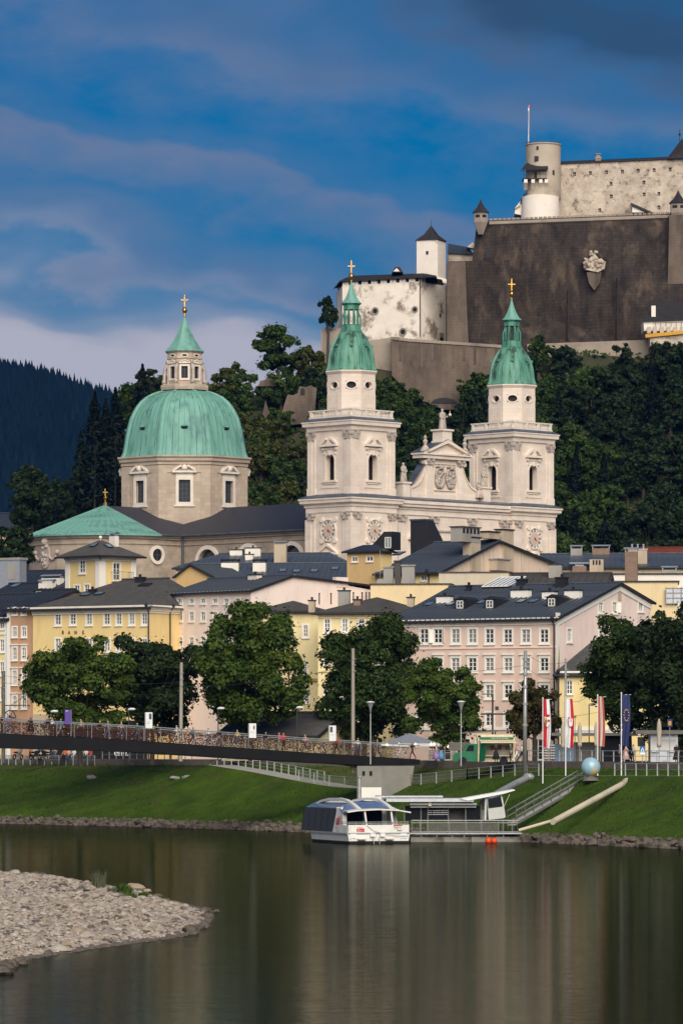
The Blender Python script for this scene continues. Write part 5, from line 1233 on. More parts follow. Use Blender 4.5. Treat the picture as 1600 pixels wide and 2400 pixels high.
for px in (1224,1236,1248,1262,1276): b.tube([(X(px,YK),yb + 0.1,zk(420)),(X(px,YK),yb + 0.1,zk(402))],0.06,4)
for py in (404,411): b.tube([(xb0,yb + 0.1,zk(py)),(xb1,yb + 0.1,zk(py))],0.06,4)
for px in (1224,1276): b.tube([(X(px,YK),yb + 0.1,zk(404)),(X(px,YK),yb + 0.1,zk(394))],0.09,4)
b.build('balcony_railing',MT['fort_roof'],t)
b=MB();b.add([(xb0 - 0.3,yb - 0.5,zk(399)),(xb1 + 0.3,yb - 0.5,zk(397)),(xb1 + 0.2,ct[1] - rT * 0.5,zk(379)),(xb0 + 0.9,ct[1] - rT * 0.5,zk(380)),(xb0 - 0.3,yb - 0.5,zk(401)),(xb1 + 0.3,yb - 0.5,zk(399)),(xb0 - 0.3,ct[1],zk(399)),(xb1 + 0.3,ct[1],zk(397))],[(0,1,2,3),(4,5,1,0),(0,3,6),(1,7,2)]);b.build('balcony_roof',MT['fort_roof'],t)
for px in (1229,1246,1264,1277):
 b=MB();x=X(px,YK);b.prism([(x - 0.38,yb,zk(422)),(x - 0.38,yb,zk(430)),(x - 0.38,ct[1] - rT * 0.72,zk(444)),(x - 0.38,ct[1] - rT * 0.5,zk(422))],(0.76,0,0));b.ball((x,yb + 0.6,zk(428)),0.45,8,6);b.build('corbel',MT['fort_white'],t)
fw=[(1257,347,5,8),(1256,372,12,12),(1294,404,5.5,11),(1253,410,6,16)]
for px,py,w,h in fw:
 b=MB();a=math.acos(max(-1,min(1,(X(px,YK) - ct[0]) / rT)));x,y=ct[0] + rT * math.cos(-a),ct[1] + rT * math.sin(-a);hw=w / 2 * YK / F;b.box(x - hw,x + hw,y - 0.12,y + 0.6,zk(py + h / 2),zk(py - h / 2));b.build('window',MT['opening'],t)
b=MB();b.tube([(X(1237,YK),YK - 2,zk(336)),(X(1238,YK),YK - 2,zk(242))],0.13,6,0.07);o=b.build('flagpole',MT['trim_pale'],t)
pm('flag_red',(0.50,0.02,0.03),(0.42,0.015,0.02),2,0.7);pm('flag_white',(0.75,0.73,0.74),(0.68,0.66,0.67),2,0.7)
b=MB();x0,x1=X(1236,YK),X(1240,YK);b.box(x0,x1,YK - 2.06,YK - 2.0,zk(249),zk(242));b.mi=1;b.box(x0,x1 - 0.1,YK - 2.06,YK - 2.0,zk(256),zk(249));b.build('small_flag',[MT['flag_red'],MT['flag_white']],o)
b=MB();pxprism(b,[(1206,500),(1228,505),(1226,470),(1219,470),(1206,488)],YK - 2,6);b.build('annex_wall',MT['fort_white'],t)
b=MB();b.add([P(1204,490,YK - 2.6),P(1219,480,YK - 2.6),P(1219,468,YK - 2.6),P(1230,450,YK - 2.6),P(1230,462,YK + 3),P(1204,488,YK + 3)],[(0,1,5),(1,2,3,4)]);b.build('annex_roof',MT['fort_roof'],t)
# funicular station
t=thing('funicular_station','white hillside station with black roof at the right edge below the dark bastion','building',(X(1560,905),905,Z(810,905)))
YS=905.0
b=MB();pxprism(b,[(1509,775),(1700,775),(1700,738),(1507,752)],YS,8);b.build('wall',MT['fort_white'],t)
b=MB();b.add([P(1504,751,YS - 0.6),P(1700,742,YS - 0.6),P(1700,702,YS + 5),P(1528,706,YS + 5),P(1504,753,YS - 0.6),P(1700,745,YS - 0.6)],[(0,1,2,3),(4,5,1,0)]);b.build('roof',MT['fort_roof'],t)
b=MB();pxprism(b,[(1526,742),(1536,742),(1536,716),(1526,716)],YS,1.0);b.build('chimney',MT['fort_white'],t)
b=MB();pxprism(b,[(1512,783),(1620,772),(1620,780),(1512,791)],YS - 1.2,0.6);b.build('yellow_beam',MT['crane_yellow'],t)
b=MB();pxprism(b,[(1523,812),(1700,812),(1700,780),(1523,786)],YS - 0.6,6);b.build('base_wall',MT['fort_plaster'],t)
for px in (1516,1530,1546,1562,1578,1594): b=MB();pxprism(b,[(px,781),(px + 9,781),(px + 9,765),(px,765)],YS - 0.9,0.5);b.build('balcony_panel',MT['fort_plaster'],t)
b=MB()
for px in range(1536,1620,12): b.tube([P(px,765,YS - 0.8),P(px,755,YS - 0.8)],0.07,4)
b.tube([P(1530,757,YS - 0.8),P(1620,754,YS - 0.8)],0.07,4);b.build('balcony_railing',MT['fort_roof'],t)
# ruined walls on the hillside left of the towers
for lab,pts,Y in (('ruined stone wall with doorway on the hillside beside the left bell tower',[(640,955),(735,945),(742,910),(728,903),(716,907),(702,905),(697,921),(686,926),(674,924),(669,938),(655,941),(648,949),(640,948)],880),
     ('long low ruined wall among bushes right of the dome',[(545,965),(640,965),(638,944),(622,938),(612,942),(600,941),(590,949),(572,946),(550,952)],884),('rock outcrop with wall remains under the big hillside tree',[(604,905),(664,905),(660,893),(648,886),(640,889),(630,884),(618,891),(610,892)],893)):
 t=thing('ruined_wall',lab,'ruin',(X(sum(p[0] for p in pts) / len(pts),Y),Y,Z(max(p[1] for p in pts),Y)))
 b=MB();pxprism(b,[(p[0],p[1] + (45 if p[1] > 940 else 0)) for p in pts],Y,3.0);b.build('masonry',MT['fort_brown'],t)
 if Y ==880:
  b=MB();sprism(b,fpt(Y),[(X(704,Y),Z(925,Y)),(X(714,Y),Z(925,Y)),(X(714,Y),Z(912,Y)),(X(709,Y),Z(909,Y)),(X(704,Y),Z(912,Y))],0,0.15);b.build('doorway',MT['opening'],t)
# ================================================================== town houses
def plaster(n,c,d=0.06): return pm(n,c,tuple(x * (1 - d * 1.6) for x in c),0.35,0.9,0.006,9,c3=tuple(x * (1 - d * 4) for x in c),scale3=0.5,t3=(0.52,0.74),stretch=(1,1,0.3))
plaster('yellow_bank',(0.78,0.58,0.26));plaster('yellow_pale',(0.78,0.65,0.36));plaster('yellow_low',(0.78,0.62,0.30));plaster('pink_front',(0.70,0.52,0.425));plaster('pink_gable',(0.83,0.66,0.585))
plaster('pink_white',(0.82,0.68,0.60));plaster('orange_wall',(0.50,0.29,0.17),0.09);plaster('ochre_wall',(0.55,0.37,0.17),0.1);plaster('beige_wall',(0.50,0.40,0.29),0.1);plaster('peach_wall',(0.76,0.59,0.45),0.07);plaster('yellow_soft',(0.74,0.58,0.34))
plaster('white_wall',(0.78,0.72,0.63));plaster('stained_wall',(0.58,0.50,0.38),0.12);plaster('grey_wall',(0.33,0.31,0.28),0.1);plaster('white_paint',(0.80,0.76,0.69),0.03)
pm('metal_blue',(0.048,0.057,0.072),(0.070,0.081,0.100),0.5,0.42,0.004,5,c3=(0.095,0.106,0.125),scale3=0.3,t3=(0.55,0.75),spec=0.5)  # base grey-blue lifted to carry the sky's sheen on the sheets
pm('metal_dark',(0.022,0.026,0.036),(0.032,0.038,0.05),0.5,0.45,0.004,5,spec=0.5)
pm('roof_grey',(0.072,0.066,0.062),(0.10,0.092,0.085),0.8,0.8,0.02,5,brick=(0.4,0.3,0.03,0.82,0.6))
pm('roof_dull',(0.075,0.068,0.060),(0.055,0.05,0.045),0.5,0.75,0.01,5)
pm('roof_red',(0.20,0.045,0.026),(0.15,0.035,0.02),0.7,0.85,0.02,5,brick=(0.3,0.35,0.03,0.8,0.6))
pm('black_metal',(0.014,0.014,0.016),(0.02,0.02,0.022),1,0.5,spec=0.4)
pm('verdigris',(0.06,0.12,0.11),(0.045,0.09,0.085),1,0.6)
pm('skylight_glass',(0.16,0.22,0.30),(0.10,0.15,0.22),1.5,0.12,spec=0.6)
pm('cap_metal',(0.50,0.51,0.53),(0.42,0.43,0.45),1.5,0.35,metal=0.6)
pm('brick_chimney',(0.30,0.20,0.145),(0.22,0.15,0.11),1.2,0.9,brick=(0.25,0.08,0.012,0.8,0.7))
WCACHE={}
def window_meshes(w,h,style):
 """local frame: x along the wall, y outwards, z up, origin at the middle of the opening"""
 key=(round(w,1),round(h,1),style)
 if key in WCACHE: return WCACHE[key]
 w,h=max(0.3,key[0]),max(0.4,key[1]);pt=lambda s,z,o: (s,o,z)
 c=MB();cw=0.17 if style !='plain' else 0.07
 ring(c,pt,[(-w / 2 - cw,-h / 2 - cw),(w / 2 + cw,-h / 2 - cw),(w / 2 + cw,h / 2 + cw),(-w / 2 - cw,h / 2 + cw)],[(-w / 2,-h / 2),(w / 2,-h / 2),(w / 2,h / 2),(-w / 2,h / 2)],-0.02,0.045)
 s=MB();y0,y1=-0.13,-0.05;fr=0.075
 for (a,b_,z0,z1) in ((-w / 2,-w / 2 + fr,-h / 2,h / 2),(w / 2 - fr,w / 2,-h / 2,h / 2),(-w / 2,w / 2,-h / 2,-h / 2 + fr),(-w / 2,w / 2,h / 2 - fr,h / 2),(-0.055,0.055,-h / 2,h / 2)): s.box(a,b_,y0,y1,z0,z1)
 if h > 0.8:
  for q in ((0.66,) if h < 1.3 else (0.34,0.66)): s.box(-w / 2,w / 2,y0 + 0.01,y1 - 0.01,-h / 2 + h * q - 0.03,-h / 2 + h * q + 0.03)
 g=MB();g.box(-w / 2,w / 2,-0.20,-0.14,-h / 2,h / 2)
 k=MB();k.box(-w / 2 - cw - 0.06,w / 2 + cw + 0.06,0,0.16,-h / 2 - cw - 0.09,-h / 2 - cw)
 hd=None
 if style =='hood':
  hd=MB();hd.box(-w / 2 - cw - 0.1,w / 2 + cw + 0.1,0,0.2,h / 2 + cw + 0.16,h / 2 + cw + 0.28);hd.box(-w / 2 - cw,w / 2 + cw,0,0.06,h / 2 + cw,h / 2 + cw + 0.16)
 r=(c.mesh('window'),s.mesh('sash'),g.mesh('glass'),k.mesh('sill'),hd.mesh('hood') if hd else None,w,h);WCACHE[key]=r;return r
SHUT=MB();SHUT.box(-0.02,0.02,0,0.5,-0.75,0.75)
for q in range(9): SHUT.box(-0.03,0.03,0.06,0.44,-0.66 + q * 0.155,-0.6 + q * 0.155)
SHUT=SHUT.mesh('shutter')
class House:
 def __init__(s,name,label,px,Y,ang,Lu_px,Lv_px,ze,wall,z0=STREET,side=None,cat='house',Lv=None,Lu=None,group=None):
  s.ang=R(ang);s.C=Vector((X(px,Y),Y,0));s.eu=Vector((-math.cos(s.ang),math.sin(s.ang),0));s.ev=Vector((math.sin(s.ang),math.cos(s.ang),0))
  s.Lu=Lu if Lu else s.u(Lu_px);s.Lv=Lv if Lv else s.v(Lv_px);s.z0=z0;s.ze=ze;s.wall=wall;s.side=side or wall
  c=s.C + s.eu * s.Lu / 2 + s.ev * s.Lv / 2;s.o=thing(name,label,cat,(c.x,c.y,z0),group);s.h={'F': [],'S': []};s.w=[];s.clip={'F': [],'S': []};s.zmax={'F': ze,'S': ze};s.planes={};s.seed=int(abs(px * 7 + Y))
 def solve(s,o,d,px): k=(px - CXP) / F;return (k * o.y - o.x) / (d.x - k * d.y)
 def u(s,px,v=0.0): return s.solve(s.C + s.ev * v,s.eu,px)
 def v(s,px,u=0.0): return s.solve(s.C + s.eu * u,s.ev,px)
 def pF(s,u,z,o): p=s.C + s.eu * u - s.ev * o;return (p.x,p.y,z)
 def pS(s,v,z,o): p=s.C + s.ev * v - s.eu * o;return (p.x,p.y,z)
 def p3(s,u,v,z): p=s.C + s.eu * u + s.ev * v;return Vector((p.x,p.y,z))
 def zat(s,face,px,py):
  q=s.C + (s.eu * s.u(px) if face =='F' else s.ev * s.v(px));return Z(py,q.y),q.y
 def win(s,face,px,py,wpx=24,hpx=38,style='cas',glass='glass',shut=False):
  """window by photo column and row of its middle; wpx,hpx include the white casing"""
  a=s.u(px) if face =='F' else s.v(px);z,Y=s.zat(face,px,py);cs=math.cos(s.ang) if face =='F' else math.sin(s.ang);cw=0.34 if style !='plain' else 0.14
  w=max(0.4,wpx / F * Y / cs - cw);h=max(0.4,hpx / F * Y - cw);mm=window_meshes(w,h,style);w,h=mm[5],mm[6]
  s.h[face].append((a - w / 2,a + w / 2,z - h / 2,z + h / 2));s.w.append((face,a,z,mm,glass,shut))
 def row(s,face,cols,py,*a,**k):
  for c in cols: s.win(face,c,py,*a,**k)
 def walls(s):
  b=MB();wall_grid(b,s.pF,0,s.Lu,s.z0,s.zmax['F'],s.h['F'],0.22,s.clip['F']);s.fw=b.build('front_wall',MT[s.wall],s.o)
  b=MB();wall_grid(b,s.pS,0,s.Lv,s.z0,s.zmax['S'],s.h['S'],0.22,s.clip['S']);s.sw=b.build('side_wall',MT[s.side],s.o)
  b=MB();wall_grid(b,lambda v,z,o: tuple(s.p3(s.Lu + o,v,z)),0,s.Lv,s.z0,s.zmax['S'],(),0.2,s.clip['S']);wall_grid(b,lambda u,z,o: tuple(s.p3(u,s.Lv + o,z)),0,s.Lu,s.z0,getattr(s,'zback',s.zmax['F']),(),0.2,s.clip['F'] if not hasattr(s,'zback') else ());b.build('rear_wall',MT[s.side],s.o)
  rzF=math.atan2(s.eu.y,s.eu.x) + math.pi;rzS=math.atan2(s.ev.y,s.ev.x)
  rnd=random.Random(s.seed)
  for face,a,z,mm,glass,shut in s.w:
   q=s.pF(a,z,0) if face =='F' else s.pS(a,z,0)
   rz_=math.atan2((-s.ev if face =='F' else -s.eu).y,(-s.ev if face =='F' else -s.eu).x) - math.pi / 2
   o=place('window',mm[0],MT['white_paint'],s.o,q,rz_)
   child('sash',mm[1],MT['sash'],o);g=glass if glass !='mix' else rnd.choice(['glass','glass','glass_curtain'])
   child('glass',mm[2],MT[g],o);child('sill',mm[3],MT['white_paint'],o)
   if mm[4]: child('hood',mm[4],MT['white_paint'],o)
   if shut:
    for sg in ((-1,1) if shut ==2 else (1 if shut ==1 else -1,)):
     c=child('shutter',SHUT,MT['white_paint'],o);c.location=(sg * (mm[5] / 2 + 0.05),0.02,0);c.rotation_euler=(0,0,R(-55 * sg));c.scale=(1,1,mm[6] / 1.5)
 def slope(s,roof,pts,mat,seam=0.0,key=None,lift=0.0):
  """one roof plane; pts start with the two eave points. With seam > 0 it is laid in standing-seam sheets, one object each"""
  e=(pts[1] - pts[0]).normalized();n=None
  for i in range(2,len(pts)):
   n=(pts[1] - pts[0]).cross(pts[i] - pts[0])
   if n.length > 1e-6: break
  n.normalize();n=n if n.z > 0 else -n;g=n.cross(e);g=g if g.z > 0 else -g
  if key: s.planes[key]=(pts[0],n,e,g)
  if not seam: return
  L2=[((p - pts[0]).dot(e),(p - pts[0]).dot(g)) for p in pts];a0,a1=min(p[0] for p in L2),max(p[0] for p in L2);k=max(1,int((a1 - a0) / seam));w=(a1 - a0) / k
  for i in range(k):
   pl=clip2(L2,[(1,0,a0 + (i + 1) * w),(-1,0,-(a0 + i * w))])
   if len(pl) < 3: continue
   up=lambda a,b_,t: pts[0] + e * a + g * b_ + n * t
   b=MB();b.poly([up(a,b_,0.03) for a,b_ in pl])
   x=a0 + i * w;xs=[p for p in pl if abs(p[0] - x) < 1e-4]
   if len(xs) >=2:
    b0,b1=min(p[1] for p in xs),max(p[1] for p in xs);t=0.035
    b.add([up(x - t,b0,0.02),up(x + t,b0,0.02),up(x + t,b1,0.02),up(x - t,b1,0.02),up(x - t,b0,0.12),up(x + t,b0,0.12),up(x + t,b1,0.12),up(x - t,b1,0.12)],[(4,5,6,7),(0,1,5,4),(1,2,6,5),(3,0,4,7)])
   b.build('roof_sheet',MT[mat],roof)
 def roof_u(s,vr,zr,mat,zb=None,over=0.5,seam=0.0,hipL=0.0,hipR=0.0,gutter=True,thick=0.16,extra=None):
  """ridge parallel to the front at depth vr; gable (or hip) ends"""
  zb=s.ze if zb is None else zb;o=over;k=(zr - s.ze) / vr;kb=(zr - zb) / max(0.01,s.Lv - vr);ul,ur=s.Lu + (o if not hipL else o),-o * 0.6 if not hipR else -o
  E0,E1=s.p3(ur,-o,s.ze - k * o),s.p3(ul,-o,s.ze - k * o);R0,R1=s.p3(hipR if hipR else ur,vr,zr),s.p3(s.Lu - hipL if hipL else ul,vr,zr);B0,B1=s.p3(ur,s.Lv + o,zb - kb * o),s.p3(ul,s.Lv + o,zb - kb * o)
  if not hipR: s.clip['S']=[(-k,1,s.ze),(kb,1,zb + kb * s.Lv)];s.zmax['S']=zr + 1
  s.zback=zb
  b=MB();d=Vector((0,0,-thick));f=[E0,E1,R1,R0]
  b.add(f + [p + d for p in f],[(0,1,2,3),(0,4,5,1),(0,3,7,4),(1,5,6,2),(4,7,6,5)]);f=[B1,B0,R0,R1]
  b.add(f + [p + d for p in f],[(0,1,2,3),(0,4,5,1),(0,3,7,4),(1,5,6,2),(4,7,6,5)])
  if hipL: b.poly([E1,B1,R1])
  if hipR: b.poly([B0,E0,R0])
  s.roof=b.build('roof',MT[mat],s.o);s.slope(s.roof,[E0,E1,R1,R0],mat,seam,'F');s.planes['B']=(B0,Vector((0,0,1)),s.eu,s.ev)
  if hipR: s.slope(s.roof,[B0,E0,R0],mat,seam,'S')
  if hipL: s.slope(s.roof,[E1,B1,R1],mat,0)
  b=MB();b.tube([R0 + Vector((0,0,0.1)),R1 + Vector((0,0,0.1))],0.12,5);b.build('ridge_cap',MT[mat],s.roof)
  if gutter:
   b=MB();b.tube([E0 + Vector((0,0,-0.12)),E1 + Vector((0,0,-0.12))],0.13,6);b.build('gutter',MT['black_metal'],s.roof)
   if not hipR:
    b=MB();b.tube([E0 + Vector((0,0,-0.1)),R0 + Vector((0,0,-0.06)),B0 + Vector((0,0,-0.1))],0.17,4);b.build('verge_board',MT['black_metal'],s.roof)
  s.R=(R0,R1);return s
 def roof_hip(s,zr,mat,inset=None,over=0.6,seam=0.0,thick=0.16,gutter=True):
  o=over;u0,u1,v0,v1=-o,s.Lu + o,-o,s.Lv + o;i=inset or min(s.Lu,s.Lv) / 2
  if s.Lu >=s.Lv: T=[s.p3(i,s.Lv / 2,zr),s.p3(s.Lu - i,s.Lv / 2,zr)]
  else: T=[s.p3(s.Lu / 2,i,zr),s.p3(s.Lu / 2,s.Lv - i,zr)]
  E=[s.p3(u0,v0,s.ze),s.p3(u1,v0,s.ze),s.p3(u1,v1,s.ze),s.p3(u0,v1,s.ze)]
  pl=([[E[0],E[1],T[1],T[0]],[E[2],E[3],T[0],T[1]],[E[1],E[2],T[1]],[E[3],E[0],T[0]]] if s.Lu >=s.Lv else [[E[0],E[1],T[0]],[E[2],E[3],T[1]],[E[1],E[2],T[1],T[0]],[E[3],E[0],T[0],T[1]]])
  b=MB();d=Vector((0,0,-thick))
  for f in pl: b.poly(f)
  for i_ in range(4): b.poly([E[i_],E[(i_ + 1) % 4],E[(i_ + 1) % 4] + d,E[i_] + d])
  b.poly([p + d for p in E])
  s.roof=b.build('roof',MT[mat],s.o);s.slope(s.roof,pl[0],mat,seam,'F');s.slope(s.roof,pl[3],mat,seam,'S')
  if gutter: b=MB();b.tube([E[3] + d * 0.6,E[0] + d * 0.6,E[1] + d * 0.6],0.12,6);b.build('gutter',MT['black_metal'],s.roof)
  return s
 def flat(s,mat,t=0.25,over=0.25):
  b=MB();E=[s.p3(-over,-over,s.ze),s.p3(s.Lu + over,-over,s.ze),s.p3(s.Lu + over,s.Lv + over,s.ze),s.p3(-over,s.Lv + over,s.ze)];b.prism(E,(0,0,t));s.roof=b.build('roof',MT[mat],s.o);s.planes['F']=(E[0] + Vector((0,0,t)),Vector((0,0,1)),s.eu,s.ev);return s
 def hit(s,px,py,key='F'):
  p0,n=s.planes[key][:2];d=Vector(((px - CXP) / F,1.0,(HYP - py) / F));c=Vector((0,0,CAMH));t=(p0 - c).dot(n) / d.dot(n);return c + d * t
 def fr(s,q): M=Matrix(((s.eu.x * -1,s.ev.x,0,q.x),(s.eu.y * -1,s.ev.y,0,q.y),(0,0,1,q.z),(0,0,0,1)));return M
 def chimney(s,px,py,w,d,h,mat='white_paint',cap='black_metal',key='F',style='box',at=None):
  """px,py: foot of the visible front edge on the roof; metres wide, deep, high"""
  q=s.hit(px,py,key) if at is None else at;b=MB(s.fr(q));b.box(-w / 2,w / 2,0,d,-0.8,h);o=b.build('chimney',MT[mat],s.roof)
  b=MB(s.fr(q))
  if style =='box': b.box(-w / 2 - 0.1,w / 2 + 0.1,-0.1,d + 0.1,h,h + 0.12);b.box(-0.12,0.12,d / 2 - 0.12,d / 2 + 0.12,h + 0.1,h + 0.45)
  elif style =='hood':
   for x in (-w / 2 + 0.06,w / 2 - 0.06): b.box(x - 0.05,x + 0.05,d * 0.2,d * 0.8,h,h + 0.35)
   n=6;b.add([(-w / 2 - 0.15 + (w + 0.3) * e_,-0.05 + (d + 0.1) * k / n,h + 0.3 + 0.22 * math.sin(math.pi * k / n)) for k in range(n + 1) for e_ in (0,1)],[(2 * k,2 * k + 1,2 * k + 3,2 * k + 2) for k in range(n)])
  elif style =='pots':
   b.box(-w / 2 - 0.1,w / 2 + 0.1,-0.1,d + 0.1,h,h + 0.12)
   for k in range(3): b.lathe([(0.14,h + 0.1),(0.12,h + 0.6),(0.17,h + 0.65),(0.17,h + 0.8)],8,(-w * 0.3 + k * w * 0.3,d / 2,0))
  else: b.box(-w / 2 - 0.12,w / 2 + 0.12,-0.12,d + 0.12,h,h + 0.18)
  b.build('chimney_cap',MT[cap],s.roof);return o
 def skylight(s,px,py,w=0.9,l=1.2,key='F',mat='skylight_glass'):
  q=s.hit(px,py,key);p0,n,e,g=s.planes[key];pts=[q - e * w / 2 - g * l / 2,q + e * w / 2 - g * l / 2,q + e * w / 2 + g * l / 2,q - e * w / 2 + g * l / 2]
  b=MB();b.prism([p + n * 0.02 for p in pts],n * 0.14);o=b.build('skylight',MT['black_metal'],s.roof);b=MB();c=sum(pts,Vector()) / 4;b.prism([c + (p - c) * 0.84 + n * 0.15 for p in pts],n * 0.03);b.build('skylight_pane',MT[mat],s.roof)
 def dormer(s,px,py,w=1.2,h=1.2,key='F',l=3.2,winmat='sash'):
  """px,py: foot of the front face"""
  q=s.hit(px,py,key);p0,n,e,g=s.planes[key];b=MB(s.fr(q));b.add([(-w / 2,0,-0.3),(w / 2,0,-0.3),(w / 2,0,h),(0,0,h + 0.3),(-w / 2,0,h),(-w / 2,l,h * 0.9),(w / 2,l,h * 0.9),(0,l,h * 0.9 + 0.35)],[(0,1,2,3,4),(2,6,7,3),(3,7,5,4),(0,4,5),(1,6,2)])
  b.box(-w / 2 - 0.15,w / 2 + 0.15,-0.15,0.1,h - 0.05,h + 0.04);o=b.build('dormer',MT['black_metal'],s.roof)
  b=MB(s.fr(q));ww,hh=w * 0.62,h * 0.72;
  for (a,c,z0,z1) in ((-ww / 2,-ww / 2 + 0.09,0.15,0.15 + hh),(ww / 2 - 0.09,ww / 2,0.15,0.15 + hh),(-0.05,0.05,0.15,0.15 + hh),(-ww / 2,ww / 2,0.12,0.22),(-ww / 2,ww / 2,hh + 0.06,hh + 0.16),(-ww / 2,ww / 2,0.15 + hh * 0.5 - 0.03,0.15 + hh * 0.5 + 0.03)): b.box(a,c,-0.08,-0.01,z0,z1)
  b.build('dormer_sash',MT['sash'],s.roof);b=MB(s.fr(q));b.box(-ww / 2 + 0.02,ww / 2 - 0.02,-0.03,-0.004,0.16,0.1 + hh);b.build('dormer_glass',MT['glass'],s.roof)
 def cornice(s,mat,faces='FS',h=0.55,out=0.4,pieces=3):
  for fc_ in faces:
   b=MB();L=s.Lu if fc_ =='F' else s.Lv;pt=s.pF if fc_ =='F' else s.pS
   for k in range(pieces): sbox(b,pt,-out * (k + 1) / pieces,L,s.ze - h + h * k / pieces,s.ze - h + h * (k + 1) / pieces - 0.002,0,out * (k + 1) / pieces)
   b.build('eaves_cornice',MT[mat],s.o)
 def band(s,face,py_px,t=0.2,out=0.08,mat='white_paint',name='string_course'):
  z,_=s.zat(face,*py_px);b=MB();sbox(b,s.pF if face =='F' else s.pS,-out if face =='F' else -out,s.Lu if face =='F' else s.Lv,z - t / 2,z + t / 2,0,out);b.build(name,MT[mat],s.o)
 def strip(s,face,px,w,z0,z1,out=0.07,mat='white_paint',name='pilaster'):
  a=s.u(px) if face =='F' else s.v(px);b=MB();sbox(b,s.pF if face =='F' else s.pS,a - w / 2,a + w / 2,z0,z1,0,out);b.build(name,MT[mat],s.o)
 def pipe(s,face,px,ztop,zbot=STREET,out=0.18,mat='black_metal'):
  a=s.u(px) if face =='F' else s.v(px);pt=s.pF if face =='F' else s.pS;b=MB();b.tube([pt(a,ztop,out + 0.5),pt(a,ztop - 0.35,out + 0.35),pt(a,ztop - 0.7,out),pt(a,zbot,out)],0.085,6);b.ball(pt(a,ztop,out + 0.45),0.22,8,6);b.build('downpipe',MT[mat],s.o)
ZX6=lambda zx: 1000 + zx / 2.613
ZY=lambda zy: 1200 + zy / 2.613
ZX5=lambda zx: 500 + zx / 2.613
ZX4=lambda zx: zx / 2.613
# ---- pink corner house on the right
h=House('pink_house','pink four-storey corner house with blue-black metal roof and white gable side',1303,455.0,33,922,1524,Z(1447,455),'pink_front',side='pink_gable')
vr=h.v(1450);zr=Z(1367,(h.C + h.ev * vr).y);zbk=Z(1410,(h.C + h.ev * h.Lv).y)
h.row('F',[993.7,1067.4,1106.8,1147,1189.8,1232,1274.8],1491,25,39,glass='mix');h.win('F',1026,1491,25,39,shut=2,glass='opening')
h.row('F',[1027,1067,1106.8,1147,1190.5,1232,1275],1557.8,25,38,'hood','mix');h.row('F',[1067,1106.8,1147,1190.5,1232,1275],1621,25,38,'hood','mix');h.row('F',[985,1027,1067,1106.8,1147,1190.5,1232,1275],1686,25,38)
for px,py,g,sh in ((1407.6,1424,'glass_curtain',0),(1440,1424,'glass_curtain',-1),(1501,1420,'glass_curtain',0),(1334,1489,'glass_curtain',0),(1408.7,1487,'glass_curtain',0),(1438,1491,'glass_curtain',0)): h.win('S',px,py,15,30 if py < 1450 else 36,'cas',g,sh)
h.row('F',[1040,1085,1130,1260],1757,34,52,'plain','opening')
R_u1=h.u(1051,vr)
h.roof_u(vr,zr,'metal_blue',zbk,0.55,0.62,hipL=h.Lu - R_u1);h.walls();h.cornice('white_paint','F',0.75,0.45,4)
h.band('F',(1200,1518),0.16,0.1,'pink_gable');h.band('F',(1200,1708),0.3,0.14,'white_paint')
h.strip('S',1306.5,0.9,STREET,h.ze + 0.5,0.05,'white_wall','corner_strip');h.pipe('F',1300,h.ze - 0.1)
b=MB();k=(zr - h.ze) / vr;kb=(zr - zbk) / (h.Lv - vr)
sprism(b,h.pS,[(0.3,h.ze - 0.25),(vr,zr - 0.3),(vr,zr - 0.85),(0.3,h.ze - 0.85)],0,0.12);sprism(b,h.pS,[(vr,zr - 0.3),(h.Lv,zbk - 0.3),(h.Lv,zbk - 0.85),(vr,zr - 0.85)],0,0.12);b.build('gable_trim',MT['white_paint'],h.o)
b=MB();sprism(b,h.pS,[(vr - 0.25,zr - 1.9),(vr + 0.45,zr - 1.9),(vr + 0.45,zr - 0.95),(vr - 0.25,zr - 0.95)],0,0.06);b.build('gable_vent',MT['beige_wall'],h.o)
for zx,zy,w,hh in ((97,560,1.7,0.75),(565,527,2.2,0.85),(740,535,1.5,0.8),(885,533,1.8,0.9)): h.chimney(ZX6(zx),ZY(zy),w,0.8,hh)
h.chimney(ZX6(815),ZY(466),1.2,0.8,1.1,'black_metal');h.chimney(ZX6(250),ZY(488),0.5,0.5,0.6,'black_metal');h.chimney(ZX6(572),ZY(455),1.1,0.7,0.7,'black_metal')
for zx,zy in ((203,598),(385,596),(764,585)): h.dormer(ZX6(zx),ZY(zy),1.35,1.15)
for zx,zy in ((15,570),(150,568),(335,558),(655,551),(575,553)): h.skylight(ZX6(zx),ZY(zy))
q=h.hit(ZX6(430),ZY(468));b=MB(h.fr(q));b.add([(-1.8,-0.3,0.2),(1.6,-0.3,0.2),(2.4,2.2,1.3),(-1.0,2.2,1.3),(-1.8,2.4,0.2),(2.4,2.4,0.2)],[(0,1,2,3),(1,5,2),(0,3,4)]);o=b.build('glass_rooflight',MT['skylight_glass'],h.roof)
b=MB(h.fr(q))
for k_ in range(7): x=-1.8 + k_ * 0.57;b.tube([(x,-0.3,0.24),(x + 0.8,2.2,1.34)],0.05,4)
b.tube([(-1.8,-0.32,0.22),(1.6,-0.32,0.22)],0.07,4);b.tube([(-1.0,2.2,1.34),(2.4,2.2,1.34)],0.07,4);b.build('rooflight_frame',MT['white_paint'],h.roof)
HP=h
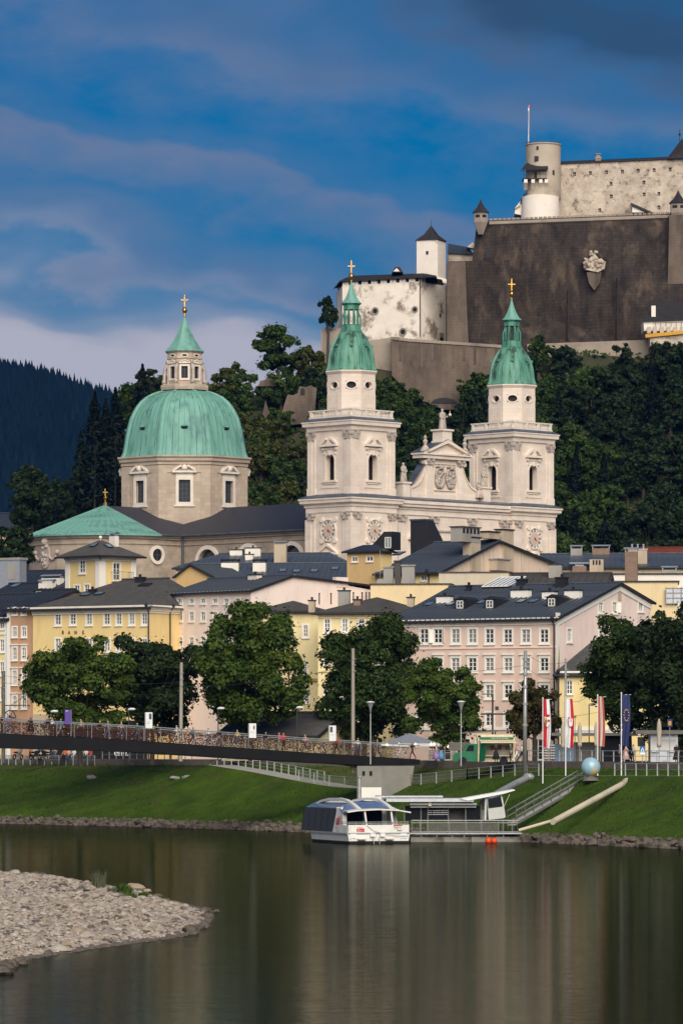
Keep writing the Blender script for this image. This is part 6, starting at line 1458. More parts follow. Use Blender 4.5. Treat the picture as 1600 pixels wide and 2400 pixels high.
# low yellow house at its side
h=House('low_yellow_house','low yellow house with hipped grey roof beside the pink gable',1668,446.0,5,1306,0,Z(1574,449),'yellow_low',Lv=7.0)
for px in (1334,1390,1440,1500,1560): h.win('F',px,1611,17,34,'plain','opening')
h.roof_u(5.0,Z(1508,455),'roof_grey',h.ze,0.5,0,hipL=3.3);h.walls();h.cornice('white_paint','F',0.4,0.3,2);h.band('F',(1400,1709),0.35,0.2,'white_paint');h.band('F',(1400,1718),0.5,0.1,'white_wall','fascia')
h.pipe('F',1308.5,h.ze)
# central pale yellow house: right block, left block set back
h=House('pale_yellow_house','pale yellow house behind the chestnut trees, dark flat roof',990,478.0,9,745,0,Z(1437,480),'yellow_pale',Lv=18.0)
for py,hp in ((1466,36),(1542.5,35),(1621,36)): h.row('F',[766.7,808,847,888],py,20,hp,glass='mix')
h.roof_hip(Z(1404,490),'roof_dull',5.0,0.7);h.walls();h.cornice('yellow_pale','F',0.6,0.4,3);h.band('F',(800,1573),0.25,0.15,'yellow_pale')
for zx,zy,w,hh,m,st in ((797,555,1.3,1.3,'grey_wall','box'),(600,572,0.7,0.5,'beige_wall','box'),(878,572,0.8,0.6,'brick_chimney','box'),(1205,553,0.8,0.5,'beige_wall','box')): h.chimney(ZX5(zx),ZY(zy),w,0.8,hh,m,'black_metal','F',st)
for zx in (648,720,857,910,935,955):
 q=h.hit(ZX5(zx),ZY(545 if zx < 800 else 540));b=MB();b.lathe([(0.07,-0.4),(0.07,0.75),(0.1,0.78),(0.1,0.9)],6,q);b.build('vent_pipe',MT['black_metal'],h.roof)
h2=House('pale_yellow_wing','set-back wing of the pale yellow house, left of its corner',752,491.0,9,600,0,Z(1432,491),'yellow_pale',Lv=8.0)
for px,py in ((655,1452),(716,1479),(714,1567),(718,1632),(655,1530),(660,1610)): h2.win('F',px,py,17,34)
h2.roof_hip(Z(1409,496),'roof_dull',3.0,0.6);h2.walls();h2.band('F',(690,1594),0.3,0.25,'ochre_wall');h2.pipe('F',677,h2.ze,15)
# ---- pinkish white house with big blank gable
h=House('pinkish_white_house','pinkish white house with rows of small windows and a big blank gable',588,500.0,50,396,873,Z(1382,500),'pink_white')
cols=[421.4,449,476,504,530.8,557.6]
h.row('F',cols,1408.6,14,16);h.row('F',cols,1445,15,27);h.row('F',cols,1505,15,29);h.row('F',cols,1562,15,29)
vr=h.v(684);h.roof_u(vr,Z(1349,(h.C + h.ev * vr).y),'metal_blue',Z(1372,512),0.4,0.7,gutter=True);h.clip['S']=[h.clip['S'][0],((28.3 - 27.8) / 3.9,1,28.35 + (28.3 - 27.8) / 3.9 * vr)];h.zmax['S']=29.5;h.walls();h.cornice('white_paint','F',0.35,0.2,2)
h.chimney(ZX5(238),ZY(418),1.7,0.8,0.6,'pink_white');h.pipe('F',400,h.ze)
b=MB();sprism(b,h.pS,[(h.v(787),27),(h.v(815),27),(h.v(815),Z(1353,509)),(h.v(787),Z(1353,509))],-0.6,0.05);b.build('parapet_chimney',MT['pink_white'],h.o)
# ---- yellow bank
h=House('yellow_bank_house','yellow building lettered BANK with grey tiled roof',348,505.0,33,77,397,Z(1418,505),'yellow_bank',Lv=15.0,cat='building')
cols=[135.9,171,209,250.7,278.6,308.8,338.7];h.row('F',cols,1450.7,18,33,glass='mix');h.row('F',cols,1512,18,35,glass='mix');h.row('F',cols[3:],1572,18,35);h.win('F',135.9,1640,18,35)
h.win('S',372,1640,12,34)
h.roof_u(10.0,Z(1358,517),'roof_grey',None,0.75,0,hipL=6.0,hipR=4.0);h.walls();h.cornice('white_wall','FS',0.95,0.6,4)
h.pipe('F',350,h.ze);h.pipe('S',396,h.ze)
LET=text_mesh
for ch,px in zip('BANK',(148,162.6,178,196)):
 me=text_mesh(ch,0.62,0.03);o=place('letter',me,pm('letter_bronze',(0.10,0.075,0.04)) if 'letter_bronze' not in MT else MT['letter_bronze'],h.o,h.pF(h.u(px),h.zat('F',px,1482.5)[0],0.06));o.rotation_euler=(R(90),0,math.atan2(-h.eu.y,-h.eu.x));o.scale=(0.8,1,1)
for px,py in ((201,1395),(232,1393)): h.skylight(px,py,1.2,0.9,'F')
h.skylight(340,1372,1.6,1.0,'F','black_metal');h.chimney(325,1366,1.2,0.6,0.6,'black_metal');h.chimney(214,1392,1.0,0.5,0.45,'black_metal')
# oriel bay
a0,a1=h.u(180),h.u(127);zo0,zo1=h.zat('F',150,1600)[0],h.zat('F',150,1552)[0]
b=MB();sbox(b,h.pF,a0,a1,zo0,zo1,0,1.3);ob_=b.build('oriel',MT['beige_wall'],h.o)
b=MB();sbox(b,h.pF,a0 - 0.15,a1 + 0.15,zo1,zo1 + 0.4,0,1.45);b.build('oriel_cornice',MT['white_paint'],h.o)
b=MB();b.add([h.pF(a0 - 0.5,zo1 + 0.4,1.8),h.pF(a1 + 0.5,zo1 + 0.4,1.8),h.pF(a1 + 0.3,zo1 + 0.4,0),h.pF(a0 - 0.3,zo1 + 0.4,0),h.pF(a1 - 1.0,zo1 + 1.5,0),h.pF(a0 + 1.0,zo1 + 1.5,0)],[(0,1,4,5),(1,2,4),(3,0,5),(0,3,2,1)]);b.tube([h.pF(a1 + 0.4,zo1 + 0.4,1.7),h.pF(a1 + 2.4,zo1 - 0.3,2.0)],0.05,5);b.build('oriel_roof',MT['metal_dark'],h.o)
mm=window_meshes(0.8,1.5,'plain');rzF=math.atan2((-h.ev).y,(-h.ev).x) - math.pi / 2
for a in (a0 + 0.7,a1 - 0.7): o=place('window',mm[0],MT['white_paint'],h.o,h.pF(a,zo0 + 1.3,1.42),rzF);child('sash',mm[1],MT['sash'],o);g=child('glass',mm[2],MT['glass'],o)
HB=h
# small yellow house rising behind the bank
h=House('yellow_roof_house','small yellow upper house with white corner strips and balcony, above the bank roof',235,522.0,45,155,316,Z(1302,522),'yellow_bank',z0=22.0)
h.win('F',193,1328,18,36);h.win('F',180.6,1386,17,34);h.win('F',203.6,1384,17,34);h.win('S',273.6,1340,20,46)
h.roof_hip(Z(1267,527),'roof_grey',None,1.0);h.walls();h.cornice('white_paint','FS',0.6,0.5,3)
for f_,px,w in (('F',158.5,0.75),('F',229.5,0.8),('S',241,0.8),('S',312.5,0.75)): h.strip(f_,px,w,22,h.ze - 0.5,0.09)
b=MB();v0,v1=h.v(260),h.v(300);zb_=h.zat('S',280,1361)[0];sbox(b,h.pS,v0,v1,zb_ - 0.15,zb_,0,1.1);b.build('balcony_floor',MT['white_wall'],h.o)
b=MB()
for k in range(13): a=v0 + (v1 - v0) * k / 12;b.tube([h.pS(a,zb_,1.05),h.pS(a,zb_ + 1.05,1.05)],0.025,4)
for k in range(4):
 for a in (v0,v1): b.tube([h.pS(a,zb_,k * 0.33),h.pS(a,zb_ + 1.05,k * 0.33)],0.025,4)
b.tube([h.pS(v0,zb_ + 1.05,0),h.pS(v0,zb_ + 1.05,1.05),h.pS(v1,zb_ + 1.05,1.05),h.pS(v1,zb_ + 1.05,0)],0.04,5);b.build('balcony_railing',MT['grey_wall'],h.o)
for px,py in ((221,1279),(253,1281)): h.skylight(px,py,0.9,0.9,'F' if px < 235 else 'S')
q=h.p3(h.Lu / 2,h.Lv / 2,Z(1267,527));b=MB();b.ball(q + Vector((0,0,0.35)),0.22,8,6);b.tube([q,q + Vector((0,0,0.3))],0.06,5);b.build('roof_ball',MT['white_paint'],h.roof)
h.chimney(262,1276,1.0,0.7,1.0,'white_wall','cap_metal','S','hood')
# ---- narrow orange house and its neighbour at the left edge
h=House('orange_house','narrow orange house at the left with two window columns',80,514.5,33,18,0,Z(1424,515),'orange_wall',Lv=14.0)
for py,hp,st in ((1432.7,20,'cas'),(1481,27,'cas'),(1532,34,'hood'),(1588,38,'hood'),(1646,34,'hood')): h.row('F',[34.4,56.3],py,16,hp,st,glass='mix')
h.roof_u(8.0,Z(1385,525),'metal_dark',None,0.6,0.7);h.walls();h.cornice('white_paint','F',0.35,0.3,2);h.strip('F',20.5,0.5,STREET,h.ze - 0.4,0.06)
# wrought-iron guild sign on a bracket
b=MB();u_=h.u(37);zs=h.zat('F',37,1684)[0];n=18
b.tube([h.pF(u_ + 0.9 * math.cos(2 * math.pi * k / n),zs + 0.95 * math.sin(2 * math.pi * k / n),1.2) for k in range(n + 1)],0.07,5,cap=False);b.ball(h.pF(u_,zs,1.2),0.35,8,6);b.tube([h.pF(u_,zs - 0.85,1.2),h.pF(u_,zs + 0.85,1.2)],0.05,4);b.tube([h.pF(u_ - 0.8,zs,1.2),h.pF(u_ + 0.8,zs,1.2)],0.05,4)
for k in range(6): b.tube([h.pF(u_,zs,1.2),h.pF(u_ + 0.7 * math.cos(k),zs + 0.7 * math.sin(k),1.2)],0.06,4)
sg_=b.build('guild_sign',MT['black_metal'],None);setp(sg_,'round wrought-iron guild sign hanging in front of the orange house','sign')
b=MB();b.tube([h.pF(h.u(22),zs + 1.55,1.2),h.pF(h.u(70),zs + 1.55,1.2)],0.06,5);b.tube([h.pF(h.u(70),zs + 1.5,1.2),h.pF(h.u(70),zs + 4.0,1.2)],0.05,5);b.tube([h.pF(h.u(70),zs + 1.55,1.2),h.pF(h.u(70),zs + 1.55,0)],0.05,5);b.tube([h.pF(h.u(60),zs + 1.55,1.2),h.pF(h.u(70),zs + 3.8,1.2)],0.03,4);b.tube([h.pF(h.u(40),zs + 1.55,1.2),h.pF(h.u(70),zs + 2.6,1.2)],0.03,4);b.tube([h.pF(u_,zs + 0.9,1.2),h.pF(u_,zs + 1.55,1.2)],0.04,4);b.build('sign_bracket',MT['black_metal'],h.o)
h=House('cream_house','cream house cut by the left edge with white corner strip',19,517.0,33,-120,0,Z(1447,517),'yellow_low',Lv=12.0)
for py,hp in ((1466,20),(1513,34),(1567,36),(1625,36)): h.row('F',[5,-22,-50],py,15,hp)
h.roof_u(7.0,Z(1395,527),'metal_dark',None,0.6,0.7);h.walls();h.strip('F',16,0.6,STREET,h.ze,0.06);h.cornice('white_paint','F',0.4,0.3,2);h.band('F',(5,1485),0.3,0.12)
# ---- roofs of the old town behind
h=House('dark_roof_house','old town house with dark metal roof left of the yellow upper house',165,538.0,33,-60,0,Z(1412,538),'white_wall',z0=20.0,Lv=15.0)
h.roof_u(8.0,Z(1364,546),'metal_dark',None,0.6,0.7);h.walls();h.chimney(118,1372,3.0,1.0,0.9,'white_wall','cap_metal','F','hood');h.chimney(106,1380,2.2,0.8,0.7,'white_wall','cap_metal','F','hood');h.skylight(37,1374,1.1,1.4)
h.dormer(95,1397,2.2,0.7);h.dormer(145,1397,2.2,0.8)
h=House('grey_roof_house','old town house with grey-brown roof in front of the apse',170,575.0,20,-60,0,Z(1368,575),'white_wall',z0=20.0,Lv=14.0);h.roof_u(7.0,Z(1338,583),'metal_dark',None,0.5,0.8);h.walls();h.skylight(52,1352,1.0,1.2)
h=House('grey_metal_box','pale grey metal rooftop cabin at the left edge',46,560.0,30,-40,62,Z(1312,560),'cap_metal',z0=28.0,cat='cabin');h.flat('grey_wall',0.3,0.15);h.walls()
b=MB();sbox(b,h.pF,h.u(36),h.u(18),Z(1358,560),Z(1318,560),0,0.06);b.build('door_panel',MT['grey_wall'],h.o)
h=House('ochre_gable_house','ochre gabled house with blue metal roof right of the yellow upper house',500,543.0,20,412,0,Z(1352,543),'ochre_wall',z0=20.0,Lv=14.0)
um=h.u(447);h.clip['F']=[(-(Z(1325,543) - h.ze) / um,1,h.ze),((Z(1325,543) - h.ze) / (h.Lu - um),1,h.ze + (Z(1325,543) - h.ze) / (h.Lu - um) * h.Lu)];h.zmax['F']=h.ze + 4
zz=Z(1325,543);E0,E1,T0,T1=h.p3(-0.3,-0.4,h.ze - 0.1),h.p3(-0.3,h.Lv,h.ze - 0.1),h.p3(um,-0.4,zz + 0.15),h.p3(um,h.Lv,zz + 0.15);G0,G1=h.p3(h.Lu + 0.3,-0.4,h.ze - 0.1),h.p3(h.Lu + 0.3,h.Lv,h.ze - 0.1)
b=MB();b.poly([E0,E1,T1,T0]);b.poly([G0,T0,T1,G1]);h.roof=b.build('roof',MT['metal_blue'],h.o);h.slope(h.roof,[E1,E0,T0,T1],'metal_blue',0.7,'F');h.walls()
b=MB();b.tube([E0,T0,G0],0.16,4);b.build('verge_board',MT['black_metal'],h.roof)
h=House('long_blue_roof_house','long house with blue metal roof and skylights below the cathedral nave',832,556.0,7,440,0,Z(1358,556),'pink_white',z0=20.0,Lv=13.0);h.roof_u(7.0,Z(1322,564),'metal_blue',None,0.5,0.75);h.walls()
for zx,zy,w in ((100,368,2.3),(280,368,1.7)): h.chimney(ZX5(zx),ZY(zy),w,0.9,1.2,'white_wall','black_metal','F','hood')
for zx,zy in ((425,362),(510,366),(618,364),(745,350)): h.skylight(ZX5(zx),ZY(zy),1.0,1.2)
h=House('rear_blue_roof_house','row house with blue metal roof and white chimneys against the nave wall',826,596.0,7,412,0,Z(1327,596),'peach_wall',z0=20.0,Lv=14.0);h.roof_u(7.0,Z(1298,604),'metal_blue',None,0.5,0.8,hipL=5.0,hipR=4.0);h.walls()
for zx,zy,w,hh in ((138,268,1.8,0.8),(240,274,2.2,1.2),(218,296,1.1,0.8)): h.chimney(ZX5(zx),ZY(zy),w,0.9,hh,'white_wall')
h.chimney(ZX5(408),ZY(325),1.7,1.2,2.9,'beige_wall','cap_metal','F','hood')
# ochre stair tower
h=House('ochre_stair_tower','ochre rooftop block with black roof and dark dormer below the left bell tower',891,540.0,30,813,918,Z(1291,540),'ochre_wall',z0=20.0,side='yellow_bank',cat='building');h.win('F',ZX5(865),ZY(290),15,13,'plain');h.win('F',ZX5(957),ZY(287),16,14,'plain')
h.roof_hip(Z(1279,545),'metal_dark',1.5,0.5);h.walls()
q=h.p3(0.6,h.Lv * 0.55,h.ze + 0.2);b=MB(h.fr(q));b.prism([(-2.2,0,0),(1.4,0,0),(1.4,0,2.3),(0.2,0,2.3)],(0,2.2,0));o=b.build('tall_dormer',MT['black_metal'],h.o)
b=MB(h.fr(q));
for (x0,x1,z0,z1) in ((0.35,1.25,0.2,0.3),(0.35,1.25,1.5,1.6),(0.35,0.45,0.2,1.6),(1.15,1.25,0.2,1.6),(0.75,0.85,0.2,1.6)): b.box(x0,x1,-0.08,-0.01,z0,z1)
b.build('dormer_sash',MT['sash'],o);b=MB(h.fr(q));b.box(0.4,1.2,-0.04,-0.004,0.25,1.55);b.build('dormer_glass',MT['glass_curtain'],o)
# big dark roof with peach gable
h=House('peach_gable_house','big dark-roofed house with tall peach gable wall and chimneys before the cathedral front',1031,535.0,33,893,1300,Z(1337,535),'yellow_low',z0=20.0,side='peach_wall');vr=h.v(1165)
h.win('F',ZX5(1288),ZY(405),14,14,'plain');h.roof_u(vr,Z(1268,(h.C + h.ev * vr).y),'metal_blue',Z(1322,(h.C + h.ev * h.Lv).y),0.8,0.75);h.walls();h.skylight(ZX5(1135),ZY(258),1.2,1.6);h.pipe('F',ZX5(1322),h.ze,24)
q=h.hit(ZX5(1290),ZY(188));b=MB(h.fr(q));b.prism([(-2.1,0,-2.0),(2.9,0,-2.0),(0.2,0,2.9),(-0.3,0,3.1),(-2.1,0,2.9)],(0,2.0,0));b.build('black_roof_box',MT['black_metal'],h.roof)
b=MB(h.fr(q));b.box(-2.2,0.1,-0.15,2.1,2.9,3.1);b.build('box_cover',MT['lead'],h.roof)
def stack(h,px,pyb,pyt,wpx,mat,cap='black_metal',d=1.0,out=0.25,slots=0):
 """chimney rising along the gable wall"""
 v0,v1=h.v(px - wpx / 2),h.v(px + wpx / 2);z0,z1=h.zat('S',px,pyb)[0],h.zat('S',px,pyt)[0];b=MB();sbox(b,h.pS,v0,v1,z0,z1,-d,out);o=b.build('chimney',MT[mat],h.o)
 b=MB();sbox(b,h.pS,v0 - 0.15,v1 + 0.15,z1,z1 + 0.15,-d - 0.15,out + 0.15);b.build('chimney_cap',MT[cap],h.o)
 for k in range(slots): b=MB();a=v0 + (v1 - v0) * (k + 0.5) / slots;w=(v1 - v0) / slots * 0.28;sbox(b,h.pS,a - w,a + w,z1 - 0.75,z1 - 0.12,out,out + 0.02);b.build('smoke_vent',MT['opening'],h.o)
stack(h,ZX6(290),ZY(365),ZY(160),22,'beige_wall');stack(h,ZX6(490),ZY(365),ZY(112),24,'beige_wall');stack(h,ZX6(258),ZY(185),ZY(97),42,'grey_wall','roof_dull',1.4,0.3,5);stack(h,ZX6(400),ZY(165),ZY(125),26,'beige_wall','black_metal',1.2);stack(h,ZX6(420),ZY(360),ZY(295),30,'beige_wall','cap_metal',1.2,1.2)
for zx in (215,345,405,575,690): h.strip('S',ZX6(zx),0.22,22,h.zat('S',ZX6(zx),ZY(340 if zx in (215,690) else 230))[0],0.06,'stained_wall','wall_rib')
# stained parapet wall and flat yellow wall in front
h=House('stained_parapet','stained off-white parapet wall behind the pink house roof',1192,508.0,6,1028,0,Z(1342,508),'stained_wall',z0=18.0,Lv=6.0,cat='wall');h.flat('roof_dull',0.12,0.15);h.walls()
h=House('grey_lean_to_house','low house with dull grey roof right of the stained parapet',1420,512.0,8,1196,0,Z(1368,512),'yellow_low',z0=18.0,Lv=10.0);h.roof_u(6.0,Z(1345,519),'roof_dull',None,0.4,0.9);h.walls();h.chimney(ZX6(785),ZY(405),1.6,1.0,1.6,'grey_wall','black_metal','F','box');h.chimney(ZX6(1250),ZY(425),1.5,1.0,3.6,'brick_chimney','cap_metal','F','hood');h.chimney(ZX6(255),ZY(450),1.0,0.8,0.4,'white_wall')
h=House('yellow_terrace_house','yellow wall with roof terrace between the pale yellow house and the pink house',1055,502.0,6,868,0,Z(1370,502),'yellow_soft',z0=18.0,Lv=10.0);h.flat('roof_dull',0.15,0.15);h.walls()
for zx,w,hh,m,c_ in ((1070,1.15,2.2,'grey_wall','concrete'),(1127,0.7,2.9,'roof_dull','black_metal'),(1192,1.5,2.4,'grey_wall','concrete')): h.chimney(ZX5(zx),1374,w,0.9,hh,m,c_,'F','plainbox')
for zx in (985,1020): q=h.hit(ZX5(zx),1372);b=MB();b.tube([q,q + Vector((0,0,4.2 if zx > 1000 else 2.6))],0.03,4);b.build('aerial',MT['grey_wall'],h.roof)
q=h.hit(ZX5(1020),1372);b=MB();b.lathe([(0.42,0.0),(0.3,0.1),(0.05,0.16)],12,(0,0,0));b.v=[(q.x + x,q.y + z - 0.3,q.z + 0.35 + y) for x,y,z in b.v];b.build('satellite_dish',MT['grey_wall'],h.roof)
h=House('yellow_slab_house','yellow flat-topped house wall above the tree at the right edge',1588,495.0,4,1440,0,Z(1364,495),'yellow_soft',z0=18.0,Lv=10.0);h.flat('black_metal',0.15,0.2);h.walls()
b=MB();p_=h.pF;sbox(b,p_,h.u(1620),h.u(1560),Z(1415,495),Z(1378,495),0.3,0.4);o=b.build('scaffold_sheet',MT['cap_metal'],h.o)
b=MB()
for px in (1560,1577,1596): b.tube([p_(h.u(px),Z(1418,495),0.5),p_(h.u(px),Z(1376,495),0.5)],0.05,5)
for py in (1379,1390,1402): b.tube([p_(h.u(1558),Z(py,495),0.5),p_(h.u(1620),Z(py,495),0.5)],0.04,5)
b.build('scaffold_pole',MT['grey_wall'],h.o)
h=House('white_slab_house','white wall strip with brick chimney behind the yellow flat-topped house',1640,530.0,4,1400,0,Z(1346,530),'white_wall',z0=18.0,Lv=8.0);h.flat('black_metal',0.15,0.2);h.walls();h.chimney(1568,1347,1.8,0.8,0.6,'grey_wall','cap_metal','F','hood')
h=House('beige_stack_house','beige house with ventilated chimney stacks and blue roof at the right',1700,585.0,5,1268,0,Z(1326,585),'beige_wall',z0=18.0,Lv=14.0);h.roof_u(7.0,Z(1299,593),'metal_blue',None,0.5,0.8);h.walls()
for zx,zy,w,hh,m,st in ((915,268,1.6,1.0,'grey_wall','hood'),(1065,262,2.4,0.9,'brick_chimney','hood'),(1290,320,2.6,2.0,'beige_wall','pots')): h.chimney(ZX6(zx),ZY(zy),w,1.0,hh,m,'cap_metal','F',st)
for zx,w,z0,z1,m in ((935,1.9,405,330,'brick_chimney'),(1040,1.9,405,290,'beige_wall')):
 a=h.u(ZX6(zx));b=MB();sbox(b,h.pF,a - w / 2,a + w / 2,Z(ZY(z0),585),Z(ZY(z1),585),-0.2,1.2);o=b.build('chimney',MT[m],h.o);b=MB();zt_=Z(ZY(z1),585)
 if zx ==935: sbox(b,h.pF,a - w / 2 - 0.4,a + w / 2 + 0.4,zt_ + 0.35,zt_ + 0.45,-0.4,1.4);sbox(b,h.pF,a - 0.6,a + 0.6,zt_,zt_ + 0.35,0.2,0.8)
 else:
  for k in range(3): sbox(b,h.pF,a - 0.55 + k * 0.42,a - 0.3 + k * 0.42,zt_ - 0.75,zt_ - 0.1,1.2,1.22)
 b.build('chimney_cap',MT['cap_metal' if zx ==935 else 'opening'],h.o)
h=House('red_roof_house','long red-tiled roof at the right edge below the wooded hill',1760,640.0,3,1438,0,Z(1330,640),'white_wall',z0=18.0,Lv=14.0);h.roof_u(7.0,Z(1285,648),'roof_red',None,0.5,0,hipL=4.0);h.walls()
h=House('far_left_house','small far house with dark roof at the left edge among trees',46,790.0,10,-80,0,Z(1232,790),'ochre_wall',z0=12.0,Lv=8.0);h.roof_u(4.0,Z(1204,795),'metal_dark');h.walls()
h=House('far_garden_house','far house with blue-grey roof among trees left of the apse',285,815.0,10,215,0,Z(1235,815),'white_wall',z0=18.0,Lv=10.0);h.roof_u(5.0,Z(1195,820),'metal_dark');h.walls()
# low shed behind the bridge
h=House('slate_shed','low cream shed with dark slate roof behind the footbridge',745,440.0,25,520,860,Z(1719,440),'yellow_pale');vr=h.v(800);h.roof_u(vr,Z(1672,447),'roof_grey',h.ze,0.7,0);h.walls()
# ================================================================== trees
def leaf_mat(n,a,b_,c): return pm(n,a,b_,0.9,0.65,c3=c,scale3=0.35,t3=(0.52,0.70),spec=0.2,trans=0.24,detail=3)
leaf_mat('leaf_chestnut',(0.068,0.112,0.014),(0.030,0.058,0.009),(0.115,0.145,0.020));leaf_mat('leaf_mid',(0.038,0.068,0.012),(0.018,0.036,0.008),(0.060,0.088,0.014));leaf_mat('leaf_dark',(0.026,0.045,0.012),(0.014,0.026,0.008),(0.042,0.062,0.014))
leaf_mat('leaf_autumn',(0.075,0.060,0.016),(0.040,0.045,0.012),(0.125,0.060,0.020));leaf_mat('leaf_hill',(0.050,0.088,0.015),(0.022,0.046,0.010),(0.080,0.120,0.016));leaf_mat('leaf_hill_dark',(0.022,0.042,0.012),(0.012,0.024,0.009),(0.034,0.058,0.013));leaf_mat('leaf_hill_yellow',(0.085,0.098,0.018),(0.027,0.038,0.009),(0.078,0.072,0.013))
leaf_mat('needle',(0.008,0.017,0.010),(0.005,0.010,0.007),(0.013,0.024,0.012));leaf_mat('needle_blue',(0.010,0.020,0.018),(0.006,0.012,0.011),(0.014,0.028,0.024))
pm('bark',(0.075,0.058,0.044),(0.045,0.036,0.028),2.0,0.95,0.03,5,stretch=(1,1,0.3))
def leaves(cent,nrm,size,rs,asp=0.62):
 n=len(cent);t=rs.normal(size=(n,3));t -=nrm * np.sum(t * nrm,1)[:,None];t /=np.linalg.norm(t,axis=1)[:,None] + 1e-9;b_=np.cross(nrm,t);s=size[:,None]
 tip=cent + t * s - nrm * s * 0.25;base=cent - t * s * 0.9;l=cent + b_ * s * asp + nrm * s * 0.1;r=cent - b_ * s * asp + nrm * s * 0.1
 v=np.stack([base,r,tip,l],1).reshape(-1,3);return v,np.arange(4 * n).reshape(n,4)
def crown_mesh(name,rx,ry,rz,seed,n=12000,leaf=0.30,clumps=46,flat=0.75,lower=0.5):
 """foliage: leaf-sized faces on many uneven clumps spread through the crown, origin at its middle"""
 rs=np.random.RandomState(seed);C=[];Rr=[];k=0
 while len(C) < clumps and k < 6000:
  k +=1;p=rs.normal(size=3);p /=np.linalg.norm(p);rad=rs.uniform(0.3,0.98) ** 0.7 if rs.rand() > 0.16 else rs.uniform(0.92,1.04);p=p * rad
  if p[2] < -lower and rs.rand() < 0.8: continue
  r=rs.uniform(0.12,0.34) * (1.15 - 0.35 * rad)
  if len(C) and min(np.linalg.norm(p - c) for c in C) < 0.16: continue
  C.append(p);Rr.append(r)
 C=np.array(C);Rr=np.array(Rr);w=Rr ** 2;w /=w.sum();ci=rs.choice(len(C),n,p=w);d=rs.normal(size=(n,3));d /=np.linalg.norm(d,axis=1)[:,None];d[:,2]=np.abs(d[:,2]) * np.where(rs.rand(n) < 0.72,1,-1)
 rr=Rr[ci] * (1 - 0.45 * rs.rand(n) ** 2.2) * (1 + 0.22 * rs.normal(size=n) * (rs.rand(n) < 0.35)) * (1 + 0.5 * (rs.rand(n) < 0.05))
 pos=C[ci] + d * rr[:,None] * np.array([1,1,flat]);pos *=np.array([rx,ry,rz])
 nm=d * np.array([1,1,1.2]) + rs.normal(size=(n,3)) * 0.55 + np.array([0,0,0.35]);nm /=np.linalg.norm(nm,axis=1)[:,None]
 v,f=leaves(pos,nm,leaf * rs.uniform(0.42,1.5,n),rs);return np_mesh(name,v,f),C * np.array([rx,ry,rz])
def trunk_mesh(name,h,r,cents,z0,seed,nb=9):
 """tapered trunk with limbs that reach into the clumps; origin at the foot"""
 rnd=random.Random(seed);b=MB();b.tube([(0,0,-0.4),(rnd.uniform(-.1,.1),rnd.uniform(-.1,.1),h * 0.5),(rnd.uniform(-.3,.3),rnd.uniform(-.3,.3),h),(0,0,z0 + 1.0)],r * 1.25,8,r * 0.4)
 for c in rnd.sample([tuple(c) for c in cents],min(nb,len(cents))):
  e=Vector(c) + Vector((0,0,z0));s=Vector((0,0,h * rnd.uniform(0.7,1.0)));m=(s + e) / 2 + Vector((0,0,-0.3));b.tube([s,m,e],r * 0.42,5,r * 0.10)
 return b.mesh(name,uv=False)
def tree(name,label,px,pyc,Y,rx,rz,mat,seed,n=12000,leaf=0.30,ry=None,zf=None,clumps=46,group=None,r=0.28,lower=0.5):
 q=P(px,pyc,Y);zf=STREET if zf is None else zf;t=thing(name,label,'tree',(q.x,Y,zf),group);rxm,rzm=rx * Y / F,rz * Y / F;ry=ry or rxm
 me,c=crown_mesh('crown',rxm,ry,rzm,seed,n,leaf,clumps,lower=lower);place('crown',me,MT[mat],t,q);place('trunk',trunk_mesh('trunk',max(1.5,q.z - zf - rzm * 0.55),r,c,q.z - zf,seed),MT['bark'],t,(q.x,Y,zf));return t
for lab,px,py,Y,rx,rz,m,sd,n,lf,cl in (('broad chestnut tree in front of the yellow bank',188,1612,442,124,118,'leaf_chestnut',1,34000,0.20,70),('dark dense tree behind the leftmost tall concrete mast',356,1608,448,120,120,'leaf_dark',2,34000,0.20,70),
  ('tall chestnut tree left of the pale yellow house',588,1572,440,124,148,'leaf_chestnut',3,44000,0.20,90),('large dark chestnut tree behind the middle concrete mast',872,1600,444,118,148,'leaf_mid',4,44000,0.20,90),('rounded green tree in front of the pink house windows',1035,1650,430,90,98,'leaf_chestnut',5,30000,0.19,64),
  ('small browning chestnut tree behind the steel mast',1252,1672,424,62,80,'leaf_autumn',6,20000,0.18,50),('big leafy tree in front of the low yellow house',1475,1580,412,106,128,'leaf_mid',7,38000,0.19,76),('very dark tree cut by the right edge',1596,1590,404,112,176,'leaf_dark',8,40000,0.21,84)):
 tree('chestnut_tree',lab,px,py,Y,rx,rz,m,sd,n,lf,clumps=cl,lower=0.95,r=0.24)
# ---- castle hill
def conifer_mesh(seed,h,r,n=2600):
 rs=np.random.RandomState(seed);t=rs.rand(n) ** 0.75;z=h * (0.08 + 0.92 * t);k=np.floor(t * 13) + rs.rand(n) * 0.25;rad=r * (1 - t) ** 0.85 * (0.45 + 0.55 * rs.rand(n)) * (1 + 0.3 * np.sin(k * 2.4));a=rs.rand(n) * 6.28
 pos=np.stack([rad * np.cos(a),rad * np.sin(a),z - rad * 0.28],1);nm=np.stack([np.cos(a) * 0.5,np.sin(a) * 0.5,np.full(n,0.8)],1) + rs.normal(size=(n,3)) * 0.4;nm /=np.linalg.norm(nm,axis=1)[:,None]
 v,f=leaves(pos,nm,np.full(n,0.5) * rs.uniform(0.6,1.3,n) * (1.15 - 0.5 * t),rs,0.4);return np_mesh('crown',v,f)
PROT=[]
for i in range(6):
 rs=random.Random(i + 60);rx=rs.uniform(3.6,5.0);rzz=rs.uniform(4.0,5.6);me,c=crown_mesh('crown',rx,rx,rzz,i + 60,6000,0.38,38,lower=0.8);PROT.append((me,trunk_mesh('trunk',3.0,0.3,c,rzz + 1.2,i,6),rzz + 1.2,rx,2 * rzz + 1.2))
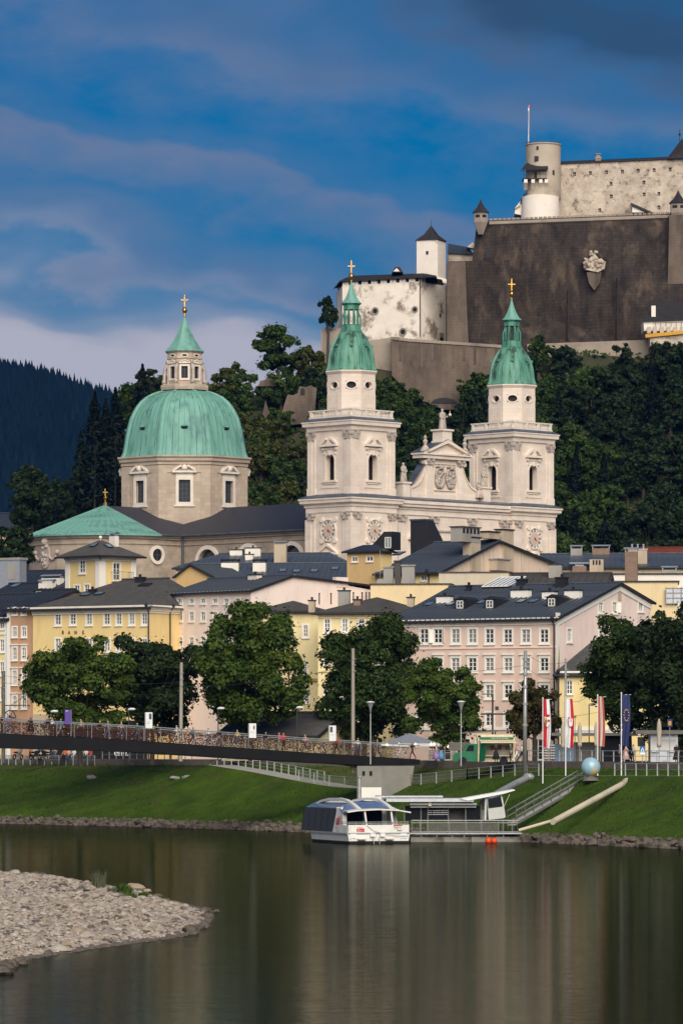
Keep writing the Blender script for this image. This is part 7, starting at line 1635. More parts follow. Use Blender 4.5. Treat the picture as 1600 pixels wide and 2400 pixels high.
CONI=[]
for i in range(3):
 hh=(15,19,13)[i];b=MB();b.tube([(0,0,-0.5),(0,0,hh * 0.95)],0.28,6,0.04);CONI.append((conifer_mesh(i + 80,hh,hh * 0.21),b.mesh('trunk',uv=False),0.0,hh * 0.2,hh))
LIM=[(-80,1120),(0,1105),(60,1095),(130,1140),(180,1010),(210,920),(290,940),(310,975),(325,880),(370,885),(400,895),(480,885),(500,860),(560,860),(600,880),(700,820),(760,850),(870,890),(920,895),(960,915),(1000,955),(1070,965),(1100,890),(1150,850),(1215,800),(1260,812),(1280,862),(1335,862),(1410,852),(1435,815),(1465,800),(1700,790)]
FRONT=[(540,0),(545,958),(640,948),(745,938),(750,0)]
rnd=random.Random(17);placed=[]
tries=0
while len(placed) < 290 and tries < 30000:
 tries +=1;px=rnd.uniform(-40,1660);Y=rnd.uniform(783,902);x=X(px,Y);z=hill_z(x,Y);con=px < 330 and rnd.random() < 0.4 or (px > 1200 and rnd.random() < 0.12)
 pr=rnd.choice(CONI) if con else rnd.choice(PROT);s=rnd.uniform(0.6,1.12);top=HYP - (z + pr[4] * s - CAMH) / Y * F
 if top < np.interp(px,[a for a,_ in LIM],[b_ for _,b_ in LIM]): continue
 if 545 < px < 745 and Y < 893 and top < np.interp(px,[a for a,_ in FRONT],[b_ for _,b_ in FRONT]): continue
 if px < 330 and Y < 800 and rnd.random() < 0.3: continue
 if any((x - a) ** 2 + ((Y - b_) * 0.8) ** 2 < (3.1 if px > 700 else 3.6) ** 2 for a,b_,_ in placed): continue
 if top > 1290: continue
 placed.append((x,Y,px));zone='r' if px >=720 else 'm' if px > 330 else 'l'
 hz_='high' if top < 960 else 'half way' if top < 1090 else 'low';pz=next(n_ for lim_,n_ in ((60,'at the left edge'),(150,'above the far left roofs'),(240,'above the copper apse roof'),(330,'beside the dome'),(480,'behind the lantern'),(580,'right of the dome'),(660,'under the skyline tree'),(720,'at the ruined walls'),(860,'behind the left bell tower'),(960,'between the bell towers on the left'),(1040,'behind the gable statue'),(1120,'between the bell towers on the right'),(1240,'behind the right bell tower'),(1330,'right of the right bell tower'),(1420,'below the pale curtain wall'),(1510,'above the red-roofed house'),(1570,'below the funicular station'),(9999,'near the right edge')) if px < lim_)
 lab=('small ' if s < 0.74 else 'medium ' if s < 0.93 else 'large ') + ('dark conifer ' if con else 'broadleaf tree ') + hz_ + ' on the slope, ' + pz
 t=thing('conifer' if con else 'hill_tree',lab,'tree',(x,Y,z),('conifers ' if con else 'trees ') + {'r': 'on the castle hill','m': 'between dome and towers','l': 'left of the dome'}[zone]);m='needle' if con else rnd.choice(['leaf_hill','leaf_hill_dark','leaf_hill'] if zone !='m' else ['leaf_hill','leaf_hill_yellow','leaf_hill_yellow']);rz_=rnd.uniform(0,6.28)
 if px > 1420 or px < 180: m='needle' if con else 'leaf_hill_dark'
 place('crown',pr[0],MT[m],t,(x,Y,z + pr[2] * s),rz_,(s,s,s * rnd.uniform(0.9,1.15)));place('trunk',pr[1],MT['bark'],t,(x,Y,z),rz_,(s,s,s))
def hill_tree(label,px,pyc,Y,rx,rz,mat,seed,n=9000,leaf=0.42,clumps=40):
 q=P(px,pyc,Y);tree('hill_tree',label,px,pyc,Y,rx,rz,mat,seed,n,leaf,zf=min(hill_z(q.x,Y),q.z - rz * Y / F),clumps=clumps,r=0.35,lower=0.7)
hill_tree('tall solitary tree on the skyline between dome and left bell tower',652,818,898,62,58,'leaf_hill',31,9000,0.40);hill_tree('shorter bushy tree touching the solitary skyline tree',724,850,896,34,36,'leaf_hill_yellow',32,4500)
hill_tree('small tree against the sky left of the white bastion',768,732,924,22,44,'leaf_hill_dark',33,3500,0.36,24);hill_tree('pale thin-leaved tree on the skyline right of the dome lantern',537,884,896,34,30,'leaf_hill_yellow',34,3600,0.36,26)
hill_tree('dark bush in front of the pale curtain wall',1322,850,905,38,42,'leaf_hill_dark',35,5000);hill_tree('dark bush rising left of the right green spire',1262,830,903,26,40,'leaf_hill',36,4000);hill_tree('rounded dark tree left of the dome lantern',352,900,890,40,34,'leaf_hill_dark',37,5000)
hill_tree('bushy tree at the left foot of the brown curtain wall',905,915,897,40,34,'leaf_hill',41,5000,0.36);hill_tree('bushy tree under the sloping foot of the brown curtain wall',955,942,896,38,32,'leaf_hill',42,5000,0.36);hill_tree('dark tree just left of the culvert arch',1000,972,895,34,28,'leaf_hill_dark',43,4500,0.36);hill_tree('tree covering the right foot of the brown curtain wall',1110,915,897,42,40,'leaf_hill',44,5500,0.36)
hill_tree('large dark tree at the left edge below the blue mountain',62,1175,760,58,82,'leaf_hill_dark',38,9000,0.42);hill_tree('dark shrub mass at the left edge behind the roofs',20,1290,700,58,50,'leaf_hill_dark',39,6000,0.42)
for lab,px,py,Y,k,s in (('pointed fir left of the dome, behind its left shoulder',222,918,850,1,1.25),('pointed fir closest to the dome shoulder',270,908,856,1,1.15),('slim pine on the skyline left of the dome lantern',334,853,888,2,1.0)):
 x=X(px,Y);zt=Z(py,Y);pr=CONI[k];z=zt - pr[4] * s;t=thing('fir_tree',lab,'tree',(x,Y,min(z,hill_z(x,Y))));place('crown',pr[0],MT['needle'],t,(x,Y,z),0.4,(s,s,s));zz=min(z,hill_z(x,Y));place('trunk',pr[1],MT['bark'],t,(x,Y,zz),0,(s,s,s * max(1.0,(zt - zz) / (pr[4] * s))))
# ground cover on the hill (stuff)
rs=np.random.RandomState(44);n=26000;px=rs.uniform(-60,1680,n);Y=rs.uniform(778,912,n);x=(px - CXP) / F * Y;z=np.array([hill_z(a,b_) for a,b_ in zip(x,Y)]);pos=np.stack([x,Y,z + rs.uniform(0.0,0.9,n)],1);nm=rs.normal(size=(n,3)) * 0.6 + np.array([0,-0.5,0.8]);nm /=np.linalg.norm(nm,axis=1)[:,None]
v,f=leaves(pos,nm,rs.uniform(0.35,0.8,n),rs);setp(place('undergrowth',np_mesh('undergrowth',v,f),MT['leaf_hill'],None,(0,0,0)),'low dark green undergrowth covering the castle hill slope','undergrowth',kind='stuff')
# ================================================================== footbridge
pm('bridge_black',(0.008,0.008,0.009),(0.012,0.012,0.013),1,0.5,spec=0.2);pm('steel',(0.42,0.42,0.41),(0.33,0.33,0.32),2,0.4,metal=0.5);pm('steel_grey',(0.34,0.35,0.35),(0.27,0.28,0.28),2,0.5,metal=0.3);pm('rust',(0.060,0.024,0.018),(0.085,0.036,0.025),3,0.7);pm('deck',(0.16,0.14,0.12))
pm('lock_gold',(0.36,0.23,0.12),(0.26,0.16,0.08),5,0.4,metal=0.5);pm('lock_red',(0.15,0.02,0.02),(0.10,0.014,0.014),5,0.5);pm('lock_pale',(0.55,0.48,0.42),(0.5,0.45,0.4),5,0.4);pm('lock_brown',(0.060,0.026,0.019),(0.036,0.016,0.012),5,0.6)
pm('sign_white',(0.78,0.78,0.77),(0.74,0.74,0.73),1,0.6);pm('sign_purple',(0.13,0.075,0.33),(0.10,0.06,0.26),1,0.6);pm('ink',(0.06,0.06,0.065),(0.12,0.12,0.12),6,0.7);pm('ink_grey',(0.42,0.42,0.42))
BD=Vector((-0.871,-0.491,0));BP=Vector((-0.491,0.871,0));B0_=Vector((7.55,410.0,0))
def bt_of(px,off=0.0): o=B0_ + BP * off;k=(px - CXP) / F;return (k * o.y - o.x) / (BD.x - k * BD.y)
KP=[-300,0,330,700,985,1100];KT=[1706,1719,1737,1763,1781,1788];KB=[1748,1753,1763,1785.5,1798,1800]
def deck_z(t):
 p=B0_ + BD * t;px=p.x / p.y * F + CXP;return Z(float(np.interp(px,KP,KT)),p.y)
def soff_z(t):
 p=B0_ + BD * t;px=p.x / p.y * F + CXP;return Z(float(np.interp(px,[-300,0,330,700,850,884,915,985],[1748,1753,1763,1785.5,1793,1800,1797,1792])),p.y)
def bp(t,w,z): p=B0_ + BD * t + BP * w;return Vector((p.x,p.y,z))
BW=4.6;TE=62.0
t=thing('footbridge','black steel footbridge over the river, railings covered with padlocks','bridge',tuple(bp(4.0,BW / 2,3.6)))
b=MB();st=[TE * i / 40 for i in range(41)]
for i in range(40):
 a,c=st[i],st[i + 1];v=[bp(a,0,deck_z(a)),bp(a,BW,deck_z(a)),bp(a,BW,soff_z(a)),bp(a,0.0,soff_z(a)),bp(c,0,deck_z(c)),bp(c,BW,deck_z(c)),bp(c,BW,soff_z(c)),bp(c,0.0,soff_z(c))]
 b.add(v,[(0,4,5,1),(3,2,6,7),(0,3,7,4),(1,5,6,2)] + ([(0,1,2,3)] if i ==0 else []))
b.build('girder',MT['bridge_black'],t)
b=MB()
for i in range(40):
 a,c=st[i],st[i + 1];b.poly([bp(a,0.15,deck_z(a) + 0.03),bp(c,0.15,deck_z(c) + 0.03),bp(c,BW - 0.15,deck_z(c) + 0.03),bp(a,BW - 0.15,deck_z(a) + 0.03)])
b.build('deck',MT['deck'],t)
LOCKM=[MT['lock_brown'],MT['lock_gold'],MT['lock_red'],MT['lock_pale'],MT['rust']]
rs=np.random.RandomState(9)
bxv=np.array([(-.5,-.5,0),(.5,-.5,0),(.5,.5,0),(-.5,.5,0),(-.5,-.5,1),(.5,-.5,1),(.5,.5,1),(-.5,.5,1)]);bxf=np.array([(0,1,2,3),(4,7,6,5),(0,4,5,1),(1,5,6,2),(2,6,7,3),(3,7,4,0)])
for side,w in (('front',0.06),('back',BW - 0.06)):
 b=MB();b.tube([bp(a,w,deck_z(a) + 1.36) for a in st],0.05,6);rl=b.build('handrail',MT['steel'],t)
 b=MB();b.tube([bp(a,w + 0.1,deck_z(a) + 1.05) for a in st],0.025,5);b.build('inner_rail',MT['steel'],rl)
 ts=np.arange(1.2,60.0,1.78)
 for i,a in enumerate(ts):
  b=MB();z=deck_z(a);b.tube([bp(a,w,z - 0.1),bp(a,w,z + 1.36)],0.035,5);b.build('railing_post',MT['steel'],rl)
  if i + 1 ==len(ts): break
  c=ts[i + 1];b=MB();nx_=14
  for k in range(1,nx_): u=a + (c - a) * k / nx_;z=deck_z(u);b.tube([bp(u,w,z + 0.08),bp(u,w,z + 1.12)],0.008,3,cap=False)
  for k in range(7): zz=0.1 + k * 0.165;b.tube([bp(a,w,deck_z(a) + zz),bp(c,w,deck_z(c) + zz)],0.008 if k < 6 else 0.02,3,cap=False)
  b.build('mesh_panel',MT['rust'],rl)
  dens=float(np.interp(a,[0,6,12,24,30,45,60],[45,60,130,125,110,125,85])) * (1.0 if side =='front' else 0.6);n=int(dens * rs.uniform(0.75,1.15));u=rs.uniform(a + 0.08,c - 0.08,n);zz=rs.uniform(0.08,1.08,n);s=rs.uniform(0.05,0.085,n)
  pos=np.array([tuple(bp(float(x),w - 0.03 + rs.uniform(-0.03,0.03),deck_z(float(x)) + float(y) - 0.05)) for x,y in zip(u,zz)]);sc=np.stack([s,np.full(n,0.035),s * 1.3],1);v=bxv[None] * sc[:,None,:]
  v=np.stack([v[...,0] * BD.x + v[...,1] * BP.x,v[...,0] * BD.y + v[...,1] * BP.y,v[...,2]],2) + pos[:,None,:];warm=12 < a < 24
  m=rs.choice(5,n,p=[.42,.11,.15,.08,.24] if warm else [.50,.01,.17,.02,.30]);o=place('padlock',np_mesh('padlock',v.reshape(-1,3),(bxf[None] + (np.arange(n) * 8)[:,None,None]).reshape(-1,4),np.repeat(m,6)),LOCKM,rl,(0,0,0));o['kind']='stuff'
# abutment
Yp=404.0;a_=R(30);q0=Vector((X(893,Yp),Yp,0));e1=Vector((-math.cos(a_),math.sin(a_),0));e2=Vector((math.cos(R(52)),math.sin(R(52)),0));zb0,zb1=2.8,Z(1796,Yp)
A=q0 + e1 * (56 * Yp / F / math.cos(a_));B_=q0 + e2 * (60 * Yp / F / math.cos(R(52)) * 1.1)
b=MB();v=[A,q0,B_,A + (B_ - q0)];v2=[A,q0,q0 + (B_ - q0) * 1.2,A + (B_ - q0)]
b.add([Vector((p.x,p.y,zb0)) for p in v] + [Vector((p.x,p.y,zb1)) for p in v2],[(0,1,5,4),(1,2,6,5),(2,3,7,6),(3,0,4,7),(4,5,6,7)]);b.build('abutment',pm('abutment_grey',(0.32,0.305,0.265),(0.25,0.24,0.21),0.6,0.9,0.01,5,c3=(0.24,0.225,0.20),scale3=0.4,t3=(0.55,0.75)),t)
for f_ in (0.42,0.72): q=q0 + (A - q0) * f_;b=MB();n_=Vector((-e1.y,e1.x,0));n_=n_ if n_.y < 0 else -n_;b.prism([q + n_ * 0.02 - e1 * 0.13 + Vector((0,0,Z(1818,Yp))),q + n_ * 0.02 + e1 * 0.13 + Vector((0,0,Z(1818,Yp))),q + n_ * 0.02 + e1 * 0.13 + Vector((0,0,Z(1808,Yp))),q + n_ * 0.02 - e1 * 0.13 + Vector((0,0,Z(1808,Yp)))],n_ * 0.05);b.build('drain_slot',MT['opening'],t)
# sign boards on the bridge
def board(label,px0,px1,y0,y1,mat,seed):
 a,c=bt_of(px1,-0.1),bt_of(px0,-0.1);p=bp((a + c) / 2,-0.1,0);z0,z1=Z(y1,p.y),Z(y0,p.y);o=thing('sign_board',label,'sign',(p.x,p.y,deck_z(a) + 0.2));b=MB();v=[bp(a,-0.12,z0),bp(c,-0.12,z0),bp(c,-0.12,z1),bp(a,-0.12,z1)];b.prism(v,BP * 0.05);b.build('panel',MT[mat],o)
 b=MB();e=c + 0.05 if mat =='sign_white' else a - 0.05;b.tube([bp(e,-0.08,deck_z(a) + 0.1),bp(e,-0.08,z1)],0.035,5);b.build('pole',MT['steel'],o);w=c - a;h=z1 - z0
 pt=lambda s,z,o_: bp(c - s * w,-0.125 - o_,z0 + z * h)
 if mat =='sign_white':
  b=MB();x0=0.48 if seed ==1 else 0.55 if seed ==2 else 0.1
  if seed ==2: sprism(b,pt,[(0.6,0.58),(0.78,0.6),(0.8,0.8),(0.7,0.9),(0.58,0.75)],0,0.004)
  else: sbox(b,pt,x0,x0 + 0.4,0.56,0.92,0,0.004)
  b.build('picture',MT['ink'],o);b=MB()
  for k in range(2 if seed ==1 else 1): sbox(b,pt,0.15,0.7 - 0.2 * k,0.38 - 0.1 * k,0.41 - 0.1 * k,0,0.004)
  b.build('text_line',MT['ink_grey'],o)
 else: b=MB();sbox(b,pt,0.1,0.5,0.9,0.94,0,0.004);b.build('text_line',MT['sign_white'],o)
board('purple banner on the bridge railing at the left',152,166,1664,1698,'sign_purple',0);board('white poster board with dark picture, leftmost white one on the bridge',341,357,1670,1707,'sign_white',1);board('white poster board with small black figure, middle of the bridge',583.5,600,1696,1730,'sign_white',2);board('white poster board with dark photo at its left, rightmost on the bridge',771,787,1701,1737,'sign_white',3)
# ================================================================== masts, lamps, wires
pm('mast_concrete',(0.36,0.32,0.265),(0.29,0.255,0.21),1.5,0.85,stretch=(1,1,0.2));pm('mast_dark',(0.15,0.14,0.125),(0.11,0.10,0.09),1.5,0.8);pm('lamp_head',(0.72,0.72,0.70));pm('lamp_pole_dark',(0.05,0.05,0.05))
def mast(name,label,px,ytop,ybot,Y,wpx,mat,rings=False,lean=0,taper=0.8,n=10):
 z0,z1=Z(ybot,Y),Z(ytop,Y);r=wpx / 2 * Y / F;o=thing(name,label,'mast',(X(px,Y),Y,z0));b=MB();b.smooth=n > 8;b.tube([(X(px,Y),Y,z0),(X(px + lean,Y),Y,z1)],r,n,r * taper);b.build('shaft',MT[mat],o)
 if rings:
  for py in (1580,1610,1650,1700): b=MB();b.lathe([(r * 1.18,-0.12),(r * 1.18,0.12)],12,(X(px + lean * 0.5,Y),Y,Z(py,Y)));b.build('band',MT['steel'],o)
 for k in range(3): py=ytop + 25 + k * 14;b=MB();b.tube([(X(px,Y),Y - r,Z(py,Y)),(X(px + 7,Y),Y - r,Z(py,Y))],0.035,4);b.build('insulator_arm',MT['steel_grey'],o)
 return o
mast('concrete_mast','tall grey concrete mast before the dark dense tree',423,1553,1785,432,9.5,'mast_concrete',n=6,lean=2);mast('concrete_mast','tall pale concrete mast right of the slate shed',827,1520,1812,408,9.5,'mast_concrete',n=6);mast('steel_mast','tall silvery steel mast with bands right of the food truck',1229,1525,1818,386,10.5,'steel',True,2,0.75,14);mast('thin_mast','thin grey mast at the corner of the pink house',1325,1544,1790,414,5.5,'steel_grey',taper=0.9);mast('dark_mast','dark grey mast at the far left edge',8,1573,1788,455,9,'mast_dark',n=6,taper=0.95)
def lamp(label,px,ytop,ybot,Y,kind):
 z0,z1=Z(ybot,Y),Z(ytop,Y);x=X(px,Y);o=thing('street_lamp',label,'street lamp',(x,Y,z0));b=MB();b.tube([(x,Y,z0),(x,Y,z1 - (0.2 if kind =='cone' else 0.1))],0.07 if kind =='cone' else 0.05,6,0.05);b.build('pole',MT['steel' if kind =='cone' else 'lamp_pole_dark'],o);b=MB();k=Y / F
 if kind =='cone': b.smooth=True;b.lathe([(0.09,z1 - 28 * k),(0.10,z1 - 18 * k),(0.14,z1 - 16 * k),(0.33,z1 - 4 * k),(0.36,z1 - 2.5 * k)],12,(x,Y,0));b.build('shade',MT['steel'],o);b=MB();b.smooth=True;b.lathe([(0.40,z1 - 3 * k),(0.40,z1 - 1.8 * k),(0.2,z1),(0.02,z1 + 0.3 * k)],12,(x,Y,0));b.build('cap',MT['lamp_head'],o)
 else: b.smooth=True;b.ball((x + 7 * k,Y,z1 - 1.5 * k),8.5 * k,10,6,(1.05,0.5,0.38));b.box(x - 2 * k,x + 2 * k,Y - 0.08,Y + 0.08,z1 - 4 * k,z1 - 1 * k);b.build('lamp_head',MT['lamp_head'],o)
for lab,px in (('arm street lamp behind the cyclist on the bridge',121),('arm street lamp left of the leftmost white poster board',302),('arm street lamp right of the tall chestnut trunk',511),('arm street lamp before the slate shed roof',696)): lamp(lab,px,{121: 1666,302: 1661,511: 1659,696: 1657}[px],1786,426,'arm')
lamp('tall cone-topped street lamp right of the pale concrete mast',868,1644,1792,405,'cone');lamp('tall cone-topped street lamp beside the green food truck',1080,1643,1796,400,'cone');lamp('dark street lamp between the striped flags',1380,1650,1782,412,'arm')
b=MB();b.tube([P(1154,1785,425),P(1154,1628,425)],0.09,6);b.tube([P(1128,1627,425),P(1154,1627,425)],0.05,5);b.tube([P(1126,1674,425),P(1190,1674,425)],0.08,5);b.box(X(1160,425),X(1168,425),424.8,425.2,Z(1665,425),Z(1656,425));setp(b.build('trolley_pole',MT['lamp_pole_dark'],None),'thin dark trolley pole with cross arms before the pink house','pole')
def wire(lab,pts,grp='overhead wires'):
 b=MB();p=[P(*q) for q in pts];out=[]
 for i in range(len(p) - 1):
  for k in range(9): f_=k / 8;out.append(p[i] + (p[i + 1] - p[i]) * f_ + Vector((0,0,-0.5 * math.sin(math.pi * f_))))
 b.tube(out,0.018,3);setp(b.build('overhead_wire',MT['lamp_pole_dark'],None),lab,'wire',grp)
for i,(lab,pts) in enumerate((('overhead wire between dark left mast and leftmost concrete mast',[(8,1584,455),(423,1600,432)]),('overhead wire crossing from concrete mast to concrete mast',[(423,1610,432),(827,1560,408)]),('overhead wire from pale concrete mast to steel mast',[(827,1575,408),(1230,1560,386)]),('upper overhead wire from steel mast to thin mast',[(1230,1533,386),(1325,1552,414)]),('lower overhead wire from steel mast to thin mast',[(1230,1565,386),(1325,1590,414)]),('overhead trolley wire across the low yellow house',[(1190,1672,425),(1400,1670,420)]),('slanting stay wire right of the thin mast',[(1325,1640,414),(1385,1625,418)]),('overhead wire slanting down across the bank wall',[(8,1600,455),(423,1628,432)]))): wire(lab,pts)
# ================================================================== railings on the bank
def bank_at(px,d):
 """waterline point whose offset d lies in photo column px"""
 best=None
 for i in range(len(WLN) - 1):
  a,c=WLN[i] + ND * d,WLN[i + 1] + ND * d
  if a.y < 200: continue
  pa,pc=a.x / a.y * F + CXP,c.x / c.y * F + CXP
  if pa <=px <=pc: return WLN[i] + (WLN[i + 1] - WLN[i]) * ((px - pa) / (pc - pa))
 return WLN[4]
def railing(label,px0,px1,d,n,h=1.0,mat='steel_grey',z=None,rails=3,sheet=None):
 o=None;pts=[]
 for k in range(n + 1):
  px=px0 + (px1 - px0) * k / n;w=bank_at(px,d);p=w + ND * d;pts.append(Vector((p.x,p.y,z if z is not None else bank_z(w,d))))
 c=pts[len(pts) // 2];o=thing('railing',label,'railing',c)
 for p in pts: b=MB();b.box(p.x - 0.05,p.x + 0.05,p.y - 0.05,p.y + 0.05,p.z - 0.15,p.z + h + 0.04);b.build('post',MT[mat],o)
 for r in range(rails): b=MB();b.tube([p + Vector((0,0,h * (1 - r / rails * 0.95))) for p in pts],0.035 if r ==0 else 0.022,5);b.build('rail',MT[mat],o)
 if sheet:
  for k in range(n): b=MB();u=Vector((0,0,0.1));v=Vector((0,0,h * 0.92));b.add([pts[k] + u,pts[k + 1] + u,pts[k + 1] + v,pts[k] + v],[(0,1,2,3)]);b.build('mesh_sheet',MT[sheet],o)
pm('wire_sheet',(0.30,0.33,0.22),(0.24,0.27,0.18),3,0.7,alpha=0.30)
pm('wire_dark',(0.16,0.15,0.14),(0.12,0.115,0.11),3,0.7,alpha=0.45)
railing('street railing with wire panels below the left end of the bridge',-30,222,20.0,15,1.0,sheet='wire_dark',rails=2)
railing('open steel street railing on the wall under the middle of the bridge',240,450,20.55,13,0.95,z=STREET + 0.12,rails=2);railing('ramp railing going down the bank left of the abutment',492,760,15.8,16,0.95)
railing('path railing with wire panels in front of the abutment',700,1094,13.2,11,1.05,sheet='wire_sheet');railing('open path railing between lamp and steel mast',1094,1262,13.2,6,1.05);railing('open path railing at the right behind the flagpoles',1440,1640,13.2,8,1.05,rails=2)
railing('street railing in front of the parasols',1235,1640,20.6,16,1.0,z=STREET + 0.1,rails=2);railing('street railing in front of the green food truck',1005,1235,20.6,8,1.0,z=STREET + 0.1,rails=2,sheet='wire_dark')
# white cabinet and pillar by the abutment
b=MB();p=P(870,1862,392);b.box(p.x - 0.92,p.x + 0.92,p.y - 0.3,p.y + 0.3,p.z - 0.6,Z(1846,392));setp(b.build('white_cabinet',MT['white_paint'],None),'white equipment cabinet in front of the bridge abutment','cabinet')
b=MB();p=P(842,1865,392);b.tube([(p.x,p.y,p.z - 0.8),(p.x,p.y,Z(1823,392))],0.17,8);b.ball((p.x,p.y,Z(1822,392)),0.2,8,6);setp(b.build('grey_bollard',MT['steel'],None),'tall grey post left of the white cabinet','post')
# ================================================================== flags
def flag(label,px,ytop,ybot,y0,y1,wpx,Y,stripes,arms=None,lean=0.0):
 x=X(px,Y);k=Y / F;o=thing('flag',label,'flag',(x,Y,Z(ybot,Y)));b=MB();b.tube([(x,Y,Z(ybot,Y) - 0.3),(x,Y,Z(ytop,Y))],0.055,8,0.04);b.ball((x,Y,Z(ytop,Y)),0.08,8,5);b.tube([(x,Y,Z(y0 + 0.5,Y)),(x + wpx * 1.25 * k,Y,Z(y0 + 0.5,Y))],0.02,5);b.build('flagpole',MT['sign_white'],o)
 nx,nz=12,16;z0,z1=Z(y1,Y),Z(y0,Y);b=MB();b.smooth=True;m=sorted({s[1] for s in stripes});g=[]
 def pos(i,j):
  f_=j / nz;s=i / nx;wd=wpx * k * (0.85 + 0.22 * math.sin(f_ * 3 + lean));return (x + 0.06 + s * wd + 0.10 * f_ * lean,Y - 0.03 + 0.10 * math.sin(s * 7 + f_ * 3 + px) * (0.4 + f_),z1 - f_ * (z1 - z0) - 0.12 * s * f_)
 for j in range(nz):
  for i in range(nx):
   s=(i + 0.5) / nx;b.mi=next(q[1] for q in stripes if s <=q[0]);b.add([pos(i,j),pos(i + 1,j),pos(i + 1,j + 1),pos(i,j + 1)],[(0,3,2,1)])
 b.build('cloth',[MT[n] for n in FLM],o)
 if arms:
  def disc(name,cx,cj,rx,rz,mat,dy,shape='s'):
   b=MB();c=pos(cx * nx,cj * nz);q=[(-1,1),(1,1),(1,-0.1),(0.6,-0.75),(0,-1.1),(-0.6,-0.75),(-1,-0.1)] if shape =='s' else [(math.cos(2 * math.pi * a / 10),math.sin(2 * math.pi * a / 10)) for a in range(10)]
   b.prism([Vector((c[0] + a * rx,Y - 0.20 - dy,c[2] + z * rz)) for a,z in q],(0,0.03,0));b.build(name,MT[mat],o)
  if arms =='shield': disc('arms_hat',0.5,0.34,0.27,0.14,'flag_red',0,'o');disc('arms_shield',0.5,0.46,0.25,0.44,'flag_white',0);disc('arms_field',0.32,0.47,0.11,0.38,'flag_gold',0.04);disc('arms_bar',0.7,0.44,0.12,0.12,'flag_red',0.04,'o');disc('arms_lion',0.32,0.49,0.06,0.26,'ink',0.08)
  if arms =='castle':
   disc('arms_shield',0.55,0.48,0.24,0.45,'flag_red',0);disc('arms_gate',0.55,0.52,0.17,0.2,'flag_white',0.04)
   for s in (0.35,0.55,0.75): disc('arms_tower',s,0.45,0.045,0.2 if s !=0.55 else 0.3,'flag_white',0.05)
  if arms =='stars':
   for a in range(12): disc('star',0.5 + 0.3 * math.cos(a * math.pi / 6),0.4 + 0.11 * math.sin(a * math.pi / 6),0.05,0.05,'flag_gold',0.0,'o')
pm('flag_blue',(0.028,0.040,0.13),(0.022,0.03,0.10),2,0.7);pm('flag_gold',(0.55,0.36,0.06),(0.45,0.28,0.05),4,0.7);pm('flag_dull_red',(0.42,0.10,0.08),(0.36,0.08,0.06),2,0.8);pm('flag_cream',(0.62,0.52,0.42),(0.55,0.46,0.37),2,0.8)
FLM=['flag_red','flag_white','flag_blue','flag_dull_red','flag_cream']
flag('red and white flag with crowned shield, leftmost flag',1271.5,1637,1829,1639,1752,16,379,[(0.5,0),(1,1)],'shield');flag('white and red flag with castle arms, second from left',1325,1635,1826,1638,1752,17,379,[(0.55,1),(1,0)],'castle');flag('faded red white red striped flag, third from left',1400,1630,1826,1633,1748,16,376,[(0.34,3),(0.68,4),(1,3)],None,-0.6);flag('dark blue flag with faint gold star ring, rightmost flag',1455.5,1625,1820,1628,1748,18,376,[(1,2)],'stars',0.5)
# ================================================================== globe, gangway, pipes on the slope
def globe_mat():
 m=pm('globe_paint',(0.24,0.42,0.52),(0.34,0.50,0.56),1.1,0.25,c3=(0.62,0.46,0.18),scale3=0.9,t3=(0.50,0.60),spec=0.6);return m
gp_=P(1384,1798,372);o=thing('painted_globe','big painted world globe standing on the bank behind the flags','sculpture',(gp_.x,gp_.y,gp_.z - 1.2));b=MB();b.smooth=True;b.ball(gp_,0.84,28,18);b.build('sphere',globe_mat(),o);b=MB();b.lathe([(0.75,-1.2),(0.6,-0.95),(0.35,-0.85),(0.3,-0.7)],12,gp_);b.build('base',MT['mast_dark'],o)
def gangway(label,a,c,wv,mat='steel'):
 """sloping walkway with side rails from a down to c, width vector wv"""
 o=thing('gangway',label,'gangway',c);d=(a - c);n=9;b=MB();b.add([c,a,a + wv,c + wv,c + Vector((0,0,-0.2)),a + Vector((0,0,-0.2)),a + wv + Vector((0,0,-0.2)),c + wv + Vector((0,0,-0.2))],[(0,1,2,3),(0,4,5,1),(3,2,6,7),(4,7,6,5)]);b.build('walkway',MT['path_gravel'],o)
 for w in (Vector((0,0,0)),wv):
  for hh in (1.05,0.55): b=MB();b.tube([c + w + Vector((0,0,hh)),a + w + Vector((0,0,hh))],0.055,6);b.build('handrail',MT[mat],o)
  b=MB();b.tube([c + w,a + w],0.09,6);b.build('stringer',MT[mat],o)
  for k in range(n): p=c + w + d * (k / (n - 1));b=MB();b.tube([p,p + Vector((0,0,1.05))],0.035,5);b.build('post',MT['mast_dark'],o)
gangway('steel gangway with handrails from the landing stage up to the globe',P(1352,1836,374),P(1188,1930,360),Vector((0.8,1.2,0)))
def pipe(name,label,pts,r,mat,cat='pipe'):
 o=thing(name,label,cat,P(*pts[-1]));b=MB();b.tube([P(*p) for p in pts],r,10);b.build('tube',MT[mat],o);q=P(*pts[0]);b=MB();b.ball(q,r * 1.5,10,6,(1.2,1,0.8));b.build('end_collar',MT[mat],o);return o
pipe('mooring_boom','long pale concrete beam lying on the right bank slope',[(1470,1832,368),(1452,1842,365),(1295,1927,352)],0.26,'stained_wall','beam');pipe('mooring_boom','pale pole from the landing stage to the bank',[(1302,1922,353.5),(1215,1947,353)],0.13,'stained_wall','beam')
pipe('discharge_chute','grey metal chute on the slope behind the landing stage canopy',[(1238,1822,376),(1210,1836,374),(1170,1858,368),(1130,1884,360)],0.30,'steel_grey','chute')
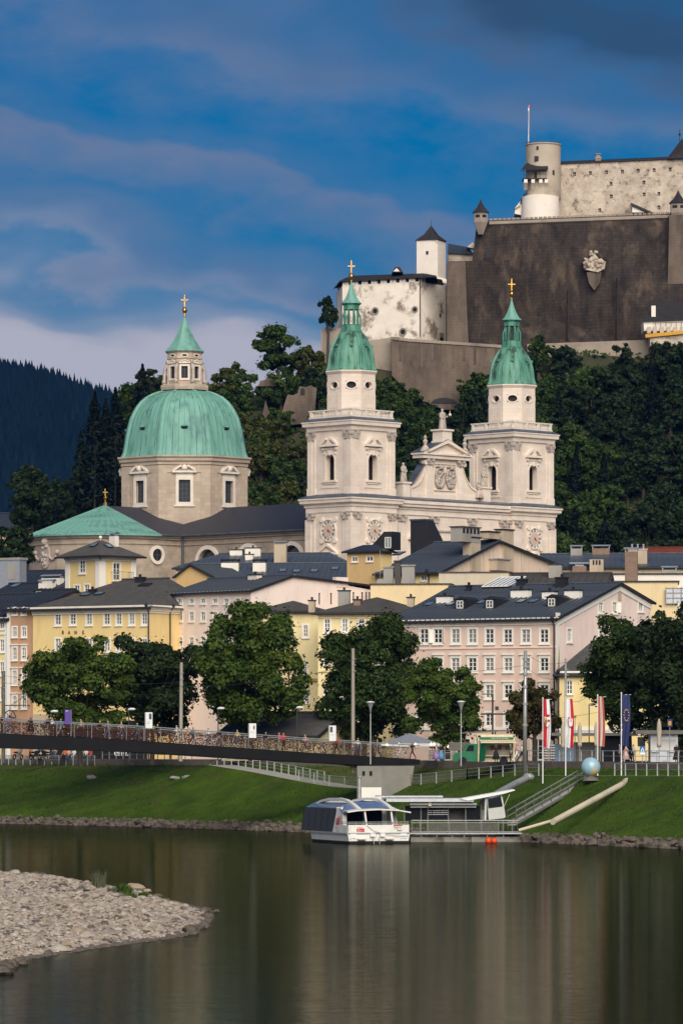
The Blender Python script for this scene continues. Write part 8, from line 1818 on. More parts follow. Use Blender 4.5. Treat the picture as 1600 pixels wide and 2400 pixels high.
# ================================================================== landing stage
Yd=357.0;k_=Yd / F;o=thing('landing_stage','floating landing stage with glass shelter and flat canopy beside the boat','pier',(X(1090,Yd),Yd,0));dd=Vector((0.0,1.0,0))
pm('dark_glass',(0.009,0.011,0.014),(0.018,0.020,0.024),0.6,0.25,spec=0.08);pm('hull_grey',(0.24,0.225,0.20),(0.17,0.16,0.14),1.0,0.8,c3=(0.07,0.062,0.05),scale3=0.9,t3=(0.5,0.65));pm('frost_panel',(0.52,0.52,0.49),(0.45,0.45,0.42),1,0.5);pm('float_orange',(0.75,0.085,0.015),(0.65,0.06,0.01),2,0.4);pm('hull_white',(0.76,0.74,0.69),(0.69,0.66,0.60),0.8,0.4,c3=(0.48,0.43,0.36),scale3=0.8,t3=(0.6,0.8),spec=0.4);pm('hull_black',(0.012,0.012,0.012));pm('solar',(0.10,0.15,0.28),(0.16,0.22,0.36),1.5,0.15,spec=0.6);pm('boat_red',(0.55,0.015,0.02),(0.5,0.012,0.016))
def DB(name,px0,px1,y0,y1,mat,ya=0.0,yb=4.0,par=None): b=MB();b.box(X(px0,Yd),X(px1,Yd),Yd + ya,Yd + yb,Z(y1,Yd),Z(y0,Yd));return b.build(name,MT[mat],par or o)
for i,(a,c) in enumerate(((962,1039),(1040,1103),(1104,1160),(1161,1219))): DB('pontoon',a,c,1962,1975.5,'hull_grey',0.0,5.5)
DB('deck',958,1222,1952.5,1955.5,'steel',-0.3,5.6)
for px in (986,1022,1058,1086,1140,1178): DB('deck_strut',px,px + 3,1955,1963,'steel_grey',0.1,0.4)
b=MB();n=34
for k in range(n): px=962 + (1212 - 962) * k / (n - 1);b.tube([(X(px,Yd),Yd - 0.15,Z(1953,Yd)),(X(px,Yd),Yd - 0.15,Z(1925,Yd))],0.014,4)
b.build('railing_bar',MT['mast_dark'],o,'stuff')
for py,r in ((1923.5,0.045),(1929,0.03),(1950,0.025)): b=MB();b.tube([(X(964,Yd),Yd - 0.15,Z(py,Yd)),(X(1213,Yd),Yd - 0.15,Z(py,Yd))],r,5);b.build('rail',MT['steel'],o)
for px in (965,983,1001,1052,1092,1128,1168,1178,1200): b=MB();b.tube([(X(px,Yd),Yd - 0.15,Z(1953,Yd)),(X(px,Yd),Yd - 0.15,Z(1923,Yd))],0.04,5);b.build('post',MT['steel'],o)
for a,c in ((1002,1051),(1053,1091),(1093,1127),(1129,1167)): DB('mesh_infill',a,c,1931,1951,'wire_dark',-0.12,-0.10)
for a,c in ((948,986),(988,1002),(1004,1050),(1094,1127)): g=DB('glass_pane',a,c,1890,1924,'dark_glass',1.6,1.68)
b=MB()
for r in range(3):
 for k in range(15):
  px=1005 + k * 3.05 + (1 if k > 2 else 0);c=Vector((X(px,Yd),Yd + 1.58,Z(1901 + r * 4.6,Yd)));b.box(c.x - 0.035,c.x + 0.035,c.y - 0.01,c.y,c.z - 0.03,c.z + 0.03)
b.build('dot_pattern',MT['sign_white'],o)
for px in (948,987,1003,1051,1092,1128): b=MB();b.tube([(X(px,Yd),Yd + 1.5,Z(1954,Yd)),(X(px,Yd),Yd + 1.5,Z(1886,Yd))],0.05,5);b.build('shelter_post',MT['steel'],o)
DB('inner_wall',1052,1092,1894,1930,'mast_dark',3.0,3.1);DB('counter',1095,1124,1914,1928,'bridge_black',1.8,2.6);DB('frost_panel',1122,1142,1900,1925,'frost_panel',1.9,2.0)
DB('shelter_fascia',962,1116,1888,1894,'frost_panel',1.0,4.5);DB('shelter_fascia',960,1117,1882.5,1887.5,'frost_panel',0.6,5.0);DB('small_placard',1003.5,1011,1880,1890,'flag_cream',0.45,0.55)
DB('flat_canopy',905,1110,1872,1880,'cap_metal',0.2,5.4);DB('canopy_upper',880,1038,1866,1870,'cap_metal',0.8,4.6)
b=MB();b.prism([P(1078,1873,Yd),P(1205,1851,Yd),P(1207,1853,Yd),P(1180,1861,Yd),P(1098,1877,Yd)],(0,4.5,0));b.build('wing_canopy',MT['sign_white'],o)
for a,c in (((1137,1924),(1138,1870)),((1147,1924),(1142,1870)),((1182,1916),(1174,1864))): b=MB();b.tube([P(*a,Yd + 0.6),P(*c,Yd + 0.6)],0.09,6);b.build('canopy_post',MT['sign_white'],o)
b=MB();b.prism([P(1145,1922,Yd),P(1182,1918,Yd),P(1180,1891,Yd),P(1144,1896,Yd)],(0,0.08,0));b.build('side_panel',MT['frost_panel'],o);b=MB();b.tube([P(1180,1892,Yd),P(1194,1862,Yd)],0.025,4);b.build('stay_rod',MT['flag_cream'],o);b=MB();b.prism([P(1144,1894,Yd),P(1178,1890,Yd),P(1173,1868,Yd),P(1143,1873,Yd)],(0,0.05,0));b.build('glass_pane',MT['dark_glass'],o)
for lab,px,py,r in (('larger orange mooring buoy at the landing stage, left of the pair',1144,1970,0.27),('smaller orange mooring buoy at the landing stage, right of the pair',1158,1971.5,0.25)): b=MB();b.smooth=True;c=P(px,py,352.5);c.z=r * 0.72;b.ball(c,r,16,10);b.lathe([(0.06,r * 0.9),(0.06,r * 1.15)],6,c);setp(b.build('mooring_buoy',MT['float_orange'],None),lab,'buoy')
# ================================================================== excursion boat
bo=Vector((X(815,350.0),350.0,0));ea=Vector((-0.31,0.951,0));es=Vector((0.951,0.31,0));LB,WB=14.0,5.35
t=thing('excursion_boat','white excursion boat with dark side windows moored by the landing stage','boat',tuple(bo + ea * 7 + es * 2.7))
def q_(a,s,z): return bo + ea * a + es * s + Vector((0,0,z))
MB_=Matrix(((es.x,ea.x,0,bo.x),(es.y,ea.y,0,bo.y),(0,0,1,0),(0,0,0,1)))
def hullring(z,ins,bow):
 pts=[(ins,0),(WB - ins,0),(WB - ins,LB * 0.72),(WB * 0.82,LB * 0.9 + bow),(WB * 0.5,LB + bow),(WB * 0.18,LB * 0.9 + bow),(ins,LB * 0.72)];return [(x,y,z) for x,y in pts]
def loft(name,rings,mat,cap=True): b=MB(MB_);n=len(rings[0]);b.add([p for r in rings for p in r],[(j * n + i,j * n + (i + 1) % n,(j + 1) * n + (i + 1) % n,(j + 1) * n + i) for j in range(len(rings) - 1) for i in range(n)] + ([tuple(range((len(rings) - 1) * n,len(rings) * n))] if cap else []));return b.build(name,MT[mat],t)
loft('boot_stripe',[hullring(-0.3,0.25,-0.3),hullring(0.22,0.12,0)],'hull_black');loft('hull',[hullring(0.2,0.1,0),hullring(0.75,0.0,0.3)],'hull_white');loft('rubbing_strake',[hullring(0.75,-0.08,0.4),hullring(0.88,-0.08,0.4),hullring(0.9,0.1,0.2)],'steel_grey')
def bx_(name,x0,x1,y0,y1,z0,z1,mat,m=None): b=MB(MB_);b.box(x0,x1,y0,y1,z0,z1);return b.build(name,MT[mat] if not m else m,t)
bx_('stern_bulwark',0.05,WB - 0.05,0.0,0.18,0.86,1.55,'hull_white');bx_('side_bulwark',0.03,0.2,0.18,3.2,0.86,1.5,'hull_white');bx_('side_bulwark',WB - 0.2,WB - 0.03,0.18,3.2,0.86,1.5,'hull_white')
b=MB(MB_);b.prism([(0.1,1.6,0.88),(0.1,4.4,0.88),(0.35,4.0,2.9),(0.35,2.9,2.95),(0.2,2.0,2.2)],(0.35,0,0));b.build('quarter_panel',MT['hull_white'],t);b=MB(MB_);b.prism([(WB - 0.1,2.2,0.88),(WB - 0.1,4.4,0.88),(WB - 0.35,4.0,2.9),(WB - 0.35,3.0,2.95)],(-0.35,0,0));b.build('quarter_panel',MT['hull_white'],t)
for k in range(5): y0=4.4 + k * 1.7;b=MB(MB_);b.prism([(0.08,y0,0.9),(0.08,y0 + 1.62,0.9),(0.34,y0 + 1.62,2.85),(0.34,y0,2.85)],(0.06,0,0));b.build('side_window',MT['dark_glass'],t);b=MB(MB_);b.prism([(0.07,y0 + 1.62,0.9),(0.07,y0 + 1.7,0.9),(0.33,y0 + 1.7,2.85),(0.33,y0 + 1.62,2.85)],(0.1,0,0));b.build('window_post',MT['hull_black'],t)
bx_('cabin_wall',0.6,WB - 0.5,12.9,13.0,0.9,2.8,'dark_glass');bx_('starboard_window',WB - 0.45,WB - 0.35,4.4,12.9,0.9,2.85,'dark_glass');bx_('aft_bulkhead',0.4,WB - 0.4,4.2,4.32,0.9,2.95,'hull_white');bx_('aft_window',1.35,2.55,4.1,4.2,1.2,2.75,'dark_glass');bx_('aft_door',2.75,4.2,4.08,4.2,0.9,2.75,'dark_glass')
for x in (1.3,2.6,3.45,4.25): bx_('door_frame',x - 0.05,x + 0.05,4.02,4.1,0.9,2.8,'hull_black')
bx_('aft_deck',0.2,WB - 0.2,0.18,4.2,0.84,0.9,'mast_dark')
# curved roof: solar strips along the side, white arched beams, blue glass aft
for k in range(9): y0=4.3 + k * 0.95;b=MB(MB_);b.add([(0.42,y0,2.88),(0.42,y0 + 0.88,2.88),(1.35,y0 + 0.88,3.3),(1.35,y0,3.3)],[(0,1,2,3)]);b.build('roof_panel',MT['solar'],t)
b=MB(MB_);prof=[(0.5,2.83),(1.35,3.27),(1.9,3.42),(WB / 2,3.5),(WB - 1.9,3.42),(WB - 1.35,3.27),(WB - 0.5,2.83)];n=len(prof);b.add([(x,y,z - (0.12 if y > 12 else 0)) for y in (4.0,13.2) for x,z in prof],[(i,i + 1,n + i + 1,n + i) for i in range(n - 1)]);b.build('roof',MT['hull_white'],t)
for sx in (1.25,WB - 1.25):
 b=MB(MB_);arc=[(12.9,2.95),(11.0,3.35),(8.5,3.58),(6.0,3.62),(4.0,3.5),(2.2,3.15),(0.5,2.72)];
 for i in range(len(arc) - 1): b.add([(sx + dx,y,z + dz) for y,z in (arc[i],arc[i + 1]) for dx,dz in ((-0.16,-0.1),(0.16,-0.1),(0.16,0.1),(-0.16,0.1))],[(0,1,5,4),(1,2,6,5),(2,3,7,6),(3,0,4,7)])
 b.build('arched_beam',MT['hull_white'],t)
b=MB(MB_);b.add([(1.42,3.6,3.42),(WB - 1.42,3.6,3.42),(WB - 1.42,1.2,2.92),(1.42,1.2,2.92)],[(0,1,2,3)]);b.build('aft_skylight',MT['solar'],t);b=MB(MB_);b.add([(1.1,3.6,3.3),(0.3,3.2,2.8),(0.1,1.6,2.6),(1.1,1.2,2.85)],[(0,1,2,3)]);b.build('side_skylight',MT['solar'],t);b=MB(MB_);b.add([(WB - 1.1,3.6,3.3),(WB - 0.3,3.2,2.8),(WB + 0.1,1.4,2.55),(WB - 1.1,1.2,2.85)],[(0,1,2,3)]);b.build('side_skylight',MT['solar'],t)
b=MB(MB_);pr=[(0.0,2.55),(0.9,2.68),(WB / 2,2.76),(WB - 0.9,2.68),(WB + 0.15,2.5)];n=5;b.add([(x,y,z + dz) for y,dz in ((0.1,0),(0.1,0.1),(1.3,0.14),(1.3,0.02)) for x,z in pr],[(j * n + i,j * n + i + 1,((j + 1) % 4) * n + i + 1,((j + 1) % 4) * n + i) for j in range(4) for i in range(n - 1)]);b.build('stern_visor',MT['hull_white'],t)
for sx in (1.62,WB - 1.45): b=MB(MB_);b.tube([(sx + 0.1,0.1,1.0),(sx - 0.05,0.35,2.7)],0.085,6);b.build('visor_post',MT['hull_white'],t)
for z in (1.78,1.66): b=MB(MB_);b.tube([(0.1,3.0,z),(0.1,0.1,z),(WB - 0.1,0.1,z),(WB - 0.1,2.6,z)],0.028,5);b.build('taffrail',MT['steel'],t)
for k in range(9): x=0.1 + (WB - 0.2) * k / 8;b=MB(MB_);b.tube([(x,0.1,1.5),(x,0.1,1.78)],0.022,4);b.build('rail_post',MT['steel'],t)
for x in (0.45,WB - 0.55): b=MB(MB_);b.prism([(x - 0.26,-0.07,0.4),(x,-0.07,0.5),(x + 0.26,-0.07,0.4),(x + 0.26,-0.07,0.82),(x - 0.26,-0.07,0.82)],(0,0.07,0));b.build('fairlead',MT['sign_white'],t)
for x in (1.9,2.75): bx_('stern_step',x,x + 0.4,-0.25,0,0.58,0.85,'sign_white')
for x in (1.1,3.5): bx_('swim_grate',x - 0.3,x + 0.4,-0.35,0,0.34,0.42,'flag_cream')
for x in (2.15,2.65): b=MB(MB_);b.tube([(x,-0.12,0.5),(x + 0.05,-0.2,-0.1)],0.03,5);b.build('ladder_rail',MT['steel'],t)
b=MB(MB_);b.tube([(1.6,0.0,1.5),(2.2,-0.1,1.05),(3.2,-0.15,0.75),(4.2,-0.12,0.62),(5.2,-0.1,0.62)],0.018,4);b.build('mooring_line',MT['lamp_pole_dark'],t)
def lettering(txt,x,z,size,mat,y=-0.008,face='stern',bold=0.0):
 me=text_mesh(txt,size,0.004,'LEFT',bold);o=place('lettering',me,MT[mat],t,q_(y,x,z) if face =='stern' else q_(x,y,z));o.rotation_euler=(R(90),0,math.atan2(es.y,es.x)) if face =='stern' else (R(90) ,0,math.atan2(-ea.y,-ea.x));return o
bx_('red_plate',0.75,1.42,-0.012,0.0,0.98,1.25,'boat_red');lettering('salzburg',0.82,1.34,0.13,'boat_red');lettering('stille',0.79,1.19,0.11,'sign_white',-0.02);lettering('Wasserstadt',0.79,1.11,0.10,'sign_white',-0.02);lettering('hautnah',0.79,1.03,0.10,'sign_white',-0.02)
bx_('red_tab',3.95,4.7,-0.012,0.0,1.44,1.53,'boat_red');lettering('Salzburg',3.97,1.33,0.19,'ink');lettering('aus erster',3.98,1.2,0.10,'ink');lettering('Hand',4.25,1.07,0.19,'ink',-0.008,'stern',0.006)
lettering('Amadeus',3.55,1.30,0.26,'ink_grey',0.02,'side');lettering('Salzburg',3.3,1.06,0.26,'ink_grey',0.02,'side');o=lettering('Stiegl',3.6,1.75,0.62,'boat_red',0.10,'side',0.01);o.rotation_euler=(R(78),R(-20),math.atan2(-ea.y,-ea.x));b=MB(MB_);b.prism([(0.13,3.55,1.48),(0.13,2.95,1.48),(0.16,3.0,1.75),(0.16,3.4,1.68)],(-0.03,0,0));b.build('red_mark',MT['boat_red'],t)
# ================================================================== people, stalls, vehicles
def pmx(n,c,r=0.7,e=None):
 if n not in MT: pm(n,c,None,3,r,emis=e)
 return MT[n]
SKIN=pmx('skin',(0.46,0.27,0.19));HAIR={'k': pmx('hair_black',(0.02,0.016,0.014)),'b': pmx('hair_blond',(0.45,0.27,0.11)),'g': pmx('hair_grey',(0.35,0.33,0.31)),'n': pmx('hair_brown',(0.09,0.05,0.03)),'o': pmx('cap_orange',(0.62,0.26,0.04))}
CLO=dict(white=(0.74,0.72,0.69),black=(0.018,0.018,0.02),grey=(0.22,0.22,0.23),jean=(0.10,0.14,0.24),purple=(0.30,0.20,0.42),red=(0.62,0.05,0.03),pink=(0.70,0.12,0.28),rose=(0.65,0.42,0.40),orange=(0.75,0.17,0.02),yellow=(0.68,0.55,0.20),beige=(0.50,0.40,0.28),green=(0.06,0.16,0.12),blue=(0.10,0.28,0.50),maroon=(0.10,0.02,0.03))
def cl(n): return pmx('cloth_' + n,CLO[n],0.85)
def body(pose,skirt=False):
 """one continuous skinned figure 1.75 m tall facing +x; slots skin, top, legs, hair, shoes"""
 J={'pel': (0,0,.95),'wst': (0,0,1.1),'cst': (.01,0,1.3),'nck': (0,0,1.47),'hd': (.02,0,1.58),'crn': (.01,0,1.70)}
 for s,n in ((1,'l'),(-1,'r')):
  sw={'stand': .05,'walk': .30,'sit': 0,'ride': 0}[pose] * s
  J.update({'sh' + n: (0,.17 * s,1.40),'el' + n: (-.05 - sw * .5,.24 * s,1.14),'wr' + n: (.06 - sw * .7,.23 * s,.92),'hn' + n: (.09 - sw * .75,.22 * s,.83),'hp' + n: (0,.09 * s,.90),'kn' + n: (.03 + sw * .75,.10 * s,.50),'an' + n: (-.03 + sw * (1.1 if sw > 0 else 1.5),.10 * s,.09 if sw >=0 else .16),'to' + n: (.13 + sw * (1.1 if sw > 0 else 1.4),.11 * s,.04)})
  if pose in ('sit','ride'):
   J['kn' + n]=(.42,.12 * s,.92 if pose =='sit' else .70 + .18 * s);J['an' + n]=(.40,.12 * s,.50) if pose =='sit' else (.22,.12 * s,.32 + .18 * s);J['to' + n]=(.55,.12 * s,.46) if pose =='sit' else (.36,.12 * s,.27 + .18 * s)
   J['el' + n]=(.12,.24 * s,1.16);J['wr' + n]=(.34 if pose =='sit' else .42,.2 * s,1.02);J['hn' + n]=(.42 if pose =='sit' else .52,.2 * s,1.02)
 E=[('pel','wst',1),('wst','cst',1),('cst','nck',1),('nck','hd',0),('hd','crn',0)]
 for n in 'lr': E +=[('cst','sh' + n,1),('sh' + n,'el' + n,1),('el' + n,'wr' + n,0),('wr' + n,'hn' + n,0),('pel','hp' + n,2),('hp' + n,'kn' + n,2),('kn' + n,'an' + n,2),('an' + n,'to' + n,4)]
 rad=dict(pel=.155,wst=.13,cst=.155,nck=.06,hd=.095,crn=.075,sh=.075,el=.05,wr=.036,hn=.045,hp=.105,kn=.07,an=.045,to=.04);ks=list(J);dz=-.45 if pose =='sit' else 0
 me=bpy.data.meshes.new('person');me.from_pydata([(J[k][0],J[k][1],J[k][2] + dz) for k in ks],[(ks.index(a),ks.index(c)) for a,c,_ in E],[]);o=bpy.data.objects.new('tmp',me);col.objects.link(o);o.modifiers.new('s','SKIN');m2=o.modifiers.new('u','SUBSURF');m2.levels=1
 for i,k in enumerate(ks): r=rad[k if k in rad else k[:2]];me.skin_vertices[0].data[i].radius=(r,r * (1.15 if k in ('cst','pel','wst') else 1));me.skin_vertices[0].data[i].use_root=k =='pel'
 out=bpy.data.meshes.new_from_object(o.evaluated_get(bpy.context.evaluated_depsgraph_get()));bpy.data.objects.remove(o);seg=[(Vector(J[a]) + Vector((0,0,dz)),Vector(J[c]) + Vector((0,0,dz)),r) for a,c,r in E]
 for p in out.polygons:
  c=p.center;best=9
  for a,d,r in seg:
   e=d - a;t=max(0,min(1,(c - a).dot(e) / e.length_squared));dd=(c - a - e * t).length
   if dd < best: best=dd;p.material_index=r
  if c.z > 1.50 + dz and (c.z > 1.66 + dz or c.x < -.015): p.material_index=3
  p.use_smooth=True
 return out
BOD={p: body(p) for p in ('stand','walk','sit','ride')}
sk=MB();sk.smooth=True;sk.lathe([(.36,.28),(.26,.7),(.17,1.02),(.14,1.1)],14);SKIRT=sk.mesh('skirt');sk=MB();sk.smooth=True;sk.ball((-.17,0,1.22),.2,10,8,(.6,.85,1.15));PACK=sk.mesh('backpack')
FACE=MB();[FACE.ball((.108,s * .035,1.60),.012,6,4) for s in (-1,1)];FACE.ball((.125,0,1.57),.016,6,4);FACE.box(.105,.115,-.025,.025,1.525,1.535);FACE=FACE.mesh('face')
def person(label,pos,face,pose,top,legs,hair='k',skirt=None,pack=None,h=1.0):
 o=place('person',BOD[pose],[SKIN,cl(top),cl(legs),HAIR[hair],cl('black')],None,pos,R(face),(h,h,h));setp(o,label,'person')
 fo=child('face',FACE,HAIR['k'],o)
 if pose =='sit': fo.location=(0,0,-.45)
 if skirt: child('skirt',SKIRT,cl(skirt),o)
 if pack: child('backpack',PACK,cl(pack),o)
 return o
def onb(px,w): t=bt_of(px,w);return bp(t,w,deck_z(t) + 0.05)
ANG=math.degrees(math.atan2(BD.y,BD.x))
for a in (('person in dark coat at the left end of the bridge',4,1.5,0,'stand','black','black','k'),('person in purple jacket near the left end of the bridge',19,1.2,0,'walk','purple','grey','k'),('woman in long black dress walking on the bridge',72,1.0,180,'walk','black','black','k','black'),('person in dark top behind the cyclist on the bridge',112,2.6,0,'walk','black','grey','n'),
  ('person in dark clothes with orange cap on the bridge',234,2.2,180,'walk','black','black','o'),('person in grey shirt and jeans on the bridge',253,1.2,0,'walk','grey','jean','n'),('blond woman in beige top on the bridge',284,1.0,180,'walk','beige','jean','b'),('person in black clothes right of the leftmost white poster board',369,1.6,180,'stand','black','black','b'),
  ('runner in white shirt and pale shorts on the bridge',414,1.0,0,'walk','white','white','b'),('person in white top walking left of the bald man',489,1.6,0,'walk','white','jean','n'),('bald man in black on the bridge',514,1.3,180,'walk','black','jean','g'),('person in pink top beside the red jacket on the bridge',654,1.0,0,'stand','pink','grey','k'),
  ('person in bright red-orange jacket with dark backpack on the bridge',664,1.0,90,'stand','red','black','k',None,'black'),('person in red jacket and dark trousers right of the last poster board',789,1.2,0,'walk','red','black','k'),('person in white at the right end of the bridge',938,1.4,180,'walk','white','white','k'),('fair-haired person in black top at the right end of the bridge',966,1.8,0,'walk','black','maroon','b'),
  ('person in blue top left of the purple banner',142,3.2,180,'walk','blue','grey','n'),('person in beige coat right of the purple banner',190,1.4,0,'walk','beige','black','g'),('person in green top left of the leftmost white poster board',322,2.4,0,'walk','green','jean','k'),('person in grey coat midway between runner and white-topped walker',452,2.8,180,'walk','grey','black','n'),('person in yellow top left of the middle poster board',556,1.5,0,'walk','yellow','jean','n'),
  ('person in black jacket right of the middle poster board',622,2.0,180,'walk','black','grey','k'),('person in rose top between red-orange jacket and last poster board',715,1.4,0,'walk','rose','jean','b'),('person in dark blue jeans and white shirt near the tall concrete mast',838,1.2,180,'walk','white','jean','k'),('person in grey top right of the tall concrete mast on the bridge',884,2.2,0,'walk','grey','black','n')):
 person(a[0],onb(a[1],a[2]),a[3] + ANG,*a[4:])
def bike(label,pos,rz,mat):
 o=thing('bicycle',label,'bicycle',pos);M=Matrix.Translation(pos) @ Matrix.Rotation(R(rz),4,'Z')
 for x in (-.52,.52):
  b=MB(M);b.tube([(x + .33 * math.cos(k * .3927),0,.34 + .33 * math.sin(k * .3927)) for k in range(17)],.022,5,cap=False);w=b.build('wheel',MT['bridge_black'],o);b=MB(M)
  for k in range(8): b.tube([(x,0,.34),(x + .32 * math.cos(k * .785),0,.34 + .32 * math.sin(k * .785))],.005,3)
  b.build('spokes',MT['steel'],w)
 b=MB(M);[b.tube([p,q],.02,5) for p,q in (((-.52,0,.34),(-.1,0,.32)),((-.1,0,.32),(-.2,0,.85)),((-.52,0,.34),(-.18,0,.78)),((-.1,0,.32),(.38,0,.75)),((-.18,0,.78),(.36,0,.85)),((.36,0,.95),(.52,0,.34)))];b.build('frame',cl(mat),o);b=MB(M);b.tube([(.36,-.28,1.02),(.36,0,.95),(.36,.28,1.02)],.016,5);b.build('handlebar',MT['steel'],o);b=MB(M);b.ball((-.21,0,.88),.13,8,5,(1,.55,.3));b.build('saddle',MT['bridge_black'],o)
bike('bicycle ridden by the person in white shirt on the bridge',onb(124,1.1),ANG + 180,'maroon');person('cyclist in white shirt and dark shorts on the bridge',onb(121.5,1.1),ANG + 180,'ride','white','black','k');bike('bicycle at the left end of the bridge',onb(26,1.6),ANG,'grey')
def st(px,Y,dz=0.0): return Vector((X(px,Y),Y,STREET + 0.02 + dz))
for a in (('woman in yellow top and jeans on the street under the bridge',129,470,250,'stand','yellow','jean','n'),('person in dark clothes right of the motorcycles',70,468,0,'sit','maroon','black','n'),('person in black on the street behind the seated people',172,474,270,'stand','black','black','k'),('person in dark coat left of the white-shirted seated person',190,473,270,'stand','black','grey','k'),('woman in black dress at the food truck counter',1162,396,90,'stand','black','black','n','black'),
  ('person in purple skirt left of the green truck',1022,398,0,'stand','rose','purple','n','purple'),('person in blue skirt left of the green truck',1033,398.5,200,'stand','black','blue','k','blue'),('person in dark green at the right end of the food truck',1196,397,200,'stand','green','black','g'),('person in rose top right of the food truck',1211,397,0,'walk','rose','white','n'),('person in white and black behind the steel mast',1222,397,0,'walk','white','black','k'),
  ('person in purple top in front of the dark cafe',1452,392,180,'stand','purple','black','k'),('person in rose dress beside the blue flag',1466,391,180,'walk','rose','rose','n','rose'),('person in white shirt right of the blue flag',1484,394,200,'stand','white','black','k'),('person in long black coat at the right edge by the kiosk',1585,383,250,'stand','black','black','n','black')): person(a[0],st(a[1],a[2]),*a[3:])
for lab,px,top,legs,hr in (('seated person in orange jacket under the bridge',152,'orange','black','g'),('seated person in rose top under the bridge',161,'rose','jean','n'),('seated person in white top under the bridge',174,'white','white','k'),('seated person in white shirt with dark hair under the bridge',202,'white','black','k'),('seated person in red under the bridge',212,'red','grey','n')): person(lab,st(px,468,0.0),250,'sit',top,legs,hr)
b=MB();b.box(X(60,468.3),X(225,468.3),468.1,468.6,STREET + .34,STREET + .42)
for px in (64,100,140,180,220): b.box(X(px,468.3) - .06,X(px,468.3) + .06,468.15,468.55,STREET,STREET + .34)
setp(b.build('street_bench',MT['mast_dark'],None),'long low bench under the left end of the bridge','bench')
def moto(label,px,Y,rz,c):
 pos=st(px,Y);o=thing('motorcycle',label,'motorcycle',pos);M=Matrix.Translation(pos) @ Matrix.Rotation(R(rz),4,'Z')
 for x in (-.68,.68): b=MB(M);b.tube([(x + .26 * math.cos(k * .3927),0,.32 + .26 * math.sin(k * .3927)) for k in range(17)],.07,6,cap=False);b.build('wheel',MT['bridge_black'],o)
 b=MB(M);b.ball((.15,0,.82),.34,10,7,(1.1,.5,.6));b.box(-.3,.3,-.16,.16,.3,.65);b.tube([(.68,0,.32),(.45,0,1.05)],.05,6);b.ball((.58,0,.95),.2,8,6,(.8,.9,1));b.build('body',cl(c),o);b=MB(M);b.ball((-.4,0,.82),.3,10,6,(1.3,.5,.35));b.build('seat',MT['bridge_black'],o);b=MB(M);b.prism([(.62,-.2,1.08),(.62,.2,1.08),(.48,.15,1.42),(.48,-.15,1.42)],(.02,0,.01));b.build('windscreen',MT['cap_metal'],o);b=MB(M);b.tube([(.42,-.36,1.08),(.45,0,1.04),(.42,.36,1.08)],.025,5);b.build('handlebar',MT['steel'],o)
for a in (('grey motorcycle parked leftmost under the bridge',42,470,60,'grey'),('black motorcycle with pale tank, middle of the three under the bridge',83,471,50,'black'),('black motorcycle with windscreen, rightmost under the bridge',106,471,240,'black')): moto(*a)
# dark shop front below the bank, drawn taller to stand in for tree shade
h=HB;b=MB();sbox(b,h.pF,h.u(345),h.u(118),STREET,Z(1690,512),0,0.15);o=b.build('shop_front',MT['opening'],h.o);b=MB();sbox(b,h.pF,h.u(118),h.u(78),STREET,Z(1674,512),0,0.12);b.build('stone_plinth',MT['beige_wall'],h.o);o=place('lettering',text_mesh('enn.',1.3,0.03),MT['sign_white'],h.o,h.pF(h.u(287),Z(1764,508),0.2));o.rotation_euler=(R(90),0,math.atan2(-h.eu.y,-h.eu.x))
# food truck
YF=402.0;pmx('truck_green',(0.015,0.16,0.07),0.35);pmx('truck_cream',(0.72,0.62,0.40),0.5);t=thing('food_truck','green and cream food truck with open serving hatch','truck',(X(1130,YF),YF,STREET))
def FB(name,a,c,y0,y1,m,d0=0.0,d1=2.2): b=MB();b.box(X(a,YF),X(c,YF),YF + d0,YF + d1,Z(y1,YF),Z(y0,YF));return b.build(name,MT[m],t)
b=MB();b.prism([P(*p,YF) for p in ((1061,1785),(1118,1785),(1118,1744),(1096,1743),(1086,1760),(1064,1767))],(0,2.0,0));b.build('cab',MT['truck_green'],t);b=MB();b.prism([P(*p,YF) for p in ((1091,1761),(1110,1761),(1110,1747),(1098,1747))],(0,-0.03,0));b.build('cab_window',MT['dark_glass'],t)
for px in (1084,1180): b=MB();b.lathe([(.38,-.12),(.38,.12)],16);b.v=[(X(px,YF) + x,YF - .02 + z,Z(1784,YF) + y * 1) for x,y,z in b.v];b.build('wheel',MT['bridge_black'],t)
FB('body_rear',1119,1206,1724,1786,'truck_cream',1.2,2.2);FB('body_left',1119,1126,1724,1786,'truck_cream',0,1.2);FB('body_right',1202,1206,1724,1786,'truck_cream',0,1.2);FB('body_sill',1126,1202,1772,1786,'truck_cream',0,1.2);FB('body_roof',1117,1207,1722,1728,'truck_cream',0,2.2);FB('name_board',1122,1203,1728,1733,'truck_green',-0.05,0.1);FB('counter',1128,1202,1771,1773,'steel',-0.5,0.3);FB('menu_panel',1140,1196,1745,1768,'flag_cream',1.1,1.19)
for a in (1150,1166,1184): FB('picture',a,a + 9,1748,1758,'brick_chimney',1.05,1.09)
o=place('lettering',text_mesh('...mehr als nur ein Imbiss',0.17,0.004,'LEFT'),MT['sign_white'],t,(X(1149,YF),YF - 0.06,Z(1730.6,YF)));o.rotation_euler=(R(90),0,0)
b=MB();b.add([P(1122,1734,YF),P(1204,1734,YF),P(1210,1740,YF - 1.5),P(1126,1740,YF - 1.5),P(1210,1742,YF - 1.5),P(1126,1742,YF - 1.5)],[(0,1,2,3),(3,2,4,5)]);b.build('awning',MT['truck_cream'],t);b=MB();b.prism([P(1125,1738,YF - .3),P(1140,1741,YF - 1.2),P(1134,1784,YF - 1.2),P(1122,1786,YF - .3)],(.05,.05,0));b.build('side_tarp',MT['truck_green'],t);FB('box_van_rear',1053,1104,1740,1760,'mast_dark',2.4,4.0)
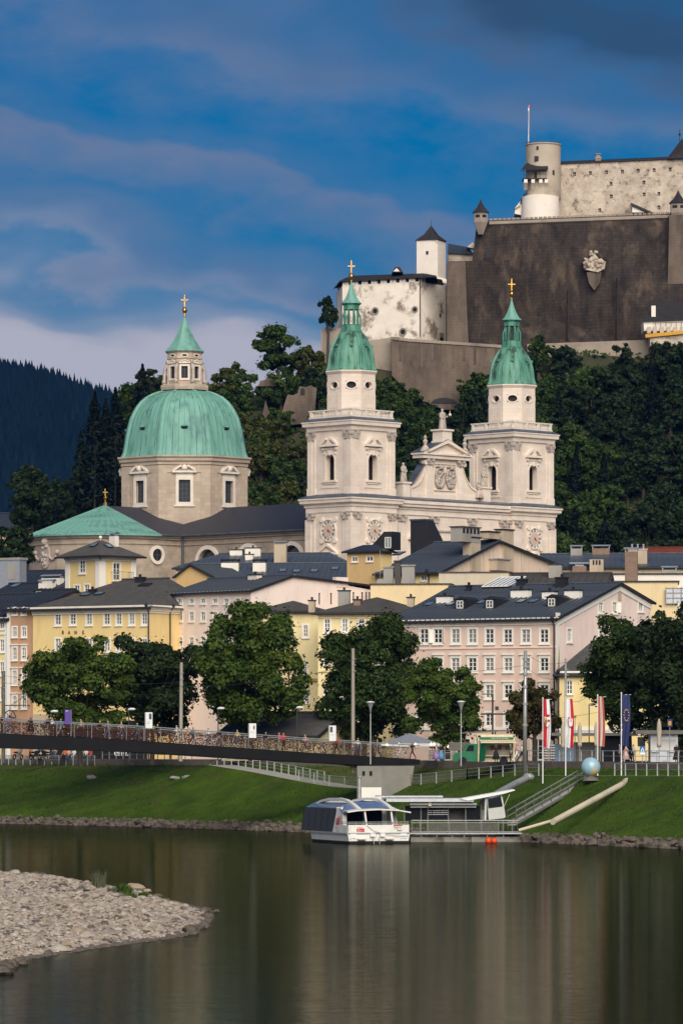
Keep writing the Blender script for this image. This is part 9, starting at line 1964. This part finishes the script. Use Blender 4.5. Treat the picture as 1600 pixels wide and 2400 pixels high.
b=MB();b.prism([P(1082,1717,408),P(1168,1712,408),P(1168,1715,408),P(1082,1720,408)],(0,2.5,0));[b.tube([P(px,1786,409),P(px,1716,409)],.06,5) for px in (1090,1160)];setp(b.build('stop_canopy',MT['mast_dark'],None),'dark flat canopy of the stop behind the food truck','canopy')
# market tent with bulbs
YM=412.0;t=thing('market_tent','grey-white peaked market tent right of the bridge end','tent',(X(960,YM),YM,STREET));b=MB();ap_=P(960,1719,YM + 2);e=[P(892,1743,YM),P(1030,1743,YM),P(1026,1741,YM + 4.5),P(898,1741,YM + 4.5)];b.add(e + [ap_] + [p - Vector((0,0,.28)) for p in e],[(0,1,4),(1,2,4),(2,3,4),(3,0,4),(0,5,6,1),(1,6,7,2),(3,8,5,0)]);b.build('canopy',MT['cap_metal'],t)
for p in e: b=MB();b.tube([Vector((p.x,p.y,STREET)),p],.04,5);b.build('pole',MT['steel'],t)
for px,py in ((907,1746),(935,1746),(973,1746),(1010,1745),(1017,1745),(1050,1751)): b=MB();b.ball(P(px,py,YM - .1),.08,8,6);b.tube([P(px,py,YM - .1),P(px,py - 5,YM - .1)],.01,3);b.build('light_bulb',pmx('bulb_glow',(1,.7,.35),.5,((1,.62,.28),6.0)),t)
# parasols, kiosk, cafe
pmx('parasol_cloth',(0.44,0.38,0.30),.9)
for lab,px,y0,y1,Y,w in (('closed beige parasol behind the castle-arms flag',1319,1692,1755,398,9),('closed beige parasol between the second and third flags',1358,1693,1752,396,8.5),('closed beige parasol just left of the faded striped flag',1396,1692,1750,396,7),('closed beige parasol in front of the grey kiosk',1544,1685,1752,386,9)):
 k=Y / F;c=(X(px,Y),Y,0);o=thing('parasol',lab,'parasol',(c[0],Y,STREET));b=MB();b.smooth=True;b.lathe([(w * k * .5,Z(y1,Y)),(w * k * .66,Z(y1 - 8,Y)),(w * k * .42,Z(y1 - 14,Y)),(w * k * .72,Z(y0 + 30,Y)),(w * k * .55,Z(y0 + 12,Y)),(.05,Z(y0,Y))],16,c,rf=lambda a: 1 + .14 * math.sin(8 * a));b.build('folded_cloth',MT['parasol_cloth'],o);b=MB();b.tube([(c[0],Y,STREET),(c[0],Y,Z(y1 - 5,Y))],.04,6);b.build('pole',MT['steel_grey'],o);b=MB();b.lathe([(.35,STREET),(.35,STREET + .1)],10,c);b.build('foot',MT['mast_dark'],o)
def slab(name,label,cat,Y,boxes):
 t=thing(name,label,cat,(X(boxes[0][1],Y),Y,STREET))
 for n,a,c,y0,y1,m,d0,d1 in boxes: b=MB();b.box(X(a,Y),X(c,Y),Y + d0,Y + d1,Z(y1,Y),Z(y0,Y));b.build(n,MT[m],t)
slab('kiosk','pale grey kiosk with dark flat roof at the right edge','kiosk',393,[('wall',1524,1588,1720,1790,'cap_metal',0,3),('roof',1488,1600,1712,1721,'mast_dark',-1,3.5),('counter',1526,1544,1761,1763,'sign_white',-.4,0),('counter',1566,1586,1761,1763,'sign_white',-.4,0),('hatch',1528,1584,1734,1760,'frost_panel',-.03,0),('vent',1552,1566,1783,1788,'steel_grey',-.03,0)])
slab('dark_cafe','black-glazed cafe pavilion behind the striped flag','pavilion',410,[('glass_front',1408,1478,1724,1788,'dark_glass',0,3),('roof',1290,1492,1718,1725,'mast_dark',-1.5,3.2),('side_post',1312,1315,1725,1788,'mast_dark',-1.4,-1.2),('side_post',1402,1406,1725,1788,'mast_dark',-1.4,-1.2),('glass_screen',1296,1345,1745,1788,'skylight_glass',0,.06),('back_wall',1345,1408,1740,1788,'mast_dark',1,1.2),('menu_board',1492,1510,1728,1750,'ink',-1,-.9)])
def sign(label,px,py,Y,w,hh,m,tri=False):
 t=thing('street_sign',label,'sign',(X(px,Y),Y,STREET));k=Y / F;b=MB();b.tube([(X(px,Y),Y + .05,STREET),(X(px,Y),Y + .05,Z(py - hh / 2,Y))],.035,5);b.build('pole',MT['steel_grey'],t);b=MB();b.box(X(px - w / 2,Y),X(px + w / 2,Y),Y - .03,Y,Z(py + hh / 2,Y),Z(py - hh / 2,Y));b.build('plate',MT[m],t);b=MB()
 if tri: b.prism([P(px - w * .38,py + hh * .1,Y - .035),P(px + w * .38,py + hh * .1,Y - .035),P(px,py - hh * .38,Y - .035)],(0,-.01,0));b.box(X(px - w * .45,Y),X(px + w * .45,Y),Y - .045,Y - .03,Z(py + hh * .45,Y),Z(py + hh * .18,Y));b.build('symbol',MT['sign_white'],t);b=MB();b.prism([P(px - 2,py + 1,Y - .05),P(px + 2,py + 1,Y - .05),P(px,py - hh * .22,Y - .05)],(0,-.01,0));b.build('pictogram',MT['ink'],t)
 else: b.box(X(px - w * .28,Y),X(px + w * .28,Y),Y - .04,Y - .03,Z(py + hh * .3,Y),Z(py - hh * .25,Y));b.build('symbol',MT['crane_yellow' if m =='flag_blue' else 'ink'],t)
sign('blue sign with white warning triangle by the street railing',1505,1760,378,13,21,'sign_blue' if pmx('sign_blue',(.03,.16,.42)) else '',True);sign('dark blue sign with yellow field at the right edge',1569,1695,388,12,18,'flag_blue');sign('small orange sign on the wires left of the striped flag',1347,1680,410,8,7,'crane_yellow')
for lab,px in (('striped postcard rack left of the castle-arms flag',1278),('striped postcard rack touching the castle-arms flag pole',1294)):
 t=thing('postcard_rack',lab,'rack',st(px,392));c=st(px,392)
 for k in range(12): b=MB();b.lathe([(.26,.25 + k * .12),(.28,.31 + k * .12)],8,c);b.build('tier',MT['sign_white' if k % 2 else 'ink'],t)
 b=MB();b.tube([c,c + Vector((0,0,1.75))],.03,5);b.build('stem',MT['steel'],t)
# ================================================================== air
hm=bpy.data.materials.new('haze_air');hm.use_nodes=True;hn=hm.node_tree.nodes;hn.remove(hn['Principled BSDF']);hv=hn.new('ShaderNodeVolumePrincipled')
hv.inputs['Color'].default_value=(0.05,0.24,0.9,1);hv.inputs['Density'].default_value=0.000022;hv.inputs['Anisotropy'].default_value=0.0
hm.node_tree.links.new(hv.outputs[0],hn['Material Output'].inputs['Volume'])
b=MB();b.box(-2000,2000,-600,4400,-4,360);setp(b.build('haze',hm,None,uv=False),'thin bluish evening air between the river and the mountain','haze',kind='stuff')
